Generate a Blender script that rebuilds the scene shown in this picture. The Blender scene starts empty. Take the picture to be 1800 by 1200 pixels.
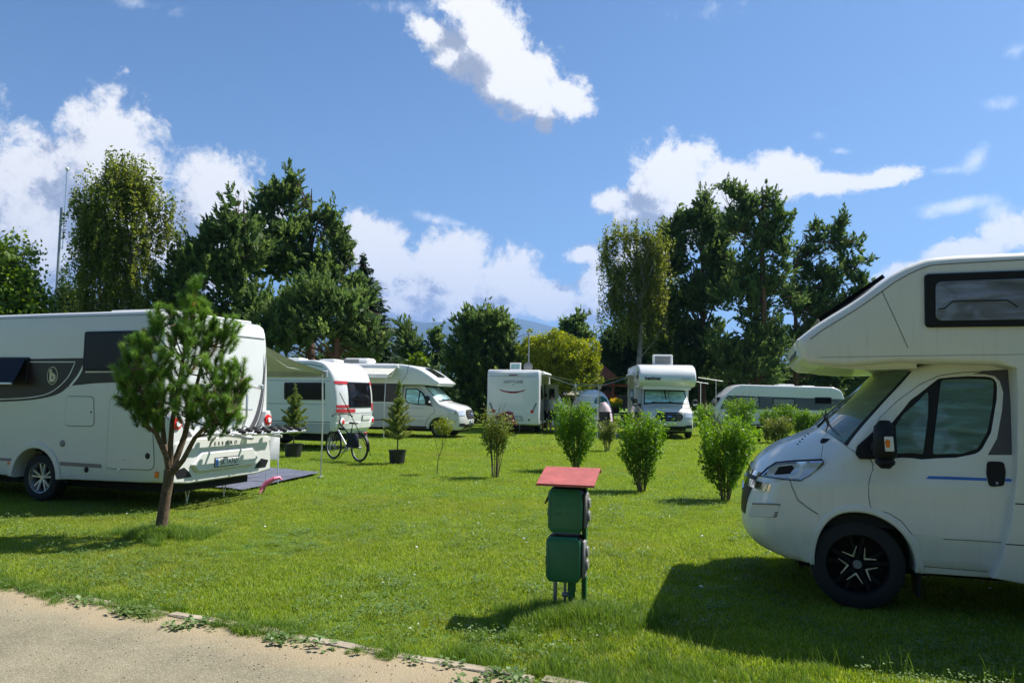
import bpy, bmesh, math, random
import numpy as np
from mathutils import Vector, Matrix, noise
from mathutils.geometry import delaunay_2d_cdt
random.seed(7)
rng = np.random.default_rng(11)
SC = bpy.context.scene
COL = SC.collection
R = math.radians
# ------------------------------------------------------------------ camera
CAM_H, FPX = 1.7, 1330.0
PITCH, ROLL = math.atan(93 / FPX), R(0.82)
cam_data = bpy.data.cameras.new('camera')
cam_data.sensor_width = 36.0
cam_data.lens = 36.0 * FPX / 1800.0
cam_data.clip_start = 0.05
cam_data.clip_end = 30000
cam = bpy.data.objects.new('camera', cam_data)
COL.objects.link(cam)
cam.matrix_world = Matrix.Translation((0, 0, CAM_H)) @ Matrix.Rotation(math.pi / 2 + PITCH, 4, 'X') @ Matrix.Rotation(ROLL, 4, 'Z')
SC.camera = cam
SC.render.resolution_x, SC.render.resolution_y = 1024, 682
# ------------------------------------------------------------------ light
SUN_TO = Vector((0.65, 0.30, 1.0)).normalized()
sun_el = math.asin(SUN_TO.z)
sun_d = bpy.data.lights.new('sun', 'SUN')
sun_d.energy = 5.0
sun_d.angle = R(0.5)
sun_d.color = (1.0, 0.955, 0.88)
sun = bpy.data.objects.new('sun', sun_d)
COL.objects.link(sun)
sun.rotation_euler = SUN_TO.to_track_quat('Z', 'Y').to_euler()
SC.view_settings.view_transform = 'Standard'
SC.view_settings.look = 'None'
SC.view_settings.exposure = 0.78
SC.view_settings.gamma = 1.0
SC.view_settings.use_curve_mapping = False
SC.cycles.max_bounces = 6
SC.cycles.diffuse_bounces = 3
SC.cycles.glossy_bounces = 3
SC.cycles.transmission_bounces = 4
SC.cycles.transparent_max_bounces = 8
SC.cycles.sample_clamp_indirect = 6.0


def ray(px, py):
    """Direction through a point of the 1800 x 1200 photograph."""
    a, b = px - 900.0, 600.0 - py
    cr, sr = math.cos(ROLL), math.sin(ROLL)
    a, b = a * cr - b * sr, a * sr + b * cr
    c, s = math.cos(PITCH), math.sin(PITCH)
    return Vector((a, FPX * c - b * s, FPX * s + b * c))


def gnd(px, py, z=0.0):
    r = ray(px, py)
    t = (z - CAM_H) / r.z
    return Vector((r.x * t, r.y * t, z))


def at(px, py, Y):
    r = ray(px, py)
    t = Y / r.y
    return Vector((r.x * t, Y, CAM_H + r.z * t))


# ------------------------------------------------------------------ node helpers
class NT:
    def __init__(s, tree):
        s.t = tree
        s.n = tree.nodes
        s.l = tree.links

    def new(s, typ, **kw):
        n = s.n.new(typ)
        for k, v in kw.items():
            setattr(n, k, v)
        return n

    def link(s, a, b):
        s.l.new(a, b)

    def put(s, sock, v):
        if hasattr(v, 'links'):
            s.l.new(v, sock)
        else:
            sock.default_value = v

    def math(s, op, a, b=0.0, c=None, clamp=False):
        n = s.new('ShaderNodeMath', operation=op, use_clamp=clamp)
        s.put(n.inputs[0], a)
        s.put(n.inputs[1], b)
        if c is not None:
            s.put(n.inputs[2], c)
        return n.outputs[0]

    def vmath(s, op, a, b=None, out=0):
        n = s.new('ShaderNodeVectorMath', operation=op)
        s.put(n.inputs[0], a)
        if b is not None:
            s.put(n.inputs[1], b)
        return n.outputs[out]

    def mix(s, f, a, b):
        n = s.new('ShaderNodeMix', data_type='RGBA')
        s.put(n.inputs[0], f)
        s.put(n.inputs[6], a)
        s.put(n.inputs[7], b)
        return n.outputs[2]

    def noise(s, vec, scale, detail=3, rough=0.5, dist=0.0, dim='3D'):
        n = s.new('ShaderNodeTexNoise', noise_dimensions=dim)
        if vec is not None:
            s.put(n.inputs['Vector'], vec)
        n.inputs['Scale'].default_value = scale
        n.inputs['Detail'].default_value = detail
        n.inputs['Roughness'].default_value = rough
        n.inputs['Distortion'].default_value = dist
        return n.outputs['Fac']

    def ramp(s, f, stops, interp='LINEAR'):
        n = s.new('ShaderNodeValToRGB')
        cr = n.color_ramp
        cr.interpolation = interp
        while len(cr.elements) < len(stops):
            cr.elements.new(0.5)
        for e, (p, c) in zip(cr.elements, stops):
            e.position = p
            e.color = c if len(c) == 4 else (*c, 1)
        s.put(n.inputs[0], f)
        return n.outputs[0]

    def smooth(s, v, lo, hi):
        n = s.new('ShaderNodeMapRange', interpolation_type='SMOOTHSTEP')
        s.put(n.inputs[0], v)
        s.put(n.inputs[1], lo)
        s.put(n.inputs[2], hi)
        n.inputs[3].default_value = 0
        n.inputs[4].default_value = 1
        return n.outputs[0]


# ------------------------------------------------------------------ sky
world = bpy.data.worlds.new('World')
SC.world = world
world.use_nodes = True
w = NT(world.node_tree)
w.n.clear()
SKY_STRENGTH = 0.078
sky = w.new('ShaderNodeTexSky', sky_type='NISHITA', sun_disc=False)
sky.sun_elevation = sun_el
sky.sun_rotation = math.atan2(SUN_TO.x, SUN_TO.y)
sky.air_density = 1.0
sky.dust_density = 1.2
sky.ozone_density = 1.6
sky.altitude = 500
tc = w.new('ShaderNodeTexCoord')
D = tc.outputs['Generated']
sep = w.new('ShaderNodeSeparateXYZ')
w.link(D, sep.inputs[0])
az = w.math('ARCTAN2', sep.outputs[0], sep.outputs[1])
el = w.math('ARCSINE', sep.outputs[2])
cmb = w.new('ShaderNodeCombineXYZ')
w.link(az, cmb.inputs[0])
w.link(el, cmb.inputs[1])
AE = cmb.outputs[0]


def pix_ae(px, py):
    r = ray(px, py).normalized()
    return math.atan2(r.x, r.y), math.asin(r.z)


def cover_map(name, blobs, k=.12):
    """Low-frequency cloud cover over azimuth and elevation, worked out from a list of cloud lobes; all detail is noise nodes."""
    W_, H_ = 1536, 768
    A, E = np.meshgrid((np.arange(W_) + .5) / W_ * 2 * np.pi - np.pi, (np.arange(H_) + .5) / H_ * np.pi - np.pi / 2)
    acc = np.full((H_, W_), -3.0)
    for (px, py, rx, ry, rot, s) in blobs:
        a0, e0 = pix_ae(px, py)
        c, n = math.cos(R(rot)), math.sin(R(rot))
        dx = (A - a0 + np.pi) % (2 * np.pi) - np.pi
        x, y = dx * c + (E - e0) * n, -dx * n + (E - e0) * c
        v = (1 - np.sqrt((x * FPX / rx) ** 2 + (y * FPX / ry) ** 2)) * s
        h = np.clip((k - np.abs(acc - v)) / k, 0, 1)
        acc = np.maximum(np.maximum(acc, v) + h ** 2 * k * .25, -3)
    im = bpy.data.images.new(name, W_, H_, float_buffer=True)
    im.colorspace_settings.name = 'Non-Color'
    px_ = np.ones((H_, W_, 4), np.float32)
    px_[..., :3] = acc[..., None]
    im.pixels.foreach_set(px_.ravel())
    im.update()
    im.pack()
    return im


def cloud_field(ae, im):
    m = w.new('ShaderNodeMapping')
    w.link(ae, m.inputs[0])
    m.inputs[3].default_value = (1 / (2 * math.pi), 1 / math.pi, 1)
    m.inputs[1].default_value = (.5, .5, 0)
    t = w.new('ShaderNodeTexImage', interpolation='Cubic', extension='EXTEND')
    t.image = im
    w.link(m.outputs[0], t.inputs[0])
    return t.outputs[0]


# cumulus banks: (photo x, photo y, half width, half height, tilt, weight)
CUMULUS = [
    (190, 320, 95, 120, 0, 1.0), (80, 400, 120, 150, 0, 1.0), (20, 340, 60, 70, 0, .9), (200, 440, 140, 130, 0, 1),
    (380, 370, 80, 85, 0, 1.0), (330, 440, 120, 100, 0, .9), (450, 400, 60, 60, 0, .8),
    (655, 450, 70, 75, 0, 1.0), (790, 470, 75, 75, 0, 1.0), (900, 490, 70, 55, 0, .9), (960, 525, 90, 50, 0, .9),
    (760, 530, 170, 55, 0, 1.0), (1020, 545, 80, 40, 0, .8), (1060, 505, 70, 45, 0, .7),
    (1180, 330, 95, 75, 0, 1.0), (1290, 335, 110, 55, 0, .9), (1210, 380, 130, 60, 0, .8),
    (1375, 305, 60, 35, 0, .9), (1440, 320, 110, 22, -3, .85), (1540, 316, 75, 15, 4, .8),
    (1070, 352, 45, 27, 18, .8), (1120, 375, 50, 24, 10, .8),
    (1020, 448, 60, 22, 12, .8), (1110, 440, 70, 50, 0, .7),
    (1790, 410, 70, 40, 0, .9), (1700, 445, 80, 35, 8, .9), (1620, 475, 80, 24, 12, .85), (1560, 500, 60, 20, 0, .7),
    # the near ragged one high up
    (860, 70, 92, 75, 0, 1.05), (930, 140, 92, 66, -20, 1.0), (760, 62, 60, 24, -25, .8), (830, 10, 70, 40, 0, .9), (900, 120, 95, 65, -25, 1.0),
    (990, 165, 60, 42, -10, .95), (870, 150, 60, 35, -35, .7), (960, 205, 24, 36, 0, .7), (800, 100, 45, 36, -40, .7),
    # beyond the frame on both sides, the same kind of bank goes on
    (-250, 380, 200, 120, 0, .9), (-600, 420, 260, 90, 0, .9), (2150, 380, 200, 80, 0, .9), (2500, 300, 220, 100, 0, .9),
    (300, -500, 180, 90, 10, .8), (1500, -600, 200, 100, -10, .8),
]
WISPS = [(1690, 360, 75, 16, 3, .9), (1760, 372, 40, 18, 0, .8), (1665, 300, 40, 8, -5, .6), (1715, 285, 30, 16, 40, .6),
         (1480, 266, 22, 6, -10, .6), (1745, 180, 30, 12, 0, .35), (1440, 240, 18, 8, 0, .3), (760, 383, 55, 11, -8, .7), (800, 393, 50, 8, -4, .6),
         (700, 12, 90, 14, 0, .35), (240, 4, 60, 12, 0, .4), (1410, 286, 30, 8, 0, .5), (1785, 90, 25, 12, 0, .25), (1250, 20, 60, 12, 0, .2)]


CUMULUS_MAP, WISP_MAP = cover_map('cumulus_cover', CUMULUS), cover_map('wisp_cover', WISPS)


def cloud_density(ae, vec):
    base = cloud_field(ae, CUMULUS_MAP)
    n1 = w.noise(vec, 8.0, 10, 0.62, 0.2)
    n = w.math('MULTIPLY', w.math('SUBTRACT', n1, 0.5), 2.5)
    # billows
    vo = w.new('ShaderNodeTexVoronoi', feature='SMOOTH_F1')
    w.put(vo.inputs['Vector'], vec)
    vo.inputs['Scale'].default_value = 26
    vo.inputs['Smoothness'].default_value = 0.5
    bl = w.math('MULTIPLY', w.math('SUBTRACT', 0.45, vo.outputs['Distance']), 0.42)
    n3 = w.math('ADD', w.math('MULTIPLY', w.math('SUBTRACT', w.noise(vec, 22.0, 8, 0.68, 0.4), 0.5), 1.9), w.math('MULTIPLY', w.math('SUBTRACT', w.noise(vec, 70.0, 6, 0.7, 0.2), 0.5), 1.0))
    return w.math('ADD', w.math('ADD', w.math('ADD', w.math('MULTIPLY', base, 1.5), n), bl), n3)


d0 = cloud_density(AE, D)
off_ae = w.vmath('ADD', AE, (0.028, 0.042, 0))
off_d = w.vmath('ADD', D, (0.026, 0.006, 0.042))
d1 = cloud_density(off_ae, off_d)
mask = w.smooth(d0, -0.12, 0.50)
# thickness towards the sun decides how grey a point of the cloud is
shade = w.smooth(w.math('ADD', w.math('MULTIPLY', d1, 0.34), w.math('MULTIPLY', w.math('SUBTRACT', d1, d0), 1.15)), -0.45, 1.0)
cloud_col = w.ramp(shade, [(0.0, (.64, .63, .61)), (0.32, (.54, .54, .545)), (0.58, (.37, .385, .43)), (1.0, (.22, .245, .30))])
wf = cloud_field(AE, WISP_MAP)
wn = w.math('MULTIPLY', w.math('SUBTRACT', w.noise(D, 26, 7, 0.65, 0.3), 0.5), 1.6)
wm = w.math('MULTIPLY', w.smooth(w.math('ADD', wf, wn), 0.0, 0.8), 0.75)
sky_col = w.vmath('MULTIPLY', sky.outputs[0], (SKY_STRENGTH * 0.60, SKY_STRENGTH * 0.81, SKY_STRENGTH * 0.99))
# thin veil that whitens the lower sky a little
veil = w.math('MULTIPLY', w.smooth(el, 0.60, 0.0), 0.16)
sky_col = w.mix(veil, sky_col, (0.30, 0.42, 0.56, 1))
c1 = w.mix(wm, sky_col, (0.66, 0.68, 0.71, 1))
c2 = w.mix(mask, c1, cloud_col)
bg = w.new('ShaderNodeBackground')
w.link(c2, bg.inputs[0])
bg.inputs[1].default_value = 1.0
wo = w.new('ShaderNodeOutputWorld')
w.link(bg.outputs[0], wo.inputs[0])
world.cycles.sampling_method = 'MANUAL'
world.cycles.sample_map_resolution = 512


# ------------------------------------------------------------------ materials
def new_mat(name):
    m = bpy.data.materials.new(name)
    m.use_nodes = True
    t = NT(m.node_tree)
    b = t.n['Principled BSDF']
    return m, t, b


def simple(name, col, rough=0.5, metal=0.0, var=0.08, scale=6.0, spec=0.5, bump=0.0, bscale=60, coat=0.0):
    m, t, b = new_mat(name)
    tcn = t.new('ShaderNodeTexCoord')
    v = tcn.outputs['Object']
    n = t.noise(v, scale, 5, 0.6)
    c = Vector(col)
    lo = tuple(max(0, x * (1 - var)) for x in col) + (1,)
    hi = tuple(min(1, x * (1 + var)) for x in col) + (1,)
    t.link(t.ramp(n, [(0.3, lo), (0.7, hi)]), b.inputs['Base Color'])
    b.inputs['Metallic'].default_value = metal
    rr = t.math('ADD', t.math('MULTIPLY', t.noise(v, scale * 2.3, 4), 0.14), rough - 0.07, clamp=True)
    t.link(rr, b.inputs['Roughness'])
    b.inputs['Specular IOR Level'].default_value = spec
    b.inputs['Coat Weight'].default_value = coat
    if bump:
        bn = t.new('ShaderNodeBump')
        bn.inputs['Strength'].default_value = bump
        bn.inputs['Distance'].default_value = 0.01
        t.link(t.noise(v, bscale, 4), bn.inputs['Height'])
        t.link(bn.outputs[0], b.inputs['Normal'])
    return m


def paint(name, col, dirt=0.25, coat=0.6, rough=0.35):
    """Vehicle paint: dust towards the bottom edge, faint streaks, orange-peel gloss."""
    m, t, b = new_mat(name)
    tcn = t.new('ShaderNodeTexCoord')
    v = tcn.outputs['Object']
    sp = t.new('ShaderNodeSeparateXYZ')
    t.link(v, sp.inputs[0])
    st = t.new('ShaderNodeMapping')
    t.link(v, st.inputs[0])
    st.inputs[3].default_value = (9, 9, 0.7)
    streak = t.smooth(t.noise(st.outputs[0], 2.2, 5, 0.65), 0.48, 0.80)
    blot = t.smooth(t.noise(v, 1.3, 6, 0.65), 0.35, 0.75)
    low = t.smooth(sp.outputs[2], 0.95, 0.25)
    f = t.math('MULTIPLY', t.math('ADD', t.math('MULTIPLY', streak, 0.30), t.math('ADD', t.math('MULTIPLY', blot, 0.20), t.math('MULTIPLY', t.math('MULTIPLY', low, t.noise(v, 5, 5)), 1.1))), dirt, clamp=True)
    dcol = tuple(c * 0.55 * k for c, k in zip((0.62, 0.60, 0.52), (1, 1, 1))) + (1,)
    t.link(t.mix(f, (*col, 1), dcol), b.inputs['Base Color'])
    t.link(t.math('ADD', t.math('MULTIPLY', f, 0.9), rough, clamp=True), b.inputs['Roughness'])
    b.inputs['Coat Weight'].default_value = coat
    b.inputs['Coat Roughness'].default_value = 0.06
    bn = t.new('ShaderNodeBump')
    bn.inputs['Strength'].default_value = 0.12
    bn.inputs['Distance'].default_value = 0.004
    t.link(t.noise(v, 7, 2), bn.inputs['Height'])
    t.link(bn.outputs[0], b.inputs['Normal'])
    return m


M = {}
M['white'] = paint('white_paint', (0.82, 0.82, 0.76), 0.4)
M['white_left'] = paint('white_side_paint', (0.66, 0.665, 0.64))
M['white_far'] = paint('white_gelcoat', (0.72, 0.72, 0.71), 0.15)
M['cream'] = paint('cream_gelcoat', (0.80, 0.78, 0.69), 0.55, 0.3, 0.4)
M['silver'] = paint('silver_paint', (0.60, 0.59, 0.56), 0.15, 0.8, 0.30)
M['grey_panel'] = paint('grey_side_panel', (0.42, 0.44, 0.46), 0.1, 0.4)
M['blue_grey'] = paint('blue_grey_band', (0.065, 0.080, 0.12), 0.1, 0.5)
M['brown_decal'] = simple('dark_brown_decal', (0.032, 0.022, 0.020), 0.35, spec=0.3)
M['white_decal'] = simple('white_decal', (0.75, 0.74, 0.70), 0.3)
M['cream_decal'] = simple('cream_decal', (0.60, 0.56, 0.36), 0.3)
M['grey_decal'] = simple('dark_grey_decal', (0.085, 0.080, 0.090), 0.45)
M['blue_decal'] = simple('blue_decal', (0.045, 0.17, 0.62), 0.3)
M['red_decal'] = simple('red_decal', (0.50, 0.03, 0.035), 0.35)
M['dark_red'] = simple('dark_red_decal', (0.16, 0.015, 0.04), 0.35)
M['letter_grey'] = simple('grey_lettering', (0.16, 0.16, 0.17), 0.35)
M['letter_dark'] = simple('black_lettering', (0.015, 0.015, 0.018), 0.35)
M['seam'] = simple('shadow_gap', (0.03, 0.03, 0.03), 0.8)
M['plastic'] = simple('black_plastic', (0.010, 0.010, 0.012), 0.5, spec=.3, bump=0.2, bscale=300)
M['grey_plastic'] = simple('grey_plastic', (0.22, 0.22, 0.215), 0.5, bump=0.1)
M['rubber'] = simple('tyre_rubber', (0.020, 0.020, 0.021), 0.8, bump=0.3, bscale=90)
M['under'] = simple('dark_underbody', (0.012, 0.012, 0.013), 0.9)
M['alu'] = simple('brushed_aluminium', (0.62, 0.62, 0.62), 0.32, 0.85)
M['rim_silver'] = simple('silver_rim', (0.50, 0.50, 0.52), 0.3, 0.7)
M['rim_black'] = simple('black_rim', (0.008, 0.008, 0.010), 0.55, 0.0, spec=.25)
M['chrome'] = simple('chrome', (0.72, 0.73, 0.76), 0.08, 1.0, var=0.02)
M['white_plastic'] = simple('white_plastic', (0.76, 0.76, 0.74), 0.35)
M['orange'] = simple('orange_lens', (0.85, 0.20, 0.02), 0.2)
M['red_lens'] = simple('red_lens', (0.62, 0.02, 0.02), 0.15)
M['clear_lens'] = simple('clear_lens', (0.66, 0.68, 0.70), 0.10, 0.35)
M['window'] = simple('dark_acrylic_window', (0.006, 0.006, 0.008), 0.08, spec=0.18, var=0.2, scale=3)
M['blind'] = simple('silver_thermal_blind', (0.30, 0.42, 0.40), 0.18, 0.2, var=0.35, scale=4, bump=0.6, bscale=9)
M['screen_blind'] = simple('screen_blind', (0.25, 0.42, 0.40), 0.15, 0.1, var=0.2, scale=3)
M['fabric'] = simple('awning_fabric', (0.52, 0.51, 0.45), 0.8)
M['mat_blue'] = simple('woven_ground_mat', (0.10, 0.11, 0.155), 0.8, var=0.25, scale=9, bump=0.5, bscale=45)
M['pot'] = simple('black_plant_pot', (0.015, 0.015, 0.016), 0.5)
M['pink'] = simple('pink_plastic', (0.75, 0.16, 0.30), 0.4)
M['green_box'] = simple('green_box_plastic', (0.018, 0.150, 0.070), 0.38, var=0.15, bump=0.08)
M['green_steel'] = simple('green_painted_steel', (0.010, 0.13, 0.05), 0.45, var=0.25, scale=12, bump=0.2)
M['red_roof'] = simple('red_painted_sheet', (0.40, 0.095, 0.080), 0.55, var=0.22, scale=9, bump=0.15)
M['navy'] = simple('navy_canvas', (0.012, 0.013, 0.035), 0.8, bump=0.4)
M['steel'] = simple('galvanised_steel', (0.30, 0.31, 0.33), 0.45, 0.5)
M['rope'] = simple('pale_cord', (0.5, 0.48, 0.42), 0.9)
M['soil'] = simple('potting_soil', (0.03, 0.022, 0.015), 0.95)


# windows over silver blinds; reflected green and sky streaks are painted into their tint
def glass_mat(name, tint, rough=0.03, blue=0.0):
    m, t, b = new_mat(name)
    tcn = t.new('ShaderNodeTexCoord')
    v = tcn.outputs['Object']
    mp = t.new('ShaderNodeMapping')
    t.link(v, mp.inputs[0])
    mp.inputs[2].default_value = (0, R(-14), 0)
    mp.inputs[3].default_value = (1.2, 1, 5.5)
    n = t.noise(mp.outputs[0], 2.3, 5, 0.6, 0.4)
    col = t.ramp(n, [(0.30, (tint[0] * .55, tint[1] * .6, tint[2] * .55, 1)), (0.52, (*tint, 1)), (0.66, (tint[0] * 1.5, tint[1] * 1.6, tint[2] * 1.9, 1))])
    t.link(col, b.inputs['Base Color'])
    b.inputs['Roughness'].default_value = 0.35
    b.inputs['Coat Weight'].default_value = 1.0
    b.inputs['Coat Roughness'].default_value = rough
    bn = t.new('ShaderNodeBump')
    bn.inputs['Strength'].default_value = 0.5
    bn.inputs['Distance'].default_value = 0.02
    t.link(n, bn.inputs['Height'])
    t.link(bn.outputs[0], b.inputs['Normal'])
    return m


M['side_glass'] = glass_mat('side_glass_blind_and_reflection', (0.11, 0.20, 0.165))
M['windscreen'] = glass_mat('windscreen_blind_and_reflection', (0.060, 0.125, 0.085))
M['pale_glass'] = glass_mat('windscreen_over_pale_blind', (0.46, 0.72, 0.68))
M['skylight'] = glass_mat('alcove_window_over_blind', (0.17, 0.18, 0.22))


# ------------------------------------------------------------------ mesh helpers
def link_obj(name, me, parent=None):
    o = bpy.data.objects.new(name, me)
    COL.objects.link(o)
    if parent is not None:
        o.parent = parent
    return o


def tag(o, label=None, cat=None, group=None, kind=None):
    if label:
        o['label'] = label
    if cat:
        o['category'] = cat
    if group:
        o['group'] = group
    if kind:
        o['kind'] = kind
    return o


def empty(name, loc=(0, 0, 0), rz=0.0):
    o = bpy.data.objects.new(name, None)
    COL.objects.link(o)
    o.location = loc
    o.rotation_euler = (0, 0, rz)
    return o


def rpoly(pts, r=0.05, seg=4):
    """Round the corners of a polygon; a point may carry its own radius."""
    out = []
    n = len(pts)
    for i in range(n):
        p = Vector(pts[i][:2])
        rr = pts[i][2] if len(pts[i]) > 2 else r
        a = Vector(pts[i - 1][:2]) - p
        b = Vector(pts[(i + 1) % n][:2]) - p
        la, lb = a.length, b.length
        if rr <= 0 or la < 1e-6 or lb < 1e-6:
            out.append(tuple(p))
            continue
        a /= la
        b /= lb
        ang = a.angle(b)
        if ang > 3.05:
            out.append(tuple(p))
            continue
        d = min(rr / math.tan(ang / 2), la * 0.49, lb * 0.49)
        p0, p1 = p + a * d, p + b * d
        for k in range(seg + 1):
            t = k / seg
            q = p0 * (1 - t) ** 2 + p * 2 * t * (1 - t) + p1 * t ** 2
            out.append((q.x, q.y))
    return out


def area2(p):
    return sum(p[i - 1][0] * p[i][1] - p[i][0] * p[i - 1][1] for i in range(len(p))) / 2


def inset(p, d):
    """Move a polygon's outline inwards by d (a number or one per vertex)."""
    n = len(p)
    s = 1 if area2(p) > 0 else -1
    out = []
    for i in range(n):
        a, b, c = Vector(p[i - 1][:2]), Vector(p[i][:2]), Vector(p[(i + 1) % n][:2])
        e0, e1 = (b - a), (c - b)
        if e0.length < 1e-7:
            e0 = e1
        if e1.length < 1e-7:
            e1 = e0
        e0, e1 = e0.normalized(), e1.normalized()
        n0, n1 = Vector((-e0.y, e0.x)) * s, Vector((-e1.y, e1.x)) * s
        m = n0 + n1
        if m.length < 1e-4:
            m = n0
        m.normalize()
        k = max(0.5, m.dot(n0))
        dd = d[i] if hasattr(d, '__len__') else d
        q = b + m * (dd / k)
        out.append((q.x, q.y))
    return out


def inside(pt, poly):
    x, y = pt
    c = False
    j = len(poly) - 1
    for i in range(len(poly)):
        xi, yi = poly[i][0], poly[i][1]
        xj, yj = poly[j][0], poly[j][1]
        if (yi > y) != (yj > y) and x < (xj - xi) * (y - yi) / (yj - yi) + xi:
            c = not c
        j = i
    return c


def densify(p, step, closed=True):
    out = []
    n = len(p)
    for i in range(n if closed else n - 1):
        a, b = Vector(p[i][:2]), Vector(p[(i + 1) % n][:2])
        k = max(1, int((b - a).length / step))
        for j in range(k):
            q = a.lerp(b, j / k)
            out.append((q.x, q.y))
    if not closed:
        out.append(tuple(p[-1][:2]))
    return out


def triang(outer, holes=(), grid=0.0):
    pts = [Vector(p[:2]) for p in outer]
    edges = [(i, (i + 1) % len(outer)) for i in range(len(outer))]
    for h in holes:
        o = len(pts)
        pts += [Vector(p[:2]) for p in h]
        edges += [(o + i, o + (i + 1) % len(h)) for i in range(len(h))]
    if grid:
        x0, x1 = min(p.x for p in pts), max(p.x for p in pts)
        y0, y1 = min(p.y for p in pts), max(p.y for p in pts)
        nx, ny = int((x1 - x0) / grid) + 1, int((y1 - y0) / grid) + 1
        for i in range(1, nx):
            for j in range(1, ny):
                q = (x0 + (x1 - x0) * i / nx, y0 + (y1 - y0) * j / ny)
                if inside(q, outer) and not any(inside(q, h) for h in holes):
                    if min((Vector(q) - p).length for p in pts[:len(edges)]) > grid * 0.3:
                        pts.append(Vector(q))
    v, e, f, _, _, _ = delaunay_2d_cdt(pts, edges, [], 0, 1e-6)
    fs = []
    for t in f:
        c = ((v[t[0]].x + v[t[1]].x + v[t[2]].x) / 3, (v[t[0]].y + v[t[1]].y + v[t[2]].y) / 3)
        if inside(c, outer) and not any(inside(c, h) for h in holes):
            fs.append(tuple(t))
    return [(p.x, p.y) for p in v], fs


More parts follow.
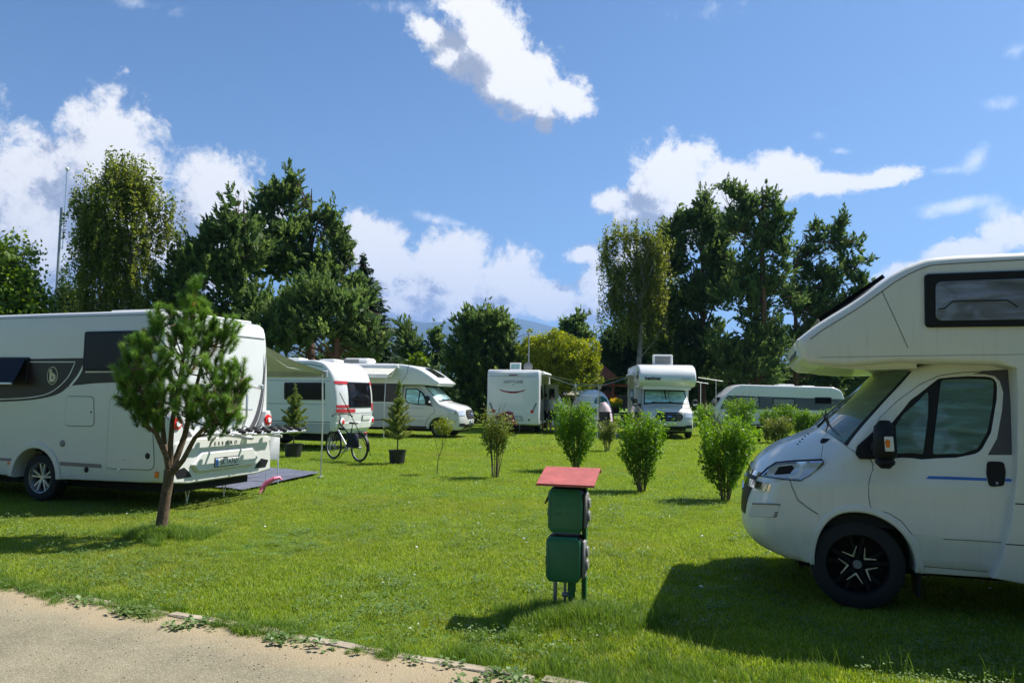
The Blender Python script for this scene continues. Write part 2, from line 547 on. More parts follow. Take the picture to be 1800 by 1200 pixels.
class MB:
    def __init__(s):
        s.v = []
        s.f = []

    def add(s, vs, fs, mt=None):
        n = len(s.v)
        s.v += [tuple(mt @ Vector(v)) if mt is not None else tuple(v) for v in vs]
        s.f += [tuple(i + n for i in f) for f in fs]
        return s

    def box(s, x0, x1, y0, y1, z0, z1, b=0.0, mt=None):
        if b <= 0:
            vs = [(x, y, z) for x in (x0, x1) for y in (y0, y1) for z in (z0, z1)]
            return s.add(vs, [(0, 1, 3, 2), (4, 6, 7, 5), (0, 4, 5, 1), (2, 3, 7, 6), (0, 2, 6, 4), (1, 5, 7, 3)], mt)
        b = min(b, (x1 - x0) * .45, (y1 - y0) * .45, (z1 - z0) * .45)
        vs = []
        for X, sx in ((x0, 1), (x1, -1)):
            for Y, sy in ((y0, 1), (y1, -1)):
                for Z, sz in ((z0, 1), (z1, -1)):
                    vs += [(X, Y + sy * b, Z + sz * b), (X + sx * b, Y, Z + sz * b), (X + sx * b, Y + sy * b, Z)]
        def c(i, j, k, w):
            return (i * 4 + j * 2 + k) * 3 + w
        fs = []
        for i in (0, 1):
            fs.append((c(i, 0, 0, 0), c(i, 0, 1, 0), c(i, 1, 1, 0), c(i, 1, 0, 0)))
            fs.append((c(0, i, 0, 1), c(0, i, 1, 1), c(1, i, 1, 1), c(1, i, 0, 1)))
            fs.append((c(0, 0, i, 2), c(0, 1, i, 2), c(1, 1, i, 2), c(1, 0, i, 2)))
        for i in (0, 1):
            for j in (0, 1):
                fs.append((c(i, j, 0, 0), c(i, j, 1, 0), c(i, j, 1, 1), c(i, j, 0, 1)))
                fs.append((c(i, 0, j, 0), c(i, 1, j, 0), c(i, 1, j, 2), c(i, 0, j, 2)))
                fs.append((c(0, i, j, 1), c(1, i, j, 1), c(1, i, j, 2), c(0, i, j, 2)))
                for k in (0, 1):
                    fs.append((c(i, j, k, 0), c(i, j, k, 1), c(i, j, k, 2)))
        return s.add(vs, fs, mt)

    def tube(s, pts, r, n=8, cap=True, closed=False):
        pts = [Vector(p) for p in pts]
        m = len(pts)
        rr = r if hasattr(r, '__len__') else [r] * m
        rings = []
        ref = None
        for i, p in enumerate(pts):
            a = pts[(i - 1) % m] if (closed or i > 0) else p
            b = pts[(i + 1) % m] if (closed or i < m - 1) else p
            t = (b - a)
            t = t.normalized() if t.length > 1e-9 else Vector((0, 0, 1))
            if ref is None:
                ref = Vector((0, 0, 1)) if abs(t.z) < 0.9 else Vector((1, 0, 0))
            u = t.cross(ref).normalized()
            ref = u.cross(t).normalized()
            rings.append([p + (u * math.cos(k * 2 * math.pi / n) + ref * math.sin(k * 2 * math.pi / n)) * rr[i] for k in range(n)])
        vs = [q for g in rings for q in g]
        fs = []
        for i in range(m if closed else m - 1):
            j = (i + 1) % m
            for k in range(n):
                l = (k + 1) % n
                fs.append((i * n + k, i * n + l, j * n + l, j * n + k))
        if cap and not closed:
            fs.append(tuple(range(n - 1, -1, -1)))
            fs.append(tuple((m - 1) * n + k for k in range(n)))
        return s.add(vs, fs)

    def lathe(s, prof, n=24, axis='z', c=(0, 0, 0), a0=0, a1=2 * math.pi):
        """prof: (radius, height) pairs."""
        vs, fs = [], []
        full = abs(a1 - a0 - 2 * math.pi) < 1e-6
        cols = n if full else n + 1
        for k in range(cols):
            a = a0 + (a1 - a0) * k / n
            for (r, h) in prof:
                x, y = r * math.cos(a), r * math.sin(a)
                q = {'z': (x, y, h), 'y': (x, h, y), 'x': (h, x, y)}[axis]
                vs.append((q[0] + c[0], q[1] + c[1], q[2] + c[2]))
        m = len(prof)
        for k in range(n):
            l = (k + 1) % cols
            for i in range(m - 1):
                fs.append((k * m + i, l * m + i, l * m + i + 1, k * m + i + 1))
        return s.add(vs, fs)

    def plate(s, poly, y, th, holes=(), grid=0.0, bev=0.0, plane='xz'):
        """A polygon in x,z given thickness th along y from y (outer face) inwards; outer edge chamfered by bev."""
        sg = 1 if th > 0 else -1
        top = inset(poly, bev) if bev else list(poly)
        htop = [inset(h, -bev) for h in holes] if bev else [list(h) for h in holes]
        v2, tf = triang(top, htop, grid)
        vs = [(x, y, z) for x, z in v2]
        fs = list(tf)
        for lp, lt in [(poly, top)] + list(zip(holes, htop)):
            n = len(lp)
            o = len(vs)
            vs += [(x, y, z) for x, z in lt]
            vs += [(x, y + sg * bev * 0.8, z) for x, z, in [q[:2] for q in lp]]
            vs += [(x, y + th, z) for x, z in [q[:2] for q in lp]]
            for i in range(n):
                j = (i + 1) % n
                fs.append((o + i, o + j, o + n + j, o + n + i))
                fs.append((o + n + i, o + n + j, o + 2 * n + j, o + 2 * n + i))
        if plane == 'xy':
            vs = [(a, c, b) for a, b, c in vs]
        elif plane == 'yz':
            vs = [(b, a, c) for a, b, c in vs]
        return s.add(vs, fs)

    def build(s, name, mat, parent=None, smooth=35, warp=None, weld=True, recalc=True):
        me = bpy.data.meshes.new(name)
        vs = s.v if warp is None else [warp(v) for v in s.v]
        me.from_pydata(vs, [], s.f)
        if weld or recalc:
            bm = bmesh.new()
            bm.from_mesh(me)
            if weld:
                bmesh.ops.remove_doubles(bm, verts=bm.verts, dist=2e-5)
            if recalc:
                bmesh.ops.recalc_face_normals(bm, faces=bm.faces)
            bm.to_mesh(me)
            bm.free()
        if smooth:
            me.shade_smooth()
            me.set_sharp_from_angle(angle=R(smooth))
        if mat is not None:
            me.materials.append(M[mat] if isinstance(mat, str) else mat)
        return link_obj(name, me, parent)


def shell(profile, hw, rad, segs=4, ncol=6, grid=0.22, step=0.12):
    """Closed body: side outline extruded across the width with rounded side edges. rad: function(x, z) -> edge radius."""
    p = densify(profile, step)
    rs = [rad(x, z) for x, z in p]
    b = MB()
    n = len(p)
    loops = []
    for sd in (-1, 1):
        L = []
        for k in range(segs + 1):
            a = math.pi / 2 * k / segs
            ip = inset(p, [r * (1 - math.sin(a)) for r in rs])
            L.append([(q[0], sd * (hw - r * (1 - math.cos(a))), q[1]) for q, r in zip(ip, rs)])
        loops.append(L)
    left, right = loops[0], loops[1][::-1]
    mid = []
    for c in range(1, ncol):
        t = c / ncol
        mid.append([(q[0], -(hw - r) + 2 * (hw - r) * t, q[1]) for q, r in zip(p, rs)])
    allL = left + mid + right
    vs = [v for L in allL for v in L]
    fs = []
    for i in range(len(allL) - 1):
        for k in range(n):
            l = (k + 1) % n
            fs.append((i * n + k, i * n + l, (i + 1) * n + l, (i + 1) * n + k))
    b.add(vs, fs)
    for L, sd in ((left[0], -1), (right[-1], 1)):
        v2, tf = triang([(q[0], q[2]) for q in L], (), grid)
        b.add([(x, sd * hw, z) for x, z in v2], tf)
    return b


def text_obj(body, size, mat, parent, loc, rot=(math.pi / 2, 0, 0), depth=0.002, name='lettering', shear=0.0, sx=1.0, bold=0.0, align='CENTER', spacing=1.0):
    cu = bpy.data.curves.new(name, 'FONT')
    cu.body = body
    cu.size = size
    cu.extrude = depth
    cu.shear = shear
    cu.offset = bold
    cu.space_character = spacing
    cu.align_x = align
    cu.align_y = 'CENTER'
    cu.resolution_u = 3
    tmp = bpy.data.objects.new('tmp', cu)
    COL.objects.link(tmp)
    dg = bpy.context.evaluated_depsgraph_get()
    me = bpy.data.meshes.new_from_object(tmp.evaluated_get(dg))
    bpy.data.objects.remove(tmp)
    me.name = name
    me.materials.clear()
    me.materials.append(M[mat])
    o = link_obj(name, me, parent)
    o.location = loc
    o.rotation_euler = rot
    o.scale = (sx, 1, 1)
    if len(body) > 1:
        o['kind'] = 'stuff'
    return o


def copy_tree(o, parent=None):
    c = o.copy()
    COL.objects.link(c)
    if parent is not None:
        c.parent = parent
    for ch in [x for x in CHILD.get(o, [])]:
        copy_tree(ch, c)
    return c


CHILD = {}


def index_children():
    CHILD.clear()
    for o in COL.objects:
        if o.parent:
            CHILD.setdefault(o.parent, []).append(o)


def np_mesh(name, V, F, mat, parent=None, rnd=None, smooth=False):
    """Fast mesh from numpy arrays, F of shape (n, k)."""
    me = bpy.data.meshes.new(name or 'tuft')
    nf, k = F.shape
    me.vertices.add(len(V))
    me.vertices.foreach_set('co', np.asarray(V, dtype=np.float32).ravel())
    me.loops.add(nf * k)
    me.loops.foreach_set('vertex_index', F.astype(np.int32).ravel())
    me.polygons.add(nf)
    me.polygons.foreach_set('loop_start', np.arange(0, nf * k, k, dtype=np.int32))
    me.update(calc_edges=True)
    if rnd is not None:
        at_ = me.attributes.new('rnd', 'FLOAT', 'FACE')
        at_.data.foreach_set('value', np.asarray(rnd, dtype=np.float32))
    if smooth:
        me.shade_smooth()
    if mat is not None:
        me.materials.append(M[mat] if isinstance(mat, str) else mat)
    return link_obj(name, me, parent) if name else me
# ================================================================== ground
KA = gnd(0, 1030)
KB = gnd(900, 1192)
kdir = (KB - KA).normalized()
knor = Vector((-kdir.y, kdir.x, 0))       # points away from the camera, onto the lawn
if knor.y < 0:
    knor = -knor


def edge_dist(x, y):
    return (x - KA.x) * knor.x + (y - KA.y) * knor.y


def edge_wob(x, y):
    s = (x - KA.x) * kdir.x + (y - KA.y) * kdir.y
    return .055 * noise.noise(Vector((s * 1.1, 3.1, 0))) + .03 * noise.noise(Vector((s * 4.5, 8.1, 0)))


def lawn_mat():
    m, t, b = new_mat('lawn_soil_and_thatch')
    tcn = t.new('ShaderNodeTexCoord')
    v = tcn.outputs['Object']
    big = t.noise(v, .22, 5, .6)
    mid = t.noise(v, 1.6, 6, .65)
    fine = t.noise(v, 38, 5, .7)
    c = t.ramp(big, [(.30, (.075, .155, .012, 1)), (.50, (.105, .190, .018, 1)), (.68, (.140, .200, .032, 1))])
    c = t.mix(t.math('MULTIPLY', t.smooth(mid, .42, .70), .45), c, (.15, .175, .035, 1))
    c = t.mix(t.math('MULTIPLY', t.smooth(fine, .52, .72), .55), c, (.030, .070, .006, 1))
    t.link(c, b.inputs['Base Color'])
    b.inputs['Roughness'].default_value = .9
    b.inputs['Specular IOR Level'].default_value = .2
    bn = t.new('ShaderNodeBump')
    bn.inputs['Strength'].default_value = .9
    bn.inputs['Distance'].default_value = .05
    t.link(t.noise(v, 22, 6, .75), bn.inputs['Height'])
    t.link(bn.outputs[0], b.inputs['Normal'])
    return m


def path_mat():
    m, t, b = new_mat('worn_gravelled_asphalt')
    tcn = t.new('ShaderNodeTexCoord')
    v = tcn.outputs['Object']
    sp = t.new('ShaderNodeSeparateXYZ')
    # distance from the kerb, for the sandy margin that collects along it
    dd = t.new('ShaderNodeVectorMath', operation='DOT_PRODUCT')
    sub = t.vmath('SUBTRACT', v, tuple(KA))
    t.link(sub, dd.inputs[0])
    dd.inputs[1].default_value = tuple(knor)
    dist = t.math('ADD', dd.outputs['Value'], t.math('MULTIPLY', t.math('SUBTRACT', t.noise(v, 1.8, 5), .5), .5))
    big = t.noise(v, 1.1, 6, .65)
    grit = t.noise(v, 95, 4, .8)
    vo = t.new('ShaderNodeTexVoronoi')
    t.link(v, vo.inputs['Vector'])
    vo.inputs['Scale'].default_value = 85
    c = t.ramp(big, [(.3, (.160, .140, .090, 1)), (.7, (.270, .238, .155, 1))])
    sc = t.new('ShaderNodeSeparateColor')
    t.link(vo.outputs['Color'], sc.inputs[0])
    c = t.mix(t.math('MULTIPLY', t.smooth(sc.outputs[0], .55, 1.0), .40), c, (.40, .365, .28, 1))
    c = t.mix(t.math('MULTIPLY', t.smooth(grit, .52, .72), .30), c, (.11, .10, .08, 1))
    c = t.mix(t.math('MULTIPLY', t.smooth(dist, -.60, -.10), .75), c, (.36, .28, .17, 1))
    t.link(c, b.inputs['Base Color'])
    b.inputs['Roughness'].default_value = .92
    b.inputs['Specular IOR Level'].default_value = .25
    bn = t.new('ShaderNodeBump')
    bn.inputs['Strength'].default_value = .55
    bn.inputs['Distance'].default_value = .010
    h = t.math('ADD', t.math('MULTIPLY', vo.outputs['Distance'], -.8), t.math('MULTIPLY', big, 1.5))
    t.link(h, bn.inputs['Height'])
    t.link(bn.outputs[0], b.inputs['Normal'])
    return m


M['lawn'] = lawn_mat()
M['path'] = path_mat()

# ground sheet: fine near the camera, reaching past the horizon
def axis_vals(n0, n1, near, step):
    out = [0.0]
    s = step
    while out[-1] < near:
        out.append(out[-1] + s)
    while out[-1] < n1:
        s *= 1.45
        out.append(out[-1] + s)
    return out


def ground_z(x, y):
    return 0.010 * noise.noise(Vector((x * .2, y * .2, 0)))


pv = axis_vals(0, 14000, 30, 1.0)
ax_ = sorted(set([-v for v in pv] + pv))
ay_ = sorted(set([-v for v in pv] + pv))
gb = MB()
gb.v = [(x, y, (ground_z(x, y) if abs(x) < 31 and abs(y) < 31 else 0) - .016) for x in ax_ for y in ay_]
ny = len(ay_)
gb.f = [(i * ny + j, (i + 1) * ny + j, (i + 1) * ny + j + 1, i * ny + j + 1) for i in range(len(ax_) - 1) for j in range(ny - 1)]
g = gb.build('ground', 'lawn', None, 60, weld=False, recalc=False)
tag(g, kind='structure')
# path: everything on the near side of the kerb line
pb = MB()
sv = [x * .25 for x in range(-48, 60)]
vs = []
for s in sv:
    for k, d in enumerate((0, -.3, -.8, -1.6, -3, -5.2)):
        p = KA + kdir * s + knor * (d + (edge_wob(*(KA + kdir * s)[:2]) if k == 0 else 0) - .02)
        vs.append((p.x, p.y, ground_z(p.x, p.y) * .5 + .012))
pb.add(vs, [(i * 6 + j, i * 6 + j + 1, (i + 1) * 6 + j + 1, (i + 1) * 6 + j) for i in range(len(sv) - 1) for j in range(5)])
pth = pb.build('path', 'path', None, 60, weld=False)
tag(pth, kind='structure')
# kerb stones, flush and half grown over, each its own piece
M['kerb'] = simple('weathered_concrete_kerb', (.31, .26, .185), .9, var=.3, scale=7, bump=.6, bscale=50)
kl = 1.0
protos = []
s = -3.0
ki = 0
while s < 9.0:
    kb = MB()
    ln_ = .96 + random.uniform(-.05, .02)
    n = 8
    vs = []
    for i in range(n + 1):
        for (dy, dz) in ((-.045, -.08), (-.045, .012), (-.038, .020), (.038, .020), (.045, .012), (.045, -.08)):
            j = random.uniform(-.005, .005)
            vs.append((ln_ * i / n - .01 * (i == 0) + (0), dy + j, dz + j * .8))
    kb.add(vs, [(i * 6 + j, i * 6 + (j + 1) % 6, (i + 1) * 6 + (j + 1) % 6, (i + 1) * 6 + j) for i in range(n) for j in range(6)] + [(0, 1, 2, 3, 4, 5)[::-1], tuple(n * 6 + j for j in range(6))])
    p = KA + kdir * s
    o = kb.build('kerb_stone', 'kerb', pth, 40)
    o.location = (p.x + knor.x * .02, p.y + knor.y * .02, random.choice((-.014, .0, .006, .010, .013)) + random.uniform(-.004, .004))
    o.rotation_euler = (random.uniform(-.04, .04), random.uniform(-.006, .006), math.atan2(kdir.y, kdir.x) + random.uniform(-.035, .035))
    s += 1.0
    ki += 1

# ------------------------------------------------------------------ leaf materials
def leaf_mat(name, cols, trans=.35, rough=.5, spec=.4, ground=False):
    """Foliage: each face takes its own tint; light shines through thin leaves."""
    m = bpy.data.materials.new(name)
    m.use_nodes = True
    t = NT(m.node_tree)
    t.n.clear()
    a = t.new('ShaderNodeAttribute', attribute_name='rnd')
    geo = t.new('ShaderNodeNewGeometry')
    oi = t.new('ShaderNodeObjectInfo')
    c = t.ramp(a.outputs['Fac'], [(i / (len(cols) - 1), k) for i, k in enumerate(cols)])
    tcn = t.new('ShaderNodeTexCoord')
    if ground:
        n = t.noise(geo.outputs['Position'], 1.3, 6, .7)
        dry = t.smooth(t.noise(geo.outputs['Position'], .32, 6, .65), .46, .68)
        c = t.mix(t.math('MULTIPLY', dry, .52), c, (.30, .30, .055, 1))
        lush = t.smooth(t.noise(geo.outputs['Position'], .8, 5, .6, 1.0), .56, .70)
        c = t.mix(t.math('MULTIPLY', lush, .35), c, (.060, .17, .020, 1))
    else:
        n = t.noise(tcn.outputs['Object'], .9, 4, .6)
    hs = t.new('ShaderNodeHueSaturation')
    t.link(c, hs.inputs['Color'])
    t.link(t.math('ADD', t.math('MULTIPLY', n, .9), .55), hs.inputs['Value'])
    b = t.new('ShaderNodeBsdfPrincipled')
    t.link(hs.outputs[0], b.inputs['Base Color'])
    b.inputs['Roughness'].default_value = rough
    b.inputs['Specular IOR Level'].default_value = spec
    tr = t.new('ShaderNodeBsdfTranslucent')
    hs2 = t.new('ShaderNodeHueSaturation')
    t.link(hs.outputs[0], hs2.inputs['Color'])
    hs2.inputs['Value'].default_value = 1.5
    hs2.inputs['Saturation'].default_value = 1.1
    hs2.inputs['Hue'].default_value = .49
    t.link(hs2.outputs[0], tr.inputs[0])
    mx = t.new('ShaderNodeMixShader')
    mx.inputs[0].default_value = trans
    t.link(b.outputs[0], mx.inputs[1])
    t.link(tr.outputs[0], mx.inputs[2])
    o = t.new('ShaderNodeOutputMaterial')
    t.link(mx.outputs[0], o.inputs[0])
    return m


M['grass'] = leaf_mat('grass_blades', [(.070, .135, .012), (.165, .260, .020), (.260, .360, .030), (.38, .46, .060), (.58, .56, .22)], .45, .5, .35, True)
M['tall_grass'] = leaf_mat('unmown_grass', [(.065, .140, .014), (.115, .215, .024), (.175, .28, .045), (.30, .33, .11)], .42, .55, .3)
M['weed'] = leaf_mat('broad_weed_leaves', [(.075, .140, .030), (.13, .215, .055), (.22, .31, .11)], .35, .45, .5)
M['privet'] = leaf_mat('privet_leaves', [(.050, .115, .012), (.100, .205, .018), (.165, .305, .028), (.26, .39, .050)], .42, .5, .35)
M['dull_shrub'] = leaf_mat('dull_shrub_leaves', [(.075, .115, .018), (.13, .185, .026), (.19, .235, .040), (.24, .19, .05)], .35, .5, .4)
M['young_pine'] = leaf_mat('young_pine_needles', [(.038, .095, .022), (.085, .185, .030), (.155, .29, .042), (.27, .42, .075), (.36, .22, .05)], .3, .5, .4)
M['pine'] = leaf_mat('scots_pine_needles', [(.050, .094, .030), (.084, .140, .042), (.125, .190, .054), (.18, .245, .068)], .46, .6, .25)
M['spruce'] = leaf_mat('spruce_needles', [(.018, .040, .020), (.028, .056, .024), (.040, .075, .030)], .18, .6, .25)
M['pot_spruce'] = leaf_mat('young_spruce_needles', [(.075, .140, .036), (.15, .23, .050), (.25, .31, .065), (.40, .33, .08)], .25, .5, .4)
M['birch'] = leaf_mat('birch_leaves', [(.085, .115, .020), (.13, .165, .028), (.175, .21, .038), (.23, .25, .055)], .6, .45, .5)
M['willow'] = leaf_mat('yellow_green_leaves', [(.11, .155, .012), (.19, .235, .018), (.28, .32, .025), (.37, .40, .040)], .45, .5, .4)
M['maple'] = leaf_mat('maple_leaves', [(.070, .125, .014), (.115, .190, .018), (.17, .26, .026)], .4, .45, .5)
M['dark_leaf'] = leaf_mat('dark_hedge_leaves', [(.036, .068, .020), (.060, .104, .030), (.095, .148, .040)], .42, .6, .25)
M['yellow_flower'] = leaf_mat('yellow_flowers', [(.75, .50, .01), (.85, .62, .02)], .2, .6, .3)
M['bark_pine'] = simple('pine_bark', (.115, .060, .035), .95, var=.45, scale=9, bump=1.0, bscale=22)
M['bark_dark'] = simple('dark_bark', (.050, .038, .028), .95, var=.4, scale=9, bump=1.0, bscale=22)
M['bark_birch'] = simple('birch_bark', (.22, .20, .175), .8, var=.5, scale=4, bump=.3)
M['bark_young'] = simple('young_pine_bark', (.125, .085, .050), .95, var=.45, scale=22, bump=1.0, bscale=60)
M['twig'] = simple('shrub_stems', (.13, .10, .055), .9, var=.3, scale=15)


# ------------------------------------------------------------------ grass: instanced tufts on one mesh of points
def blade_patch(name, n, size, h, wd, mat, bend=.5, seg=2, clump=0.0):
    """n blades spread over size x size; each blade a tapered bent strip."""
    r = rng
    if clump:
        cx = r.uniform(-size / 2, size / 2, (int(n * clump) + 1, 2))
        base = cx[r.integers(0, len(cx), n)] + r.normal(0, .012, (n, 2))
    else:
        base = r.uniform(-size / 2, size / 2, (n, 2))
    hh = h * r.uniform(.45, 1.15, n)
    a = r.uniform(0, 2 * math.pi, n)
    lean = r.uniform(.1, 1.0, n) * bend * hh
    wdt = wd * r.uniform(.7, 1.3, n)
    tw = a + math.pi / 2 + r.uniform(-.5, .5, n)
    V_, rn = [], []
    lv = seg + 1
    V = np.zeros((n, 2 * seg + 1, 3))
    for k in range(seg):
        t = k / seg
        c = base + np.stack([np.cos(a), np.sin(a)], 1) * (lean * t * t)[:, None]
        w_ = wdt * (1 - t * .55) / 2
        d = np.stack([np.cos(tw), np.sin(tw)], 1) * w_[:, None]
        V[:, 2 * k, :2] = c - d
        V[:, 2 * k + 1, :2] = c + d
        V[:, 2 * k, 2] = V[:, 2 * k + 1, 2] = hh * t * (1 - .15 * t)
    c = base + np.stack([np.cos(a), np.sin(a)], 1) * lean[:, None]
    V[:, 2 * seg, :2] = c
    V[:, 2 * seg, 2] = hh * .85
    V[:, :2, 2] = -.01
    k = 2 * seg + 1
    idx = np.arange(n)[:, None] * k
    F = []
    for q in range(seg - 1):
        F.append(np.concatenate([idx + 2 * q, idx + 2 * q + 1, idx + 2 * q + 3], 1))
        F.append(np.concatenate([idx + 2 * q, idx + 2 * q + 3, idx + 2 * q + 2], 1))
    F.append(np.concatenate([idx + 2 * seg - 2, idx + 2 * seg - 1, idx + 2 * seg], 1))
    nt = 2 * (seg - 1) + 1
    F = np.stack(F, 1).reshape(-1, 3)
    rnd = np.repeat(np.clip(r.beta(1.5, 1.9, n), 0, 1), nt)
    me = np_mesh(None, V.reshape(-1, 3), F, mat, rnd=rnd)
    return me


def rosette(n, size, mat, lift=.25, leaf=.05):
    """Clover / plantain / dandelion like leaves close to the ground."""
    r = rng
    a = r.uniform(0, 2 * math.pi, n)
    rad = size * np.sqrt(r.uniform(.02, 1, n))
    c = np.stack([np.cos(a) * rad, np.sin(a) * rad, r.uniform(.01, .06, n)], 1)
    d = np.stack([np.cos(a + r.normal(0, .6, n)), np.sin(a + r.normal(0, .6, n)), r.uniform(-.1, .6, n) * lift * 2], 1)
    d /= np.linalg.norm(d, axis=1)[:, None]
    up = np.array([0, 0, 1.0])
    s = np.cross(d, up)
    s /= np.linalg.norm(s, axis=1)[:, None]
    L = leaf * r.uniform(.6, 1.3, n)[:, None]
    W_ = L * .42
    V = np.stack([c - d * L * .5, c - s * W_ * .8 + up * .004, c + d * L * .5 - up * .004, c + s * W_ * .8 + up * .004], 1).reshape(-1, 3)
    F = (np.arange(n)[:, None] * 4 + np.arange(4)[None, :])
    return np_mesh(None, V, F, mat, rnd=r.beta(2, 2, n))


def scatter(name, meshes, pts, scales, mat_label=None, tilt=0.0):
    """One stuff object: a mesh of points on which geometry nodes place the tuft meshes."""
    col = bpy.data.collections.new(name + '_tufts')
    for i, me in enumerate(meshes):
        o = bpy.data.objects.new('%s_tuft_%d' % (name, i), me)
        col.objects.link(o)
    me = bpy.data.meshes.new(name)
    me.from_pydata([tuple(p) for p in pts], [], [])
    a = me.attributes.new('sc', 'FLOAT', 'POINT')
    a.data.foreach_set('value', np.asarray(scales, dtype=np.float32))
    r_ = me.attributes.new('rot', 'FLOAT_VECTOR', 'POINT')
    rv = np.zeros((len(pts), 3), np.float32)
    rv[:, 2] = rng.uniform(0, 6.283, len(pts))
    rv[:, :2] = rng.normal(0, tilt, (len(pts), 2)) if tilt else 0
    r_.data.foreach_set('vector', rv.ravel())
    o = link_obj(name, me)
    ng = bpy.data.node_groups.new(name, 'GeometryNodeTree')
    ng.interface.new_socket('Geometry', in_out='INPUT', socket_type='NodeSocketGeometry')
    ng.interface.new_socket('Geometry', in_out='OUTPUT', socket_type='NodeSocketGeometry')
    t = NT(ng)
    gi, go = t.new('NodeGroupInput'), t.new('NodeGroupOutput')
    ci = t.new('GeometryNodeCollectionInfo')
    ci.inputs['Collection'].default_value = col
    ci.inputs['Separate Children'].default_value = True
    ip = t.new('GeometryNodeInstanceOnPoints')
    ip.inputs['Pick Instance'].default_value = True
    s_ = t.new('GeometryNodeInputNamedAttribute', data_type='FLOAT')
    s_.inputs[0].default_value = 'sc'
    q_ = t.new('GeometryNodeInputNamedAttribute', data_type='FLOAT_VECTOR')
    q_.inputs[0].default_value = 'rot'
    rnd = t.new('FunctionNodeRandomValue', data_type='INT')
    rnd.inputs[4].default_value = 0
    rnd.inputs[5].default_value = len(meshes) - 1
    t.link(gi.outputs[0], ip.inputs['Points'])
    t.link(ci.outputs[0], ip.inputs['Instance'])
    t.link(rnd.outputs[2], ip.inputs['Instance Index'])
    t.link(q_.outputs[0], ip.inputs['Rotation'])
    t.link(s_.outputs[0], ip.inputs['Scale'])
    t.link(ip.outputs[0], go.inputs[0])
    md = o.modifiers.new('scatter', 'NODES')
    md.node_group = ng
    return o


def in_view(x, y, m=1.5):
    return y > 3.5 and abs(x) < y * .70 + m


near = [blade_patch(None, 1500, .48, .036, .0044, 'grass', 1.1, 2) for _ in range(4)]
mid_ = [blade_patch(None, 1100, .98, .038, .008, 'grass', .9, 1) for _ in range(3)]
far_ = [blade_patch(None, 1200, 2.1, .05, .018, 'grass', .9, 1) for _ in range(3)]
pts, sc = [], []
for me_set, y0, y1, st in (('n', 3.6, 12.5, .34), ('m', 12.5, 24, .70), ('f', 24, 60, 1.55)):
    P_, S_ = [], []
    y = y0
    while y < y1:
        x = -y * .70 - 1.6
        while x < y * .70 + 1.6:
            xx, yy = x + random.uniform(-.22, .22) * st, y + random.uniform(-.22, .22) * st
            lim = .10 if me_set == 'n' else .2
            if edge_dist(xx, yy) > lim + edge_wob(xx, yy):
                k = 1.0 + .55 * noise.noise(Vector((xx * .55, yy * .55, 9)))
                P_.append((xx, yy, ground_z(xx, yy) * (1 if max(abs(xx), abs(yy)) < 30 else 0) - .012))
                S_.append(max(.55, k))
            x += st
        y += st
    o = scatter({'n': 'near_grass', 'm': 'lawn_grass', 'f': 'far_grass'}[me_set], {'n': near, 'm': mid_, 'f': far_}[me_set], P_, S_)
    tag(o, {'n': 'short mown grass of the lawn nearest the path', 'm': 'mown grass in the middle of the lawn', 'f': 'mown grass at the far end of the lawn under the vehicles'}[me_set], 'grass', kind='stuff')

# broad leaves of clover and plantain among the grass
clov = [rosette(22, .11, 'weed', .45, .026) for _ in range(4)]
P_, S_ = [], []
for _ in range(4200):
    y = random.uniform(4.3, 13)
    x = random.uniform(-y * .7 - .5, y * .7 + .5)
    if edge_dist(x, y) > .15 and noise.noise(Vector((x * .7, y * .7, 2))) + random.uniform(-.35, .35) > .05:
        P_.append((x, y, ground_z(x, y) + .002))
        S_.append(random.uniform(.5, 1.25))
o = scatter('clover', clov, P_, S_, tilt=.1)
tag(o, 'small clover and plantain leaves among the near grass', 'clover', kind='stuff')
# little white and yellow flower heads
fm = bpy.data.meshes.new('flower')
fb = MB()
fb.lathe([(0, .052), (.010, .050), (.013, .044), (.006, .040), (0, .040)], 6, 'z')
fo = fb.build('tmp', 'white_decal', None, 40)
fm = fo.data
bpy.data.objects.remove(fo)
P_, S_ = [], []
for _ in range(50):
    y = random.uniform(5, 16)
    x = random.uniform(-y * .7, y * .7)
    if edge_dist(x, y) > .4:
        P_.append((x, y, ground_z(x, y)))
        S_.append(random.uniform(.6, 1.2))
o = scatter('clover_flowers', [fm], P_, S_, tilt=.2)
tag(o, 'tiny white clover flowers dotted over the lawn', 'flowers', kind='stuff')
# longer grass the mower left: round the power post, round the young pine, along the front right
tall = [blade_patch(None, 150, .26, .17, .0055, 'tall_grass', .75, 3) for _ in range(4)]
seed = [blade_patch(None, 22, .3, .34, .0035, 'tall_grass', .35, 3) for _ in range(2)]
P_, S_ = [], []
pedx, pedy = gnd(1012, 1082).x, gnd(1012, 1082).y
trx, try_ = gnd(285, 941).x, gnd(285, 941).y
for _ in range(150):
    a, r_ = random.uniform(0, 6.28), abs(random.gauss(0, .30))
    P_.append((pedx + math.cos(a) * r_ * 1.3 + .05, pedy + math.sin(a) * r_ * .8 - .12, 0))
    S_.append(random.uniform(.5, 1.1) * (1 - min(.55, r_ * .8)))
for _ in range(110):
    a, r_ = random.uniform(0, 6.28), abs(random.gauss(0, .28))
    P_.append((trx + math.cos(a) * r_ * 1.3, try_ + math.sin(a) * r_ * .9, 0))
    S_.append(random.uniform(.5, 1.1) * (1 - min(.5, r_ * .8)))
for _ in range(260):
    # a rough verge beside the path in front of the right motorhome
    t_ = random.uniform(0, 1)
    s_ = 4.2 + t_ * 5.5
    d_ = abs(random.gauss(.18, .28)) + .12
    p = KA + kdir * s_ + knor * d_
    P_.append((p.x, p.y, 0))
    S_.append(random.uniform(.3, .62))
o = scatter('tall_grass', tall, P_, S_, tilt=.08)
tag(o, 'longer unmown grass round the power post, the young pine and the lawn edge', 'tall grass', kind='stuff')
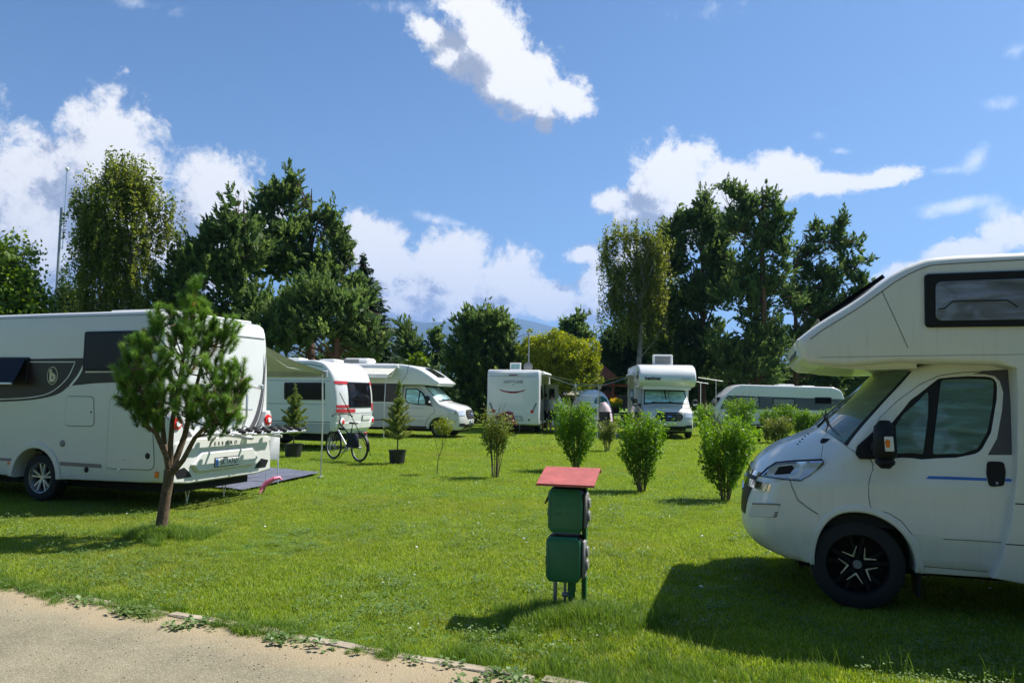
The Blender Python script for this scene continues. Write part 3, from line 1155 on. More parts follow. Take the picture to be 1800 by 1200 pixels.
P_ = [(pedx + random.gauss(.1, .45), pedy + random.gauss(-.1, .35), 0) for _ in range(16)] + [(random.uniform(1.2, 4), random.uniform(4.6, 5.2), 0) for _ in range(14)]
o = scatter('grass_stalks', seed, P_, [random.uniform(.5, .9) for _ in P_], tilt=.1)
tag(o, 'thin seed stalks sticking out of the unmown grass', 'grass stalks', kind='stuff')
# weeds rooted along the kerb
weedy = [rosette(26, .11, 'weed', .5, .048) for _ in range(4)]
P_, S_ = [], []
for s0, n_, sp in ((.9, 4, .2), (2.0, 13, .30), (2.9, 4, .2), (4.1, 9, .30), (6.1, 7, .18), (7.0, 6, .15), (5.2, 3, .2), (.2, 3, .2)):
    for _ in range(n_):
        p = KA + kdir * (s0 * .80 + random.gauss(0, sp)) + knor * random.gauss(-.07, .05)
        P_.append((p.x, p.y, .005))
        S_.append(random.uniform(.4, 1.0))
o = scatter('kerb_weeds', weedy, P_, S_, tilt=.15)
tag(o, 'low broad leaved weeds growing along the kerb of the path', 'weeds', kind='stuff')
P_, S_ = [], []
kg = [blade_patch(None, 110, .16, .085, .005, 'tall_grass', 1.0, 2) for _ in range(3)]
for _ in range(620):
    s_ = random.uniform(-1.5, 9)
    if noise.noise(Vector((s_ * 1.6, 7.7, 0))) + random.uniform(-.2, .2) < -.08:
        continue
    p = KA + kdir * s_ + knor * random.gauss(.02, .07)
    P_.append((p.x, p.y, .002))
    S_.append(random.uniform(.4, 1.0))
o = scatter('kerb_grass', kg, P_, S_, tilt=.2)
tag(o, 'grass tufts spilling over the kerb stones', 'grass tufts', kind='stuff')
# loose grit on the path
gm = MB()
gm.lathe([(0, .006), (.006, .004), (.007, .0), (.003, -.003)], 5, 'z')
fo = gm.build('tmp', 'kerb', None, 0)
gmd = fo.data
bpy.data.objects.remove(fo)
P_, S_ = [], []
for _ in range(1500):
    s_ = random.uniform(-1.5, 8)
    d_ = -abs(random.gauss(0, .9)) - .03
    p = KA + kdir * s_ + knor * d_
    P_.append((p.x, p.y, .014))
    S_.append(random.uniform(.25, 1.0) ** 1.5)
o = scatter('path_grit', [gmd], P_, S_, tilt=.4)
tag(o, 'loose grit lying on the worn path', 'grit', kind='stuff')
# ================================================================== vehicles
def sstep(v, a, b):
    t = max(0.0, min(1.0, (v - a) / (b - a)))
    return t * t * (3 - 2 * t)


def project(p):
    """World point to photograph pixel."""
    q = cam.matrix_world.inverted() @ Vector(p)
    return 900 + q.x / -q.z * FPX, 600 - q.y / -q.z * FPX


class Veh:
    """Local frame: x runs from nose to tail, z up, origin on the ground under the axle or corner it was measured from."""

    def __init__(s, name, label, cat, loc, rz, group=None):
        s.root = empty(name, loc, rz)
        tag(s.root, label, cat, group)
        s.mw = Matrix.Translation(loc) @ Matrix.Rotation(rz, 4, 'Z')
        s.inv = s.mw.inverted()
        s.warp = None
        s.dx = 0.0

    def loc(s, px, py, yl):
        c = s.inv @ Vector((0, 0, CAM_H))
        d = s.inv.to_3x3() @ ray(px, py)
        t = (yl - c.y) / d.y
        p = c + d * t
        return p.x, p.z

    def poly(s, pts, yl, warp=True):
        out = []
        for p in pts:
            x, z = s.loc(p[0], p[1], yl)
            if s.warp and warp:
                tx, tz = x, z
                for _ in range(8):
                    wv = s.warp((x, yl, z))
                    px, py = project(s.mw @ Vector(wv))
                    qx, qz = s.loc(px, py, yl)
                    x += tx - qx
                    z += tz - qz
            out.append((x, z) + tuple(p[2:]))
        return out

    def plate(s, name, mat, poly, y, th=0.02, parent=None, holes=(), grid=0.09, bev=0.003, step=0.08, warp=True, both=False, smooth=35):
        """A panel on the side at y (negative: near side); the copy on the far side when both."""
        sg = -1 if y < 0 else 1
        res = None
        for k in ((1, -1) if both else (1,)):
            b = MB()
            b.plate(densify(poly, step), y * k, -sg * k * th, [densify(h, step) for h in holes], grid, bev)
            o = b.build(name, mat, parent or s.root, smooth, s.warp if warp else None)
            res = res or o
        return res

    def strip(s, name, mat, pts, y, wd=0.006, th=0.004, parent=None, warp=True):
        """A thin line lying on the side panel."""
        p = [Vector(q[:2]) for q in pts]
        L, Rr = [], []
        for i, q in enumerate(p):
            a = p[max(0, i - 1)]
            b = p[min(len(p) - 1, i + 1)]
            t = (b - a).normalized()
            nn = Vector((-t.y, t.x)) * wd / 2
            L.append(q + nn)
            Rr.append(q - nn)
        poly = [tuple(q) for q in L] + [tuple(q) for q in Rr[::-1]]
        return s.plate(name, mat, poly, y - (.0025 if (s.warp and warp) else 0) * (1 if y < 0 else -1), th, parent, grid=0, bev=0, step=.05 if (s.warp and warp) else 9, warp=warp)

    def part(s, name, mb, mat, parent=None, warp=False, smooth=35):
        if s.dx:
            mb.v = [(x + s.dx, y, z) for x, y, z in mb.v]
        return mb.build(name, mat, parent or s.root, smooth, s.warp if warp else None)


def curve_pts(ctrl, n=6):
    """Catmull-Rom through control points."""
    c = [Vector(p[:2]) for p in ctrl]
    c = [c[0] * 2 - c[1]] + c + [c[-1] * 2 - c[-2]]
    out = []
    for i in range(1, len(c) - 2):
        for k in range(n):
            t = k / n
            a, b, d, e = c[i - 1], c[i], c[i + 1], c[i + 2]
            q = 0.5 * ((2 * b) + (-a + d) * t + (2 * a - 5 * b + 4 * d - e) * t * t + (-a + 3 * b - 3 * d + e) * t ** 3)
            out.append((q.x, q.y))
    out.append(tuple(c[-2]))
    return out


def arc(cx, cz, r, a0, a1, n=14):
    return [(cx + r * math.cos(R(a0 + (a1 - a0) * k / n)), cz + r * math.sin(R(a0 + (a1 - a0) * k / n))) for k in range(n + 1)]


def wheel(parent, x, y, r=0.36, wd=0.22, style='silver', rimr=None, z=None, detail=True):
    """y is the outer face; the wheel extends inwards."""
    z = r if z is None else z
    s = -1 if y < 0 else 1
    rr = rimr or r * 0.62
    t = MB()
    h = wd / 2
    prof = [(rr * .96, h * .8), (rr, h), (rr + (r - rr) * .35, h * 1.07), (r - .022, h * .98), (r - .006, h * .85), (r, h * .6), (r, h * .05), (r - .012, h * .04), (r - .012, -h * .04), (r, -h * .05),
            (r, -h * .6), (r - .006, -h * .85), (r - .022, -h * .98), (rr, -h), (rr * .96, -h * .8)]
    t.lathe(prof, 40 if detail else 24, 'y')
    w_ = t.build('wheel', 'rubber', parent, 50)
    w_.location = (x, y - s * h, z)
    rim = MB()
    # barrel, lip and dish
    rim.lathe([(rr * .97, h * .98 * s), (rr * 1.0, h * 1.0 * s), (rr * .99, h * .9 * s), (rr * .93, h * .75 * s), (rr * .90, -h * .6 * s)], 40 if detail else 24, 'y')
    rim.lathe([(0.0, h * .70 * s), (rr * .16, h * .70 * s), (rr * .19, h * .62 * s), (rr * .19, h * .2 * s)], 20, 'y')
    n = 5
    for k in range(n):
        for dd in ((-11, 11) if style != 'steel' else (-6, 6)):
            a = R(90 + 72 * k + dd * .6)
            a2 = R(90 + 72 * k + dd * 1.15)
            p0 = Vector((math.cos(a) * rr * .13, h * .62 * s, math.sin(a) * rr * .13))
            p1 = Vector((math.cos(a2) * rr * .94, h * .72 * s, math.sin(a2) * rr * .94))
            d = (p1 - p0).normalized()
            q = Vector((0, 1, 0)).cross(d).normalized()
            wa, wb = rr * .075, rr * .085
            vs = []
            for p, ww in ((p0, wa), (p1, wb)):
                for e, f in ((-1, 0), (1, 0), (.6, 1), (-.6, 1)):
                    vs.append(p + q * ww * e + Vector((0, s * .022 * f - s * .02, 0)))
            rim.add(vs, [(0, 1, 5, 4), (1, 2, 6, 5), (2, 3, 7, 6), (3, 0, 4, 7), (0, 3, 2, 1), (4, 5, 6, 7)])
    ro = rim.build('rim', 'rim_black' if style == 'black' else 'rim_silver', w_, 40)
    disc = MB()
    disc.lathe([(0, -h * .1 * s), (rr * .92, -h * .1 * s)], 24, 'y')
    disc.build('brake_disc', 'under', w_, 0)
    if style == 'black':
        ins = MB()
        for k in range(5):
            a = R(90 + 36 + 72 * k - 10)
            for sg in (-1, 1):
                p0 = Vector((math.cos(a) * rr * .30, h * .78 * s, math.sin(a) * rr * .30))
                a2 = a + sg * R(24)
                p1 = Vector((math.cos(a2) * rr * .62, h * .84 * s, math.sin(a2) * rr * .62))
                d = (p1 - p0).normalized()
                q = Vector((0, 1, 0)).cross(d).normalized()
                vs = []
                for p, ww in ((p0 - d * .004, .007), (p1, .003)):
                    for e, f in ((-1, 0), (1, 0), (1, 1), (-1, 1)):
                        vs.append(p + q * ww * e + Vector((0, s * .010 * f, 0)))
                ins.add(vs, [(0, 1, 5, 4), (1, 2, 6, 5), (2, 3, 7, 6), (3, 0, 4, 7), (0, 3, 2, 1), (4, 5, 6, 7)])
        ins.build('spoke_insert', 'rim_silver', w_, 0)
        cap = MB()
        cap.lathe([(0, h * .74 * s), (rr * .12, h * .74 * s), (rr * .14, h * .70 * s)], 20, 'y')
        cap.tube([(math.cos(R(q)) * rr * .135, h * .75 * s, math.sin(R(q)) * rr * .135) for q in range(0, 360, 24)], .003, 5, closed=True)
        cap.build('hub_cap', 'grey_plastic', w_, 40)
    return w_


def rooflight(V, x0, x1, y0, y1, z, h=.10, mat='white_plastic', name='roof_light'):
    b = MB()
    b.box(x0, x1, y0, y1, z, z + h, h * .35)
    b.box(x0 + .08, x1 - .08, y0 + .08, y1 - .08, z + h * .9, z + h * 1.15, .02)
    return V.part(name, b, mat)


# ------------------------------------------------------------------ the near coachbuilt motorhome (cab from its left side)
A1 = R(18)
hub = at(1511, 993, 6.27)
O1 = Vector((hub.x + math.sin(A1), hub.y + math.cos(A1), 0))
V = Veh('alcove_motorhome', 'white alcove motorhome with a black front wheel, cut off by the right edge', 'motorhome', O1, -A1, 'motorhomes on the campsite')
W1 = 1.03


def warp1(v):
    x, y, z = v
    u = min(1.0, abs(y) / W1)
    f = 1 - sstep(x, -.95, -.05)
    g = 1 - sstep(x, .15, .75)
    sh = .24 * f * u ** 3.2 + .16 * g * u ** 3.0 * sstep(z, .95, 1.3)
    x2 = x + sh
    z2 = z - .10 * sstep(z, .95, 1.32) * (1 - sstep(x, -.3, .25)) * u ** 3 - .05 * (1 - sstep(x, -.3, .8)) * sstep(z, 1.0, 1.35) * u * u
    y2 = y
    if z > 1.0:
        y2 *= 1 - .105 * min(1.2, (z - 1.0) / .95) ** 1.4
    if z < .6:
        y2 *= 1 - .045 * ((.6 - z) / .3)
    y2 *= 1 - .05 * f * f
    # bonnet crown and waist crease
    y2 += (-1 if y < 0 else 1) * .012 * math.exp(-((z - 1.0) / .07) ** 2) * sstep(u, .8, 1)
    return x2, y2, z2


V.warp = warp1
cab_prof = curve_pts([(-.72, .35), (-.84, .40), (-.92, .50), (-.938, .62), (-.925, .78), (-.885, .93), (-.835, 1.06)], 4) + \
    curve_pts([(-.80, 1.12), (-.72, 1.20), (-.60, 1.28), (-.44, 1.35), (-.28, 1.425)], 4) + \
    curve_pts([(-.25, 1.45), (-.04, 1.64), (.154, 1.815), (.31, 1.955)], 4) + \
    [(.36, 1.985), (.62, 2.02), (1.25, 2.03), (1.25, .335), (.46, .325), (.425, .325)] + \
    arc(-.012, .36, .425, -5, 185, 20) + [(-.46, .335)]
cab_prof = [(x, z) for x, z in cab_prof]


def rad1(x, z):
    if z < .9 and x > -.55:
        return .012
    if x < -.55 and z < 1.1:
        return .06
    if z > 1.15 and x < -.2:
        return .09
    if z > 1.4 and x < .35:
        return .045
    if z > 1.9:
        return .06
    return .012


body = shell(cab_prof[::-1], W1, rad1, 5, 12, .10, .07)
cabo = V.part('cab_body', body, 'white', warp=True)
# underneath and inner arch
ub = MB()
ub.box(-.45, 4.4, -.72, .72, .26, .72)
V.part('chassis', ub, 'under')
ib = MB()
ib.box(-.50, .50, -.98, .98, .66, .84)
ib.box(.44, .52, -.96, .96, .30, .80)
ib.box(-.52, -.44, -.90, .90, .36, .80)
V.part('wheel_housing', ib, 'under')
# door
S = -W1
dpoly = V.poly([(1531, 893), (1528, 850), (1527, 800), (1533, 760, ), (1548, 733), (1580, 703), (1615, 677), (1650, 661), (1690, 655), (1776, 650), (1780, 675), (1785, 730), (1785, 820), (1776, 900), (1763, 960), (1748, 1000), (1740, 1004),
                (1619, 994), (1613, 970), (1603, 938), (1585, 915), (1562, 901)], S)
dpoly = rpoly(dpoly, .03)
wpoly = V.poly([(1550, 800, .04), (1556, 757, .10), (1600, 703, .10), (1650, 665, .10), (1700, 661, .05), (1753, 662, .09), (1752, 700, .1), (1742, 760, .12), (1722, 796, .12), (1680, 804, .05), (1620, 807, .03), (1560, 806, .02)], S)
wpoly = rpoly(wpoly, .03)
V.plate('seam', 'seam', inset(dpoly, -.006), S - .0015, .006)
door = V.plate('door', 'white', dpoly, S - .008, .012, grid=.07, bev=.004, holes=[wpoly])
V.plate('window_frame', 'plastic', inset(wpoly, .002), S - .004, .015, parent=door)
g1 = rpoly(V.poly([(1571, 797), (1570, 755), (1588, 727), (1632, 685), (1631, 730), (1622, 798)], S), .025)
g2 = rpoly(V.poly([(1638, 799), (1646, 735), (1654, 668), (1700, 665), (1747, 667), (1744, 712), (1735, 758), (1718, 788), (1690, 797)], S), .035)
V.plate('window', 'side_glass', g1, S - .010, .004, parent=door)
V.plate('window', 'side_glass', g2, S - .010, .004, parent=door)
V.plate('door_handle', 'plastic', rpoly(V.poly([(1734, 810), (1764, 811), (1767, 830), (1764, 853), (1738, 855), (1733, 832)], S), .03), S - .022, .016, parent=door, bev=.008)
kb = MB()
kx, kz = V.poly([(1751, 848)], S)[0]
kb.lathe([(0, -S + .026), (.009, -S + .026), (.011, -S + .02)], 10, 'y', (kx, 0, kz))
kb.v = [(x, -y, z) for x, y, z in kb.v]
V.part('lock', kb, 'alu', door, warp=True)
V.plate('stripe', 'blue_decal', V.poly([(1627, 841), (1632, 836), (1734, 839.5), (1734, 844.5)], S), S - .0098, .002, parent=door, grid=.1, bev=0)
V.plate('stripe', 'blue_decal', V.poly([(1766, 840.5), (1779, 841), (1779, 846), (1766, 845.5)], S), S - .0098, .002, parent=door, grid=.1, bev=0)
V.plate('decal', 'grey_decal', V.poly([(1709, 657), (1730, 652), (1776, 649.5), (1780, 690), (1783, 740), (1783, 799), (1736, 799), (1752, 770), (1761, 720), (1763, 690), (1757, 670), (1748, 661), (1730, 657.5)], S), S - .0098, .002, parent=door, grid=.08, bev=0)
V.strip('crease', 'grey_plastic', V.poly([(1658, 946.5), (1700, 948.5), (1760, 952.5)], S), S - .0095, .006, .003, parent=door)
# far door
V.plate('door', 'white', dpoly, -S + .008, -.012 * -1, grid=.12, bev=.004)
V.plate('window', 'side_glass', wpoly, -S + .012, .01)
# windscreen: a sheet a few millimetres off the sloping part of the profile
def skin(prof, y0, y1, off, ncol=14, yf=None, th=.006):
    pr = [Vector(p) for p in prof]
    nn = []
    for i in range(len(pr)):
        t = (pr[min(len(pr) - 1, i + 1)] - pr[max(0, i - 1)]).normalized()
        nn.append(Vector((-t.y, t.x)))
    b = MB()
    vs, fs = [], []
    m = len(pr)
    for c in range(ncol + 1):
        t = c / ncol
        for i in range(m):
            a, e = (yf(i / (m - 1)) if yf else (y0, y1))
            q = pr[i] + nn[i] * off
            vs.append((q.x, a + (e - a) * t, q.y))
    for c in range(ncol):
        for i in range(m - 1):
            fs.append((c * m + i, c * m + i + 1, (c + 1) * m + i + 1, (c + 1) * m + i))
    k = len(vs)
    vs2 = []
    for c in range(ncol + 1):
        t = c / ncol
        for i in range(m):
            a, e = (yf(i / (m - 1)) if yf else (y0, y1))
            q = pr[i] + nn[i] * (off - th)
            vs2.append((q.x, a + (e - a) * t, q.y))
    ring = [i for i in range(m)] + [c * m + m - 1 for c in range(1, ncol + 1)] + [ncol * m + i for i in range(m - 2, -1, -1)] + [c * m for c in range(ncol - 1, 0, -1)]
    vs += vs2
    for i in range(len(ring)):
        a, e = ring[i], ring[(i + 1) % len(ring)]
        fs.append((a, e, e + k, a + k))
    return b.add(vs, fs)


wsp = curve_pts([(-.25, 1.45), (-.04, 1.64), (.154, 1.815), (.31, 1.955)], 5)
V.part('windscreen_surround', skin(wsp, 0, 0, .004, 16, lambda t: (-.995, .995)), 'plastic', warp=True)
V.part('windscreen', skin(wsp, 0, 0, .008, 16, lambda t: (-.965, .965)), 'windscreen', warp=True)
# cowl with folded dark screen cords, louvres and wiper
cw = MB()
for k in range(5):
    xx = -.50 + .035 * k
    zz = 1.318 + .0155 * k
    cw.box(xx, xx + .016, -.60 + .05 * k, .60 - .05 * k, zz, zz + .016, .003)
V.part('cowl_louvre', cw, 'plastic', warp=True)
cw = MB()
cw.box(-.36, -.20, -.80, .80, 1.36, 1.43, .02)
V.part('cowl', cw, 'plastic', warp=True)
wi = MB()
wi.tube([(-.27, -.55, 1.45), (-.20, -.40, 1.52), (-.14, .25, 1.585)], .009, 6)
wi.tube([(-.20, -.75, 1.47), (-.165, .35, 1.56)], .007, 6)
V.part('wiper', wi, 'plastic')
# lights, grille, bumper detail
hl = V.poly([(1337, 836), (1352, 822), (1366, 814), (1400, 811), (1446, 809), (1447, 813), (1437, 823), (1422, 836), (1408, 844), (1385, 842), (1360, 839)], S)
hl = rpoly(hl, .015)
V.plate('seam', 'seam', inset(hl, -.012), S - .002, .01)
head = V.plate('headlight', 'chrome', hl, S - .006, .02, grid=.05)
V.plate('lens', 'clear_lens', inset(hl, .014), S - .012, .004, parent=head, grid=.05)
V.plate('light_bar', 'white_plastic', V.poly([(1385, 836.5), (1398, 835), (1407, 818), (1412, 818), (1404, 839.5), (1390, 841)], S), S - .015, .004, parent=head)
V.plate('reflector', 'under', rpoly(V.poly([(1360, 834), (1368, 820), (1392, 817), (1396, 822), (1388, 832)], S), .012), S - .015, .003, parent=head)
V.plate('headlight', 'chrome', hl, -S + .006, .02, grid=.06)
V.strip('seam', 'seam', V.poly([(1388, 842), (1392, 855), (1398, 868), (1402, 878), (1420, 892), (1438, 903)], S), S - .003, .006, .004)
V.strip('seam', 'seam', V.poly([(1446, 782), (1444, 800), (1442, 809)], S), S - .003, .006, .004)
V.strip('seam', 'seam', V.poly([(1474, 773), (1503, 794)], S), S - .003, .004, .004)
V.strip('seam', 'seam', V.poly([(1529, 806), (1531, 850), (1533, 893)], S), S - .003, .006, .004)
# chrome band and grille across the nose
nose = curve_pts([(-.935, .62), (-.925, .78), (-.885, .93), (-.835, 1.06), (-.80, 1.12)], 5)
V.part('grille', skin(nose[1:14], 0, 0, .006, 16, lambda t: (-.60 - .12 * t, .60 + .12 * t)), 'plastic', warp=True)
V.part('grille_chrome', skin([(-.893, .90), (-.873, .965)], 0, 0, .022, 16, lambda t: (-.98, .98), .02), 'chrome', warp=True)
V.part('grille_chrome', skin([(-.855, 1.00), (-.838, 1.045)], 0, 0, .020, 16, lambda t: (-.80, .80), .02), 'chrome', warp=True)
for zz, xx in ((.885, -.912), (.955, -.892)):
    em = MB()
    em.tube([(xx - .01, -.12, zz - .06), (xx, 0, zz), (xx - .01, .12, zz - .06)], [.012, .016, .012], 6)
    V.part('emblem', em, 'chrome')
V.plate('bumper_recess', 'white', rpoly(V.poly([(1322, 884), (1372, 886), (1366, 906), (1352, 909), (1314, 908)], S), .02), S - .004, .006, bev=.004)
V.strip('recess_shadow', 'grey_plastic', V.poly([(1322, 884.5), (1345, 885), (1372, 886.5)], S), S - .006, .012, .004)
for k in range(3):
    V.plate('vent_slot', 'under', V.poly([(1362 - k, 899 + 3.6 * k), (1368 - k, 899 + 3.6 * k), (1367 - k, 901 + 3.6 * k), (1361 - k, 901 + 3.6 * k)], S), S - .005, .004, grid=0, bev=0)
# wheel arch lip
lip = arc(-.012, .36, .425, -4, 184, 24)
lo_ = arc(-.012, .36, .478, 184, -4, 24)
V.plate('arch_lip', 'white', lip + lo_, S - .016, .02, grid=0, bev=.010)
# mud flap
mf = MB()
mf.box(.42, .45, -.98, -.72, .13, .62, .006)
V.part('mud_flap', mf, 'plastic')
# mirror
mir = MB()
mp0 = V.loc(1555, 775, -1.16)
mir.box(-.085, .085, -.075, .075, -.165, .165, .05)
mir.v = [(x * (1 - .10 * (z > 0)) + mp0[0], y - 1.17, z + mp0[1]) for x, y, z in mir.v]
mo = V.part('mirror', mir, 'plastic', smooth=60)
ml = MB()
ml.box(-.082, .06, -.07, .06, -.05, .05, .04)
ml.v = [(x + mp0[0] + .01, y - 1.16, z + mp0[1] - .165) for x, y, z in ml.v]
V.part('mirror_housing', ml, 'plastic', mo, smooth=60)
V.plate('mirror_base', 'plastic', rpoly(V.poly([(1503, 797), (1506, 784), (1536, 757), (1552, 760), (1552, 806), (1510, 806)], S), .03), S - .03, .028, bev=.01)
ar = MB()
ax, azz = V.loc(1530, 785, -1.05)
ar.box(ax, ax + .12, -1.14, -1.02, azz - .04, azz + .05, .02)
V.part('mirror_arm', ar, 'plastic', mo)
ind = V.poly([(1554, 767), (1570, 767), (1572, 793), (1556, 793)], -1.245, warp=False)
V.plate('indicator', 'white_plastic', rpoly(ind, .008), -1.25, .012, parent=mo, warp=False)
V.plate('indicator_lens', 'orange', rpoly(V.poly([(1555, 776), (1560, 771), (1565, 775), (1564, 787), (1558, 786)], -1.25, warp=False), .008), -1.254, .006, parent=mo, warp=False)
# wheel
wheel(V.root, -.012, -.985, .362, .24, 'black', .245, .352)
wheel(V.root, -.012, .985, .372, .24, 'black', .245, .362)
wheel(V.root, 3.45, -.985, .372, .24, 'black', .245, .362)

# coachbuilt shell with the alcove
V.warp = None
L = curve_pts([(-.465, 2.19), (-.295, 2.325), (-.012, 2.51), (.248, 2.705)], 5) + curve_pts([(.36, 2.772), (.467, 2.815), (.561, 2.84), (.741, 2.852)], 4) + \
    [(1.2, 2.855), (5.4, 2.855), (5.42, .34), (4.0, .33), (3.87, .33)] + arc(3.45, .36, .42, -5, 185, 16) + [(2.9, .33), (1.11, .335), (.91, .36), (.97, .50), (1.04, .78), (1.09, 1.165), (1.11, 1.70), (1.11, 1.955), (.98, 1.985),
    (.30, 2.0), (-.10, 1.965), (-.36, 1.985), (-.425, 2.03)]
V.living = L


def radL(x, z):
    if z > 2.3 or (x < .3 and z > 2.1):
        return .075
    if z > 1.9 and x < 1:
        return .05
    return .015


HB = 1.15
V.part('body_shell', shell(L[::-1], HB, radL, 5, 3, .25, .12), 'cream')
# belly moulding of the alcove
bel = MB()
bel.plate(curve_pts([(-.34, 1.99), (-.1, 1.955), (.15, 1.945), (.45, 1.955)], 5) + [(.45, 2.02), (-.36, 2.02)], -1.02, 2.04, (), .2, .02)
V.part('alcove_floor', bel, 'white')
# edge trim, panel joints, window, roof solar panel
tr = [(-.36, 2.19)] + curve_pts([(-.27, 2.262), (0.02, 2.45), (.28, 2.645)], 5) + curve_pts([(.38, 2.705), (.50, 2.757), (.62, 2.775), (1.2, 2.79)], 4) + [(5.3, 2.79)]
V.strip('edge_trim', 'grey_plastic', tr, -HB - .0015, .009, .004)
V.strip('seam', 'grey_plastic', V.poly([(1550, 511), (1573, 560), (1596, 611)], -HB), -HB - .0015, .007, .004)
V.strip('seam', 'grey_plastic', [(-.30, 2.04), (.3, 2.05), (1.2, 2.062), (5.3, 2.09)], -HB - .0015, .004, .003)
wn = rpoly([(.490, 2.70), (.486, 2.275), (1.33, 2.275), (1.33, 2.705)][::-1], .035)
wf_ = V.plate('window_frame', 'plastic', wn, -HB - .028, .03, bev=.010)
V.plate('window', 'skylight', rpoly([(.565, 2.635), (.56, 2.325), (1.26, 2.325), (1.26, 2.64)][::-1], .05), -HB - .034, .008, parent=wf_)
cl = MB()
cl.tube([(.58, -HB - .036, 2.42), (.62, -HB - .037, 2.42), (.68, -HB - .038, 2.475), (1.05, -HB - .038, 2.475), (1.12, -HB - .037, 2.42)], .005, 6)
V.part('window_stay', cl, 'plastic', wf_)
pnl = MB()
d_ = Vector((.248 + .295, 2.705 - 2.325)).normalized()
n_ = Vector((-d_.y, d_.x))
a_, b_ = Vector((-.26, 2.348)) + n_ * .01, Vector((.245, 2.705)) + n_ * .01
pnl.add([(p.x, y, p.y) for y in (-.95, .95) for p in (a_, b_, b_ + n_ * .035, a_ + n_ * .035)], [(0, 1, 2, 3), (7, 6, 5, 4), (0, 4, 5, 1), (1, 5, 6, 2), (2, 6, 7, 3), (3, 7, 4, 0)])
V.part('solar_panel', pnl, 'window')
V.plate('skirt_seam', 'seam', [(1.00, .62), (1.00, .628), (5.3, .628), (5.3, .62)], -HB - .0015, .003, grid=0, bev=0)
V.plate('skirt_seam', 'seam', [(1.07, .925), (1.07, .935), (5.3, .935), (5.3, .925)], -HB - .0015, .003, grid=0, bev=0)
cp = MB()
cp.box(-.452, -.40, -.80, .80, 2.06, 2.14, .015)
V.part('marker_light', cp, 'clear_lens')

# ------------------------------------------------------------------ left low-profile motorhome seen from its side and tail
A2 = R(19)
h2_ = at(70, 841, 11.5)
O2 = Vector((h2_.x + 1.05 * math.sin(A2), h2_.y + 1.05 * math.cos(A2), 0))
V = Veh('coachbuilt_motorhome', 'white motorhome with a dark brown side swoosh, cut off by the left edge', 'motorhome', O2, -A2, 'motorhomes on the campsite')
V2 = V
HB = 1.15
TAIL = 2.20
prof2 = [(-5.0, .40), (-5.0, 2.2), (-4.6, 2.62), (-3.9, 2.80), (0, 2.825), (2.05, 2.83), (2.19, 2.81), (2.27, 2.75), (2.305, 2.66), (2.36, 2.0), (2.385, 1.2), (2.40, .9), (2.43, .62), (2.40, .40), (.62, .365), (.47, .355)] + \
    arc(0, .36, .44, -2, 182, 18) + [(-.50, .37)]


def rad2(x, z):
    if z > 2.5:
        return .07
    if x > 2.1:
        return .045
    return .02


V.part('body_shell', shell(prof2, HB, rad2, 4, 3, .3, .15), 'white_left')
ub = MB()
ub.box(-4.6, 2.3, -.8, .8, .22, .80)
ub.box(-.55, .55, -1.0, 1.0, .74, .84)
ub.box(-.55, -.46, -1.04, 1.04, .3, .8)
ub.box(.46, .55, -1.04, 1.04, .3, .8)
V.part('chassis', ub, 'under')
wheel(V.root, 0, -1.05, .35, .22, 'silver', .225)
wheel(V.root, 0, 1.05, .35, .22, 'silver', .225)
wheel(V.root, -3.6, -1.0, .35, .22, 'silver', .225)
S = -HB


def P2(l):
    return V.poly(l, S)


V.strip('edge_trim', 'grey_plastic', [(-4.6, 2.755), (0, 2.757), (2.1, 2.757)], S - .002, .010, .004)
lipp = arc(0, .36, .44, 0, 180, 20)
lipo = arc(0, .36, .53, 180, 0, 20)
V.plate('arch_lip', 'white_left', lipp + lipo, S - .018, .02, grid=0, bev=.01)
# the brown sweep
sweep = P2([(-120, 631), (0, 631.5), (147, 629), (150, 655), (240, 654), (240, 672)]) + P2([(200, 672), (165, 673.5), (122, 678)]) + P2(curve_pts([(122, 678), (100, 693), (60, 702), (0, 706), (-120, 710)], 6))
V.plate('side_decal', 'brown_decal', sweep[::-1], S - .003, .004, grid=.25, bev=0)
V.strip('decal_line', 'white_decal', P2(curve_pts([(150, 637), (138, 660), (123, 679)], 5)), S - .005, .035, .003)
V.strip('decal_line', 'white_decal', P2([(48, 636), (133, 636), (131, 640)] + curve_pts([(131, 640), (118, 665), (90, 689), (55, 698), (0, 701.5), (-120, 705)], 6)), S - .005, .014, .003)
# round badge with the b
bc = P2([(92.5, 660)])[0]
el_ = [(bc[0] + math.cos(R(q)) * .105, bc[1] + math.sin(R(q)) * .135) for q in range(0, 360, 15)]
V.plate('badge', 'cream_decal', el_, S - .006, .003, grid=0, bev=0)
V.plate('badge_centre', 'brown_decal', inset(el_, .012), S - .008, .003, grid=0, bev=0)
text_obj('b', .24, 'cream_decal', V.root, (bc[0] + .008, S - .010, bc[1] - .01), name='badge_letter', bold=.012)
sq = MB()
sq.box(bc[0] - .055, bc[0] - .02, S - .012, S - .008, bc[1] + .03, bc[1] + .09)
V.part('badge_mark', sq, 'cream_decal')
# windows and flaps
wf = V.plate('window_frame', 'plastic', rpoly(P2([(151, 583), (245, 581), (248, 652), (147, 652)]), .04), S - .03, .03, bev=.012)
V.plate('window', 'window', rpoly(P2([(155, 587), (241, 585), (243, 648), (151, 648)]), .03), S - .034, .006, parent=wf)
wf = V.plate('window_frame', 'plastic', rpoly(P2([(-40, 628), (54, 628), (50, 674), (-40, 676)]), .04), S - .03, .03, bev=.012)
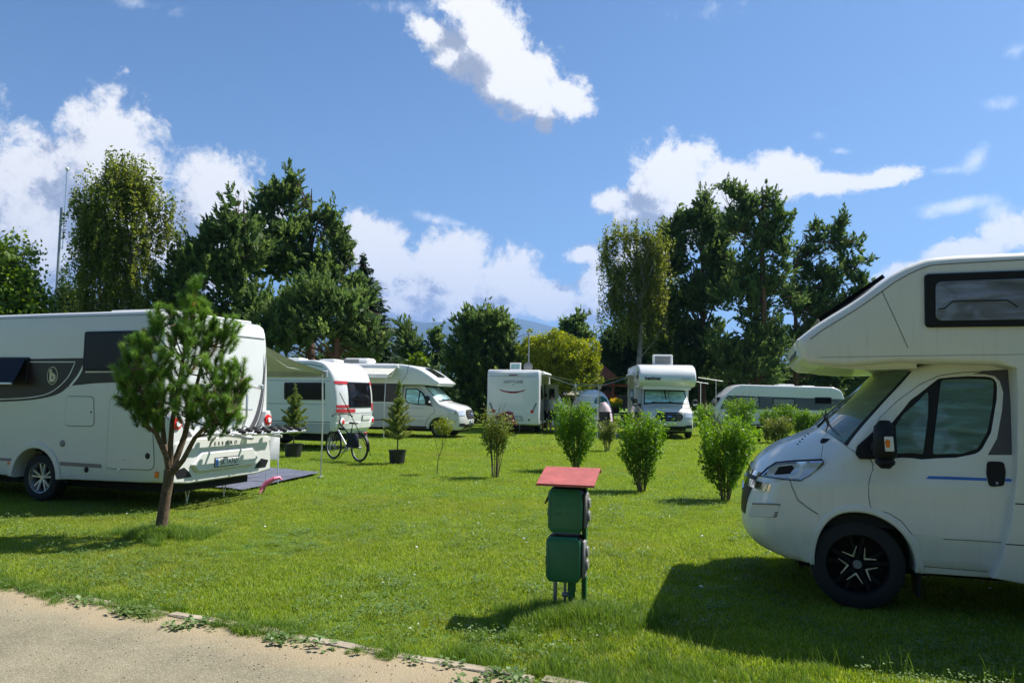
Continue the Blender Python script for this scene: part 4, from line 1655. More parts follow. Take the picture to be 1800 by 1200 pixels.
# this one stands open on its stays
ow = MB()
q0, q1 = P2([(-38, 632), (50, 632)])
zt = q0[1]
ow.add([(q0[0], S - .04, zt), (q1[0], S - .04, zt), (q1[0] - .02, S - .20, zt - .36), (q0[0], S - .20, zt - .36),
        (q0[0], S - .055, zt), (q1[0], S - .055, zt), (q1[0] - .02, S - .215, zt - .36), (q0[0], S - .215, zt - .36)],
       [(0, 1, 2, 3), (7, 6, 5, 4), (0, 4, 5, 1), (1, 5, 6, 2), (2, 6, 7, 3), (3, 7, 4, 0)])
V.part('window', ow, 'window', wf)
rl = MB()
rl.box(q0[0], q1[0] - .03, S - .235, S - .20, zt - .385, zt - .35, .008)
V.part('window_rail', rl, 'alu', wf)
for nm, pl, rr in (('service_flap', [(117, 696), (165, 697), (166, 749), (114, 748)], .07), ('garage_door', [(194, 696), (266, 698), (272, 826), (186, 823)], .10)):
    pp = rpoly(P2(pl), rr)
    V.plate('seam', 'seam', inset(pp, -.006), S - .0015, .003)
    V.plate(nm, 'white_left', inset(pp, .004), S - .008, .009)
gd = P2([(260, 801)])[0]
lk = MB()
lk.lathe([(0, .010), (.035, .010), (.045, 0), (.045, -.004)], 16, 'y', (gd[0], 0, gd[1]))
lk.v = [(x, S - y - .008, z) for x, y, z in lk.v]
V.part('lock', lk, 'plastic')
for px, py, r_, mt in ((110, 779, .05, 'grey_plastic'), (152, 825, .04, 'plastic'), (209, 825.5, .03, 'white_plastic'), (161, 724, .015, 'plastic')):
    c = P2([(px, py)])[0]
    lk = MB()
    lk.lathe([(0, .016), (r_ * .6, .016), (r_, .008), (r_, 0)], 16, 'y', (c[0], 0, c[1]))
    lk.v = [(x, S - y, z) for x, y, z in lk.v]
    V.part('filler_cap', lk, mt)
for pl in ([(105, 811), (178, 815.5), (178, 822), (106, 817.5)], [(-60, 800), (30, 806), (29, 811), (-60, 805)]):
    V.plate('rubbing_strip', 'blue_grey', P2(pl), S - .006, .006, grid=.3)
for px, py in ((17, 814), (276, 834)):
    c = P2([(px, py)])[0]
    b = MB()
    b.box(c[0] - .035, c[0] + .035, S - .02, S, c[1] - (.02 if px < 100 else .045), c[1] + (.02 if px < 100 else .045), .008)
    V.part('side_marker', b, 'orange')
# roof: air conditioner, skylight, raised rear spoiler
ac = MB()
ac.box(.55, 1.60, -.50, .35, 2.82, 2.93, .05)
V.part('air_conditioner', ac, 'white_plastic')
vt = MB()
for k in range(9):
    vt.box(1.02 + .05 * k, 1.035 + .05 * k, -.505, -.50, 2.85, 2.90)
tag(V.part('vent_slots', vt, 'plastic'), kind='stuff')
rooflight(V, -2.2, -1.3, -.3, .4, 2.82, .06)
rooflight(V, .9, 1.6, .45, 1.0, 2.82, .07)
rs = MB()
rs.box(1.55, 2.12, -.95, 1.0, 2.82, 2.865, .02)
V.part('rear_roof_rail', rs, 'white_plastic')
gv = MB()
gv.box(2.310, 2.322, -1.08, 1.08, 2.565, 2.583)
V.part('groove', gv, 'grey_plastic')
V.dx = .19
# rear wall furniture, built in the plane x = TAIL
def rear_plate(name, mat, poly, x, th, bev=.004, parent=None, holes=(), grid=.2):
    b = MB()
    b.plate(poly, x, -th, holes, grid, bev, 'yz')
    return V.part(name, b, mat, parent)


rear_plate('rear_bumper', 'white_left', rpoly([(-1.12, .40), (-1.12, .60), (-1.05, .95), (-.85, 1.0), (.85, 1.0), (1.05, .95), (1.12, .60), (1.12, .40), (.75, .36), (-.75, .36)][::-1], .04), 2.315, .12, .02)
rear_plate('bumper_fold', 'white_left', rpoly([(-.62, .50), (-.75, .62), (-.55, .80), (.6, .80), (.75, .62), (.62, .50)][::-1], .02), 2.36, .06, .03)
for sg in (-1, 1):
    pp = [(sg * .70, .45), (sg * .98, .45), (sg * 1.05, .56), (sg * .86, .60), (sg * .76, .53)]
    rear_plate('bumper_grille', 'plastic', pp if sg < 0 else pp[::-1], 2.322, .02)
    # tall lamp pod with a round red lamp
    pod = rpoly([(sg * .92, .86), (sg * 1.13, .86), (sg * 1.13, 1.30), (sg * 1.08, 1.38), (sg * 1.0, 1.36), (sg * .80, 1.0)], .04)
    rear_plate('lamp_pod', 'white_left', pod if sg > 0 else pod[::-1], 2.30, .10, .02)
    lm = MB()
    lm.lathe([(0, .035), (.04, .035), (.05, .022), (.080, .022), (.092, .0)], 20, 'x', (2.30, sg * 1.02, 1.22))
    V.part('tail_lamp', lm, 'red_lens')
    lm = MB()
    lm.lathe([(0, .012), (.04, .012), (.045, .0)], 16, 'x', (2.333, sg * 1.02, 1.22))
    V.part('lamp_centre', lm, 'white_plastic')
    # dark sweep up the corner of the rear wall, split by a light line
    A_ = curve_pts([(.60, 1.02), (.84, 1.32), (.99, 1.75), (1.075, 2.35)], 6)
    B_ = curve_pts([(.86, 1.02), (1.00, 1.38), (1.06, 1.80), (1.085, 2.35)], 6)
    for mat_, P_, Q_, o_ in (('grey_decal', A_, B_, 0), ('white_decal', [(y + .13 * (1 - t / 18), z) for t, (y, z) in enumerate(A_)], [(y + .15 * (1 - t / 18), z) for t, (y, z) in enumerate(A_)], .003)):
        pp = [(sg * p, q) for p, q in P_] + [(sg * p, q) for p, q in Q_[::-1]]
        b = MB()
        v2, tf = triang(pp, (), .15)
        b.add([(2.208 + o_ - .034 * (z - 1.2), y, z) for y, z in v2], tf)
        V.part('rear_decal', b, mat_)
# number plate and model lettering
pl = rear_plate('number_plate', 'white_plastic', rpoly([(-.28, .565), (.24, .565), (.24, .68), (-.28, .68)], .01), 2.375, .015)
rear_plate('plate_band', 'blue_decal', [(-.275, .57), (-.225, .57), (-.225, .675), (-.275, .675)], 2.377, .004, 0, grid=0)
rear_plate('plate_frame', 'plastic', rpoly([(-.295, .55), (.255, .55), (.255, .695), (-.295, .695)], .01), 2.366, .015)
text_obj('SK 7A760', .12, 'letter_dark', V.root, (2.568, .01, .62), (math.pi / 2, 0, math.pi / 2), .001, 'plate_lettering', sx=.80)
text_obj('TESSORO', .07, 'letter_dark', V.root, (2.508, -.05, .90), (math.pi / 2, 0, math.pi / 2), .003, 'model_lettering', sx=1.2, spacing=2.0)
# folded bicycle carrier
bk = MB()
for y in (-.28, .42):
    bk.tube([(2.30, y, .95), (2.36, y, 1.02), (2.62, y, 1.03), (3.02, y, 1.00)], .022, 8)
for y in (-.28, .42):
    bk.tube([(2.24, y, 1.02), (2.34, y, 1.30), (2.34, y, 1.62), (2.28, y, 1.72), (2.21, y, 1.74)], .02, 8)
bk.tube([(2.30, -.45, 1.40), (2.30, .60, 1.40)], .016, 8)
V.part('bike_rack', bk, 'alu')
for k in range(4):
    xx = 2.45 + .17 * k
    b = MB()
    b.box(xx - .03, xx + .03, -.70 + .16 * k, 1.12, 1.035, 1.075, .012)
    ro = V.part('rack_rail', b, 'alu')
    st = MB()
    for y in (-.50 + .14 * k, .15, .55, .95):
        st.box(xx - .05, xx + .05, y - .06, y + .04, 1.06, 1.12, .02)
        st.tube([(xx - .02, y + .02, 1.10), (xx + .03, y + .08, 1.15), (xx + .05, y + .12, 1.10)], .008, 5)
    tag(V.part('rack_strap', st, 'plastic', ro), kind='stuff')
cl = MB()
cl.tube([(2.28, .42, 1.72), (2.42, .44, 1.76), (2.55, .46, 1.74)], .018, 8)
cl.tube([(2.28, -.28, 1.72), (2.40, -.28, 1.74)], .018, 8)
cl.box(2.53, 2.60, .42, .50, 1.72, 1.80, .015)
tag(V.part('clamp_arm', cl, 'alu'), kind='stuff')
for y in (-.45, .35):
    tj = MB()
    tj.tube([(2.02, y - .06, .36), (2.02, y, .02)], .009, 6)
    tj.tube([(2.02, y + .08, .36), (2.02, y, .02)], .009, 6)
    V.part('steady_leg', tj, 'alu')
V.dx = 0.0
# awning wound out on the far side
def pq(l, y):
    return [V.loc(a, b, y) for a, b in l]


awn_top_z, awn_lo_z = 2.62, 2.14


def awning(V, x0, x1, y0, y1, z0, z1, sag=.05, poles=True, frame='alu', fmat='fabric', polex=None, name='awning', valance=.12):
    """Fabric from the wall at y0,z0 out to the front rail at y1,z1."""
    b = MB()
    nx, ny = 8, 8
    vs, fs = [], []
    for i in range(nx + 1):
        for j in range(ny + 1):
            u, t = i / nx, j / ny
            z = z0 + (z1 - z0) * t - sag * math.sin(math.pi * t) * (.6 + .4 * math.cos(2 * math.pi * u))
            vs.append((x0 + (x1 - x0) * u, y0 + (y1 - y0) * t, z))
    m = len(vs)
    vs += [(x, y, z - .006) for x, y, z in vs]
    for i in range(nx):
        for j in range(ny):
            a = i * (ny + 1) + j
            fs.append((a, a + 1, a + ny + 2, a + ny + 1))
            fs.append((m + a, m + a + ny + 1, m + a + ny + 2, m + a + 1))
    b.add(vs, fs)
    s = 1 if y1 > y0 else -1
    aw = V.part(name, b, fmat)
    r = MB()
    r.box(x0 - .03, x1 + .03, min(y1, y1 + s * .07), max(y1, y1 + s * .07), z1 - valance, z1 + .03, .012)
    V.part('front_rail', r, 'alu', aw)
    c = MB()
    c.box(x0 - .06, x1 + .06, min(y0, y0 + s * .12), max(y0, y0 + s * .12), z0 - .08, z0 + .08, .03)
    V.part('awning_case', c, 'white_plastic', aw)
    for x in (x0 + .06, x1 - .06):
        g = MB()
        g.tube([(x, y0, z0 - .05), (x, (y0 + y1) / 2, (z0 + z1) / 2 - .22), (x, y1, z1 - .03)], .015, 6)
        V.part('arm', g, frame, aw)
        if poles:
            g = MB()
            g.tube([(x, y1, z1 - .02), (x + .02, y1 + s * .03, z1 * .5), (x + .01, y1 + s * .04, 0.0)], .016, 8)
            g.box(x - .03, x + .05, y1 - .05, y1 + .07, 0.0, .02, .005)
            V.part('leg', g, frame, aw)
    return aw


awning(V, -2.0, 1.93, 1.19, 3.55, 2.62, 2.10, .06)

# ------------------------------------------------------------------ white caravan with red flashes
A3 = R(17)
c3 = at(596, 766, 22.0)
V = Veh('touring_caravan', 'white caravan with red flashes and a dark rear window, behind the bicycle', 'caravan', Vector((c3.x, 22.0, 0)), -A3, 'caravans on the campsite')
# origin at the rear near corner; body runs to negative x; local y away from the camera
HBc = 1.15
off = 1.15


def shift(b, dy):
    b.v = [(x, y + dy, z) for x, y, z in b.v]
    return b


prof3 = [(-6.6, .5), (-6.9, 1.2), (-6.75, 2.0), (-6.2, 2.5), (-5.6, 2.62)] + [(-1.2, 2.63)] + curve_pts([(-.9, 2.63), (-.42, 2.53), (-.12, 2.22), (.02, 1.75), (.06, 1.25), (.05, .95), (-.02, .62), (-.10, .48)], 4)


def warp3(v):
    x, y, z = v
    u = min(1, abs(y - off) / HBc)
    return x - .22 * u ** 4 * sstep(x, -1.2, 0), y, z


V.warp = warp3
V.part('body_shell', shift(shell(prof3, HBc, lambda x, z: .07 if z > .7 else .02, 4, 8, .25, .14), off), 'white_far', warp=True)
V.warp = None
S = 0.0


def P3(l, y=0.0):
    return V.poly(l, y, warp=False)


wf = V.plate('window_frame', 'plastic', rpoly(P3([(500, 672), (571, 672), (571, 703), (500, 702)]), .05), -.028, .03, bev=.01)
V.plate('window', 'window', rpoly(P3([(503, 675), (568, 675), (568, 700), (503, 699)]), .04), -.032, .005, parent=wf)
V.strip('edge_trim', 'grey_plastic', [(-6.2, 2.50), (-1.0, 2.50), (-.6, 2.42)], -.002, .03, .004)
V.strip('edge_trim', 'grey_plastic', [(-6.6, 2.02), (-.35, 2.02)], -.002, .014, .004)
V.strip('seam', 'grey_plastic', [(-3.9, 1.33), (-.45, 1.33)], -.002, .016, .004)
V.strip('seam', 'plastic', [(-6.6, .82), (-.3, .82)], -.002, .02, .004)
V.plate('skirt', 'grey_panel', [(-6.5, .50), (-6.5, .78), (-.3, .78), (-.3, .50)], -.004, .004, grid=0)
ub = MB()
ub.box(-6.3, -.35, .25, 2.05, .25, .52)
V.part('chassis', ub, 'under')
wheel(V.root, -3.2, .06, .32, .2, 'silver', detail=False)
wheel(V.root, -3.2, 2.24, .32, .2, 'silver', detail=False)
rooflight(V, -2.6, -1.7, .5, 1.0, 2.62, .09)
rooflight(V, -1.3, -.75, .9, 1.5, 2.60, .09)
rooflight(V, -4.4, -3.5, .4, 1.2, 2.62, .09)
# rear wall: skins following the curved tail
rp = curve_pts([(-.42, 2.53), (-.12, 2.22), (.02, 1.75), (.06, 1.25), (.05, .95), (-.02, .62)], 8)[::-1]


def band(z0, z1):
    pts = [p for p in rp if z0 <= p[1] <= z1]
    def ip(z):
        for a, b in zip(rp, rp[1:]):
            if a[1] <= z <= b[1]:
                t = (z - a[1]) / (b[1] - a[1] + 1e-9)
                return (a[0] + (b[0] - a[0]) * t, z)
        return rp[-1]
    return [ip(z0)] + [p for p in pts if z0 < p[1] < z1] + [ip(z1)]


def skin3(name, mat, z0, z1, ya, yb, o, th=.01, parent=None, nc=8):
    b = skin(band(z0, z1)[::-1], ya, yb, o, nc, None, th)
    V.warp = warp3
    r = V.part(name, b, mat, parent, warp=True)
    V.warp = None
    return r


wf = skin3('window_frame', 'plastic', 1.24, 2.00, off - .68, off + .70, .015, .02)
skin3('window', 'window', 1.28, 1.96, off - .64, off + .66, .024, .008, wf)
skin3('red_flash', 'red_decal', 1.93, 2.02, off - 1.12, off - .66, .008)
skin3('red_flash', 'red_decal', 1.93, 2.02, off + .72, off + 1.12, .008)
skin3('red_flash', 'red_decal', 1.10, 1.20, off - 1.12, off - .35, .008)
skin3('red_flash', 'red_decal', 1.24, 1.32, off - 1.12, off - .70, .008)
skin3('red_flash', 'red_decal', 1.15, 1.36, off + .74, off + 1.12, .008)
skin3('bumper', 'white_plastic', .50 + .13, .80, off - 1.10, off + 1.10, .03, .04)
pf = skin3('number_plate', 'grey_plastic', .84, 1.02, off + .10, off + .68, .02, .012)
skin3('plate_face', 'white_plastic', .86, 1.0, off + .12, off + .66, .028, .006, pf)
skin3('grey_band', 'grey_panel', 1.06, 1.09, off - 1.1, off + 1.1, .004)
for sg in (-1, 1):
    lm = MB()
    lm.lathe([(0, .03), (.07, .03), (.13, .0)], 18, 'x', (-.03, off + sg * .92, .82))
    lp = V.part('tail_lamp', lm, 'white_plastic')
    lm = MB()
    lm.lathe([(0, .045), (.05, .045), (.075, .028)], 18, 'x', (-.03, off + sg * .92, .82))
    V.part('lens', lm, 'red_lens', lp)
for q_ in (([-.25, 2.1, .5], [-.20, 2.1, .0]), ([-.45, .2, .5], [-.40, .2, .0])):
    sl = MB()
    sl.tube(q_, .03, 8)
    V.part('steady_leg', sl, 'steel')


# ------------------------------------------------------------------ Transit type cab shared by two motorhomes
TP = curve_pts([(-.82, .30), (-.95, .38), (-1.0, .50), (-1.01, .70), (-.98, .90), (-.93, 1.06)], 3) + \
    curve_pts([(-.90, 1.12), (-.75, 1.22), (-.45, 1.30), (-.12, 1.38)], 3) + curve_pts([(-.08, 1.41), (.25, 1.68), (.62, 1.98)], 3) + \
    [(.70, 2.01), (1.55, 2.03), (1.55, .34), (.46, .34)] + arc(0, .35, .43, -2, 182, 14) + [(-.46, .33)]


def warpT(v):
    x, y, z = v
    u = min(1.0, abs(y) / 1.03)
    f = 1 - sstep(x, -1.02, -.1)
    g = 1 - sstep(x, .2, .9)
    x2 = x + .26 * f * u ** 3 + .14 * g * u ** 3 * sstep(z, 1.0, 1.35)
    z2 = z - .09 * sstep(z, 1.0, 1.3) * (1 - sstep(x, -.2, .3)) * u ** 3
    y2 = y
    if z > 1.0:
        y2 *= 1 - .13 * min(1.2, (z - 1.0) / .95) ** 1.3
    return x2, y2 * (1 - .05 * f * f), z2


def van_cab(V, paint_, blind, sides=(-1, 1), dark_pillar=False):
    V.warp = warpT

    def radT(x, z):
        if z < .9 and x > -.6:
            return .012
        return .07 if z < 1.9 else .05
    V.part('cab_body', shell(TP[::-1], 1.03, radT, 4, 10, .16, .10), paint_, warp=True)
    wsp = curve_pts([(-.08, 1.41), (.25, 1.68), (.62, 1.98)], 5)
    fr = V.part('windscreen_surround', skin(wsp, 0, 0, .005, 12, lambda t: (-.97, .97)), 'plastic', warp=True)
    V.part('windscreen', skin(wsp[1:-1], 0, 0, .011, 12, lambda t: (-.92, .92)), blind, fr, warp=True)
    ctr = MB()
    ctr.add([(.61, -.16, 2.01), (.61, .16, 2.01), (.50, .03, 1.905), (.50, -.03, 1.905), (.0, .012, 1.52), (.0, -.012, 1.52)], [(0, 1, 2, 3), (3, 2, 4, 5)])
    ctr.v = [(x - .018, y, z + .012) for x, y, z in ctr.v]
    V.part('mirror_bracket', ctr, 'plastic', fr, warp=True)
    for y in (-.17, .17):
        q = MB()
        q.tube([(.52, y, 1.93), (-.02, y * .9, 1.49)], .008, 5)
        V.part('blind_edge', q, 'plastic', fr, warp=True)
    wp = MB()
    wp.tube([(-.09, -.55, 1.43), (-.02, -.05, 1.50)], .01, 5)
    wp.tube([(-.09, .15, 1.43), (-.02, .65, 1.50)], .01, 5)
    V.part('wiper', wp, 'plastic', warp=True)
    # grille: six sided, with bars
    nose = [(-.985, .88), (-.955, .98), (-.925, 1.06)]
    V.part('grille', skin([(-1.008, .72), (-.998, .80), (-.975, .92), (-.945, 1.02), (-.925, 1.07)], 0, 0, .012, 14, lambda t: (-.44 - .14 * math.sin(math.pi * min(1, t * 1.1)), .44 + .14 * math.sin(math.pi * min(1, t * 1.1)))), 'plastic', warp=True)
    for z_, x_ in ((.80, -1.018), (.87, -1.01), (.94, -.99), (1.01, -.968)):
        q = MB()
        q.tube([(x_, y, z_) for y in np.linspace(-.5, .5, 7)], .008, 5)
        V.part('grille_bar', q, 'grey_plastic', warp=True)
    ov = MB()
    ov.lathe([(0, 0), (.09, 0), (.10, -.01)], 20, 'x', (0, 0, 0))
    ov.v = [(-x - 1.03, y, .905 + z * .42) for x, y, z in ov.v]
    V.part('badge', ov, 'blue_decal')
    text_obj('Ford', .06, 'white_plastic', V.root, (-1.042, 0, .905), (math.pi / 2, 0, -math.pi / 2), .001, 'badge_lettering', shear=.3)
    V.part('bumper', skin([(-.86, .33), (-.97, .40), (-1.01, .52)], 0, 0, .01, 12, lambda t: (-.7, .7)), 'plastic', warp=True)
    npl = MB()
    npl.box(-1.045, -1.03, -.26, .26, .585, .69, .004)
    np_ = V.part('number_plate', npl, 'white_plastic')
    bd = MB()
    bd.box(-1.049, -1.044, .21, .258, .588, .687)
    V.part('plate_band', bd, 'blue_decal', np_)
    text_obj('PO 8L160', .10, 'letter_dark', V.root, (-1.047, -.02, .636), (math.pi / 2, 0, -math.pi / 2), .001, 'plate_lettering', sx=.8)
    for sd in sides:
        S_ = sd * 1.03
        hl = rpoly([(-.98, 1.05), (-.92, 1.08), (-.62, 1.13), (-.55, 1.10), (-.68, .95), (-.80, .88), (-.96, .90)], .03)
        h = V.plate('headlight', 'clear_lens', hl if sd < 0 else hl, S_ + sd * .008, .02, grid=.08)
        V.plate('lamp', 'chrome', rpoly([(-.88, 1.02), (-.74, 1.04), (-.78, .94), (-.90, .94)], .03), S_ + sd * .012, .006, parent=h, grid=.08)
        # front face share of the lamp, wrapping round the corner
        V.part('headlight_front', skin([(-.992, .86), (-.965, .95), (-.93, 1.05)], 0, 0, .010, 6, (lambda t: (-1.0, -.66)) if sd < 0 else (lambda t: (.66, 1.0))), 'clear_lens', h, warp=True)
        V.part('fog_lamp', skin([(-1.0, .44), (-1.01, .56)], 0, 0, .010, 6, (lambda t: (-.98, -.70)) if sd < 0 else (lambda t: (.70, .98))), 'plastic', warp=True)
        wp_ = rpoly([(.28, 1.30), (.36, 1.42), (.62, 1.70), (.95, 1.88), (1.42, 1.88), (1.42, 1.42), (1.30, 1.30), (.9, 1.24), (.4, 1.24)], .06)
        dp = rpoly([(.20, .95), (.16, 1.20), (.28, 1.42), (.60, 1.76), (.92, 1.94), (1.50, 1.95), (1.52, .42), (.58, .42), (.50, .66), (.36, .86)], .04)
        V.plate('seam', 'seam', inset(dp[::-1], -.008), S_ + sd * .002, .008, grid=.15)
        d = V.plate('door', paint_, inset(dp[::-1], .004), S_ + sd * .010, .012, grid=.12)
        wfr = V.plate('window_frame', 'plastic', wp_[::-1], S_ + sd * .014, .006, parent=d, grid=.12)
        V.plate('window', blind, inset(rpoly([(.44, 1.30), (.66, 1.62), (.80, 1.74), (.84, 1.28), (.6, 1.28)], .03), .0)[::-1], S_ + sd * .018, .004, parent=d, grid=.12)
        V.plate('window', blind, rpoly([(.88, 1.28), (.86, 1.78), (.98, 1.84), (1.38, 1.84), (1.37, 1.44), (1.26, 1.32)], .04)[::-1], S_ + sd * .018, .004, parent=d, grid=.12)
        b = MB()
        b.box(1.24, 1.42, min(S_, S_ + sd * .035), max(S_, S_ + sd * .035), 1.10, 1.16, .012)
        V.part('door_handle', b, 'plastic', d)
        V.plate('side_strip', 'plastic', [(.50, .35), (.50, .43), (1.50, .43), (1.50, .35)], S_ + sd * .02, .02, grid=.2)
        V.plate('mirror_base', 'plastic', rpoly([(.18, 1.20), (.32, 1.42), (.50, 1.60), (.50, 1.26), (.42, 1.22)], .02), S_ + sd * .02, .02, grid=.2)
        m_ = MB()
        m_.box(.34, .50, min(sd * 1.14, sd * 1.36), max(sd * 1.14, sd * 1.36), 1.28, 1.60, .05)
        m_.box(.40, .48, min(sd * .98, sd * 1.2), max(sd * .98, sd * 1.2), 1.30, 1.38, .02)
        mo = V.part('mirror', m_, 'plastic')
        m_ = MB()
        m_.box(.325, .345, min(sd * 1.17, sd * 1.33), max(sd * 1.17, sd * 1.33), 1.34, 1.40, .004)
        V.part('indicator', m_, 'white_plastic', mo)
    V.warp = None
    ub = MB()
    ub.box(-.7, 1.6, -.75, .75, .22, .9)
    ub.box(-.48, .48, -.98, .98, .70, .80)
    V.part('engine_bay', ub, 'under')
    wheel(V.root, 0, -1.0, .345, .22, 'silver', detail=False)
    wheel(V.root, 0, 1.0, .345, .22, 'silver', detail=False)


# ------------------------------------------------------------------ silver semi-integrated motorhome facing right
B1 = R(12)
hb = at(772, 752, 29.3)
# local x (to the tail) points left in the picture, so local y points at the camera
rzT = math.pi - B1
yax = Vector((-math.sin(rzT), math.cos(rzT), 0))
OT = Vector((hb.x, hb.y, 0)) - yax * 1.0
V = Veh('semi_integrated_motorhome', 'silver and white motorhome facing right with its side awning half open', 'motorhome', OT, rzT, 'motorhomes on the campsite')
van_cab(V, 'silver', 'pale_glass')
LT = curve_pts([(-.02, 2.10), (.35, 2.38), (.85, 2.66), (1.45, 2.80), (2.2, 2.84)], 4) + [(6.1, 2.84), (6.25, 2.7), (6.28, .55), (6.1, .36), (4.9, .36), (4.55, .36)] + arc(4.1, .36, .44, -2, 182, 12) + [(3.6, .36), (1.56, .36), (1.56, 2.02), (.75, 2.02), (.1, 1.98)]
V.part('body_shell', shell(LT[::-1], 1.15, lambda x, z: .09 if z > 2.2 else .03, 4, 3, .3, .15), 'white_far')
ub = MB()
ub.box(1.5, 6.1, -.8, .8, .25, .8)
V.part('chassis', ub, 'under')
wheel(V.root, 4.1, 1.05, .345, .22, 'silver', detail=False)
V.plate('side_panel', 'grey_panel', [(1.60, .40), (1.60, 1.30), (6.1, 1.30), (6.1, .40), (4.7, .40)] + arc(4.1, .36, .50, 5, 175, 8) + [(3.5, .40)], 1.156, .006, grid=.4, bev=0)
V.plate('dark_panel', 'letter_dark', [(1.56, 1.34), (1.56, 2.06), (6.1, 2.06), (6.1, 1.34)], 1.158, .008, grid=.4)
for a, b in ((2.2, 3.3), (3.9, 4.9)):
    wf = V.plate('window_frame', 'plastic', rpoly([(a, 1.40), (a, 1.98), (b, 1.98), (b, 1.40)], .06), 1.185, .03, bev=.01)
    V.plate('window', 'window', rpoly([(a + .04, 1.44), (a + .04, 1.94), (b - .04, 1.94), (b - .04, 1.44)], .05), 1.190, .006, parent=wf)
V.plate('stripe', 'letter_dark', [(1.6, .62), (1.6, .66), (6.0, .66), (6.0, .62)], 1.160, .004, grid=0, bev=0)
V.strip('seam', 'grey_plastic', [(1.56, 2.06), (1.3, 2.45), (1.25, 2.78)], 1.154, .02, .004)
bv = MB()
bv.plate(curve_pts([(-.02, 2.08), (.3, 2.0), (.8, 1.98)], 4) + [(1.5, 1.99), (1.5, 2.08)], -1.0, 2.0, (), .3, .02)
V.part('overcab_floor', bv, 'white_far')
sk = MB()
d_ = Vector((.5, .28)).normalized()
n_ = Vector((-d_.y, d_.x))
a_, b_ = Vector((.25, 2.335)) + n_ * .01, Vector((.82, 2.665)) + n_ * .01
sk.add([(p.x, y, p.y) for y in (-.42, .42) for p in (a_, b_, b_ + n_ * .03, a_ + n_ * .03)], [(0, 1, 2, 3), (7, 6, 5, 4), (0, 4, 5, 1), (1, 5, 6, 2), (2, 6, 7, 3), (3, 7, 4, 0)])
V.part('skylight', sk, 'window')
ac = MB()
ac.box(3.2, 4.3, -.4, .45, 2.84, 3.08, .09)
aco = V.part('air_conditioner', ac, 'white_plastic')
ac = MB()
ac.box(3.6, 4.31, -.30, .46, 2.88, 3.04, .03)
V.part('grille', ac, 'grey_plastic', aco)
rooflight(V, 5.0, 5.7, -.3, .3, 2.84, .12)
awning(V, 1.70, 5.6, 1.17, 2.20, 2.72, 2.36, .03, polex=None)
for zq in (.62, .80, 1.12):
    V.strip('crease', 'grey_plastic', [(.62, zq), (1.5, zq + .02)], 1.046, .012, .004)

# ------------------------------------------------------------------ rear view motorhome in the middle
rg = at(901, 757, 33.4)
dirx = Vector((-.13, -.99, 0)).normalized()
rzG = math.atan2(dirx.y, dirx.x)
V = Veh('rear_view_motorhome', 'white motorhome seen from behind with a thin red smile stripe', 'motorhome', Vector((rg.x, rg.y, 0)), rzG, 'motorhomes on the campsite')
# origin under the middle of the rear wall; the body runs to negative x
HG = 1.16
pg = [(-6.2, .40), (-6.2, 2.2), (-5.6, 2.70), (-4.9, 2.80), (-.30, 2.80), (-.10, 2.76), (-.02, 2.66), (.0, 2.3), (.02, 1.3), (.06, .75), (.05, .42), (-.05, .36), (-1.35, .36)] + arc(-1.8, .36, .43, 0, 180, 10) + [(-2.3, .36)]
V.part('body_shell', shell(pg[::-1], HG, lambda x, z: .06, 4, 3, .3, .2), 'white_far')
ub = MB()
ub.box(-6.0, -.15, -.85, .85, .20, .8)
V.part('chassis', ub, 'under')
for y in (-1.04, 1.04):
    wheel(V.root, -1.8, y, .34, .22, 'silver', detail=False)
    wheel(V.root, -5.6, y, .34, .22, 'silver', detail=False)


def rface(name, mat, poly, x, th=.01, bev=.0, parent=None):
    b = MB()
    if area2(poly) < 0:
        poly = poly[::-1]
    b.plate(poly, x, -th, (), 0.4, bev, 'yz')
    return V.part(name, b, mat, parent)


# local +y: x axis points to the camera, so +y is the picture's right
sm = curve_pts([(-.62, 1.93), (-.35, 1.855), (0, 1.835), (.30, 1.86), (.56, 1.93)], 5)
sm2 = curve_pts([(-.60, 1.89), (-.3, 1.80), (0, 1.775), (.28, 1.80), (.54, 1.90)], 5)
rface('smile_stripe', 'dark_red', sm + [(a, b) for a, b in sm2[::-1]], .022, .014)
sm3 = curve_pts([(-.52, 1.83), (0, 1.745), (.46, 1.84)], 6)
sm4 = curve_pts([(-.52, 1.85), (0, 1.765), (.46, 1.86)], 6)
rface('smile_stripe', 'red_decal', sm4 + sm3[::-1], .024, .014)
rface('brake_light', 'dark_red', rpoly([(-.20, 2.53), (.18, 2.53), (.18, 2.57), (-.20, 2.57)], .01), .02, .03)
sb = MB()
sb.box(.0, .012, -1.08, 1.08, 2.495, 2.507)
V.part('seam', sb, 'grey_plastic')
text_obj('GIOTTI LINE', .16, 'letter_grey', V.root, (.022, 0, 2.25), (math.pi / 2, 0, math.pi / 2), .003, 'lettering', sx=1.02, spacing=.95)
mk = MB()
mk.box(.01, .02, -.02, .02, 2.10, 2.15)
V.part('emblem', mk, 'letter_grey')
for sg in (-1, 1):
    pp = rpoly([(sg * .80, .92), (sg * .90, .95), (sg * 1.07, 1.33), (sg * 1.0, 1.34)], .02)
    lp = rface('tail_lamp', 'grey_plastic', pp, .05, .04, .01)
    b = MB()
    b.lathe([(0, .03), (.05, .02), (.075, 0)], 14, 'x', (.05, sg * .85, .96))
    V.part('lens', b, 'red_lens', lp)
rface('number_plate', 'white_plastic', [(-.03, .60), (.30, .60), (.30, .70), (-.03, .70)], .078, .02)
text_obj('WE 205', .075, 'letter_dark', V.root, (.081, .16, .65), (math.pi / 2, 0, math.pi / 2), .001, 'plate_lettering', sx=.8)
rface('plate_recess', 'grey_panel', rpoly([(-.20, .54), (.50, .54), (.42, .78), (-.12, .78)], .04), .066, .02)
b = MB()
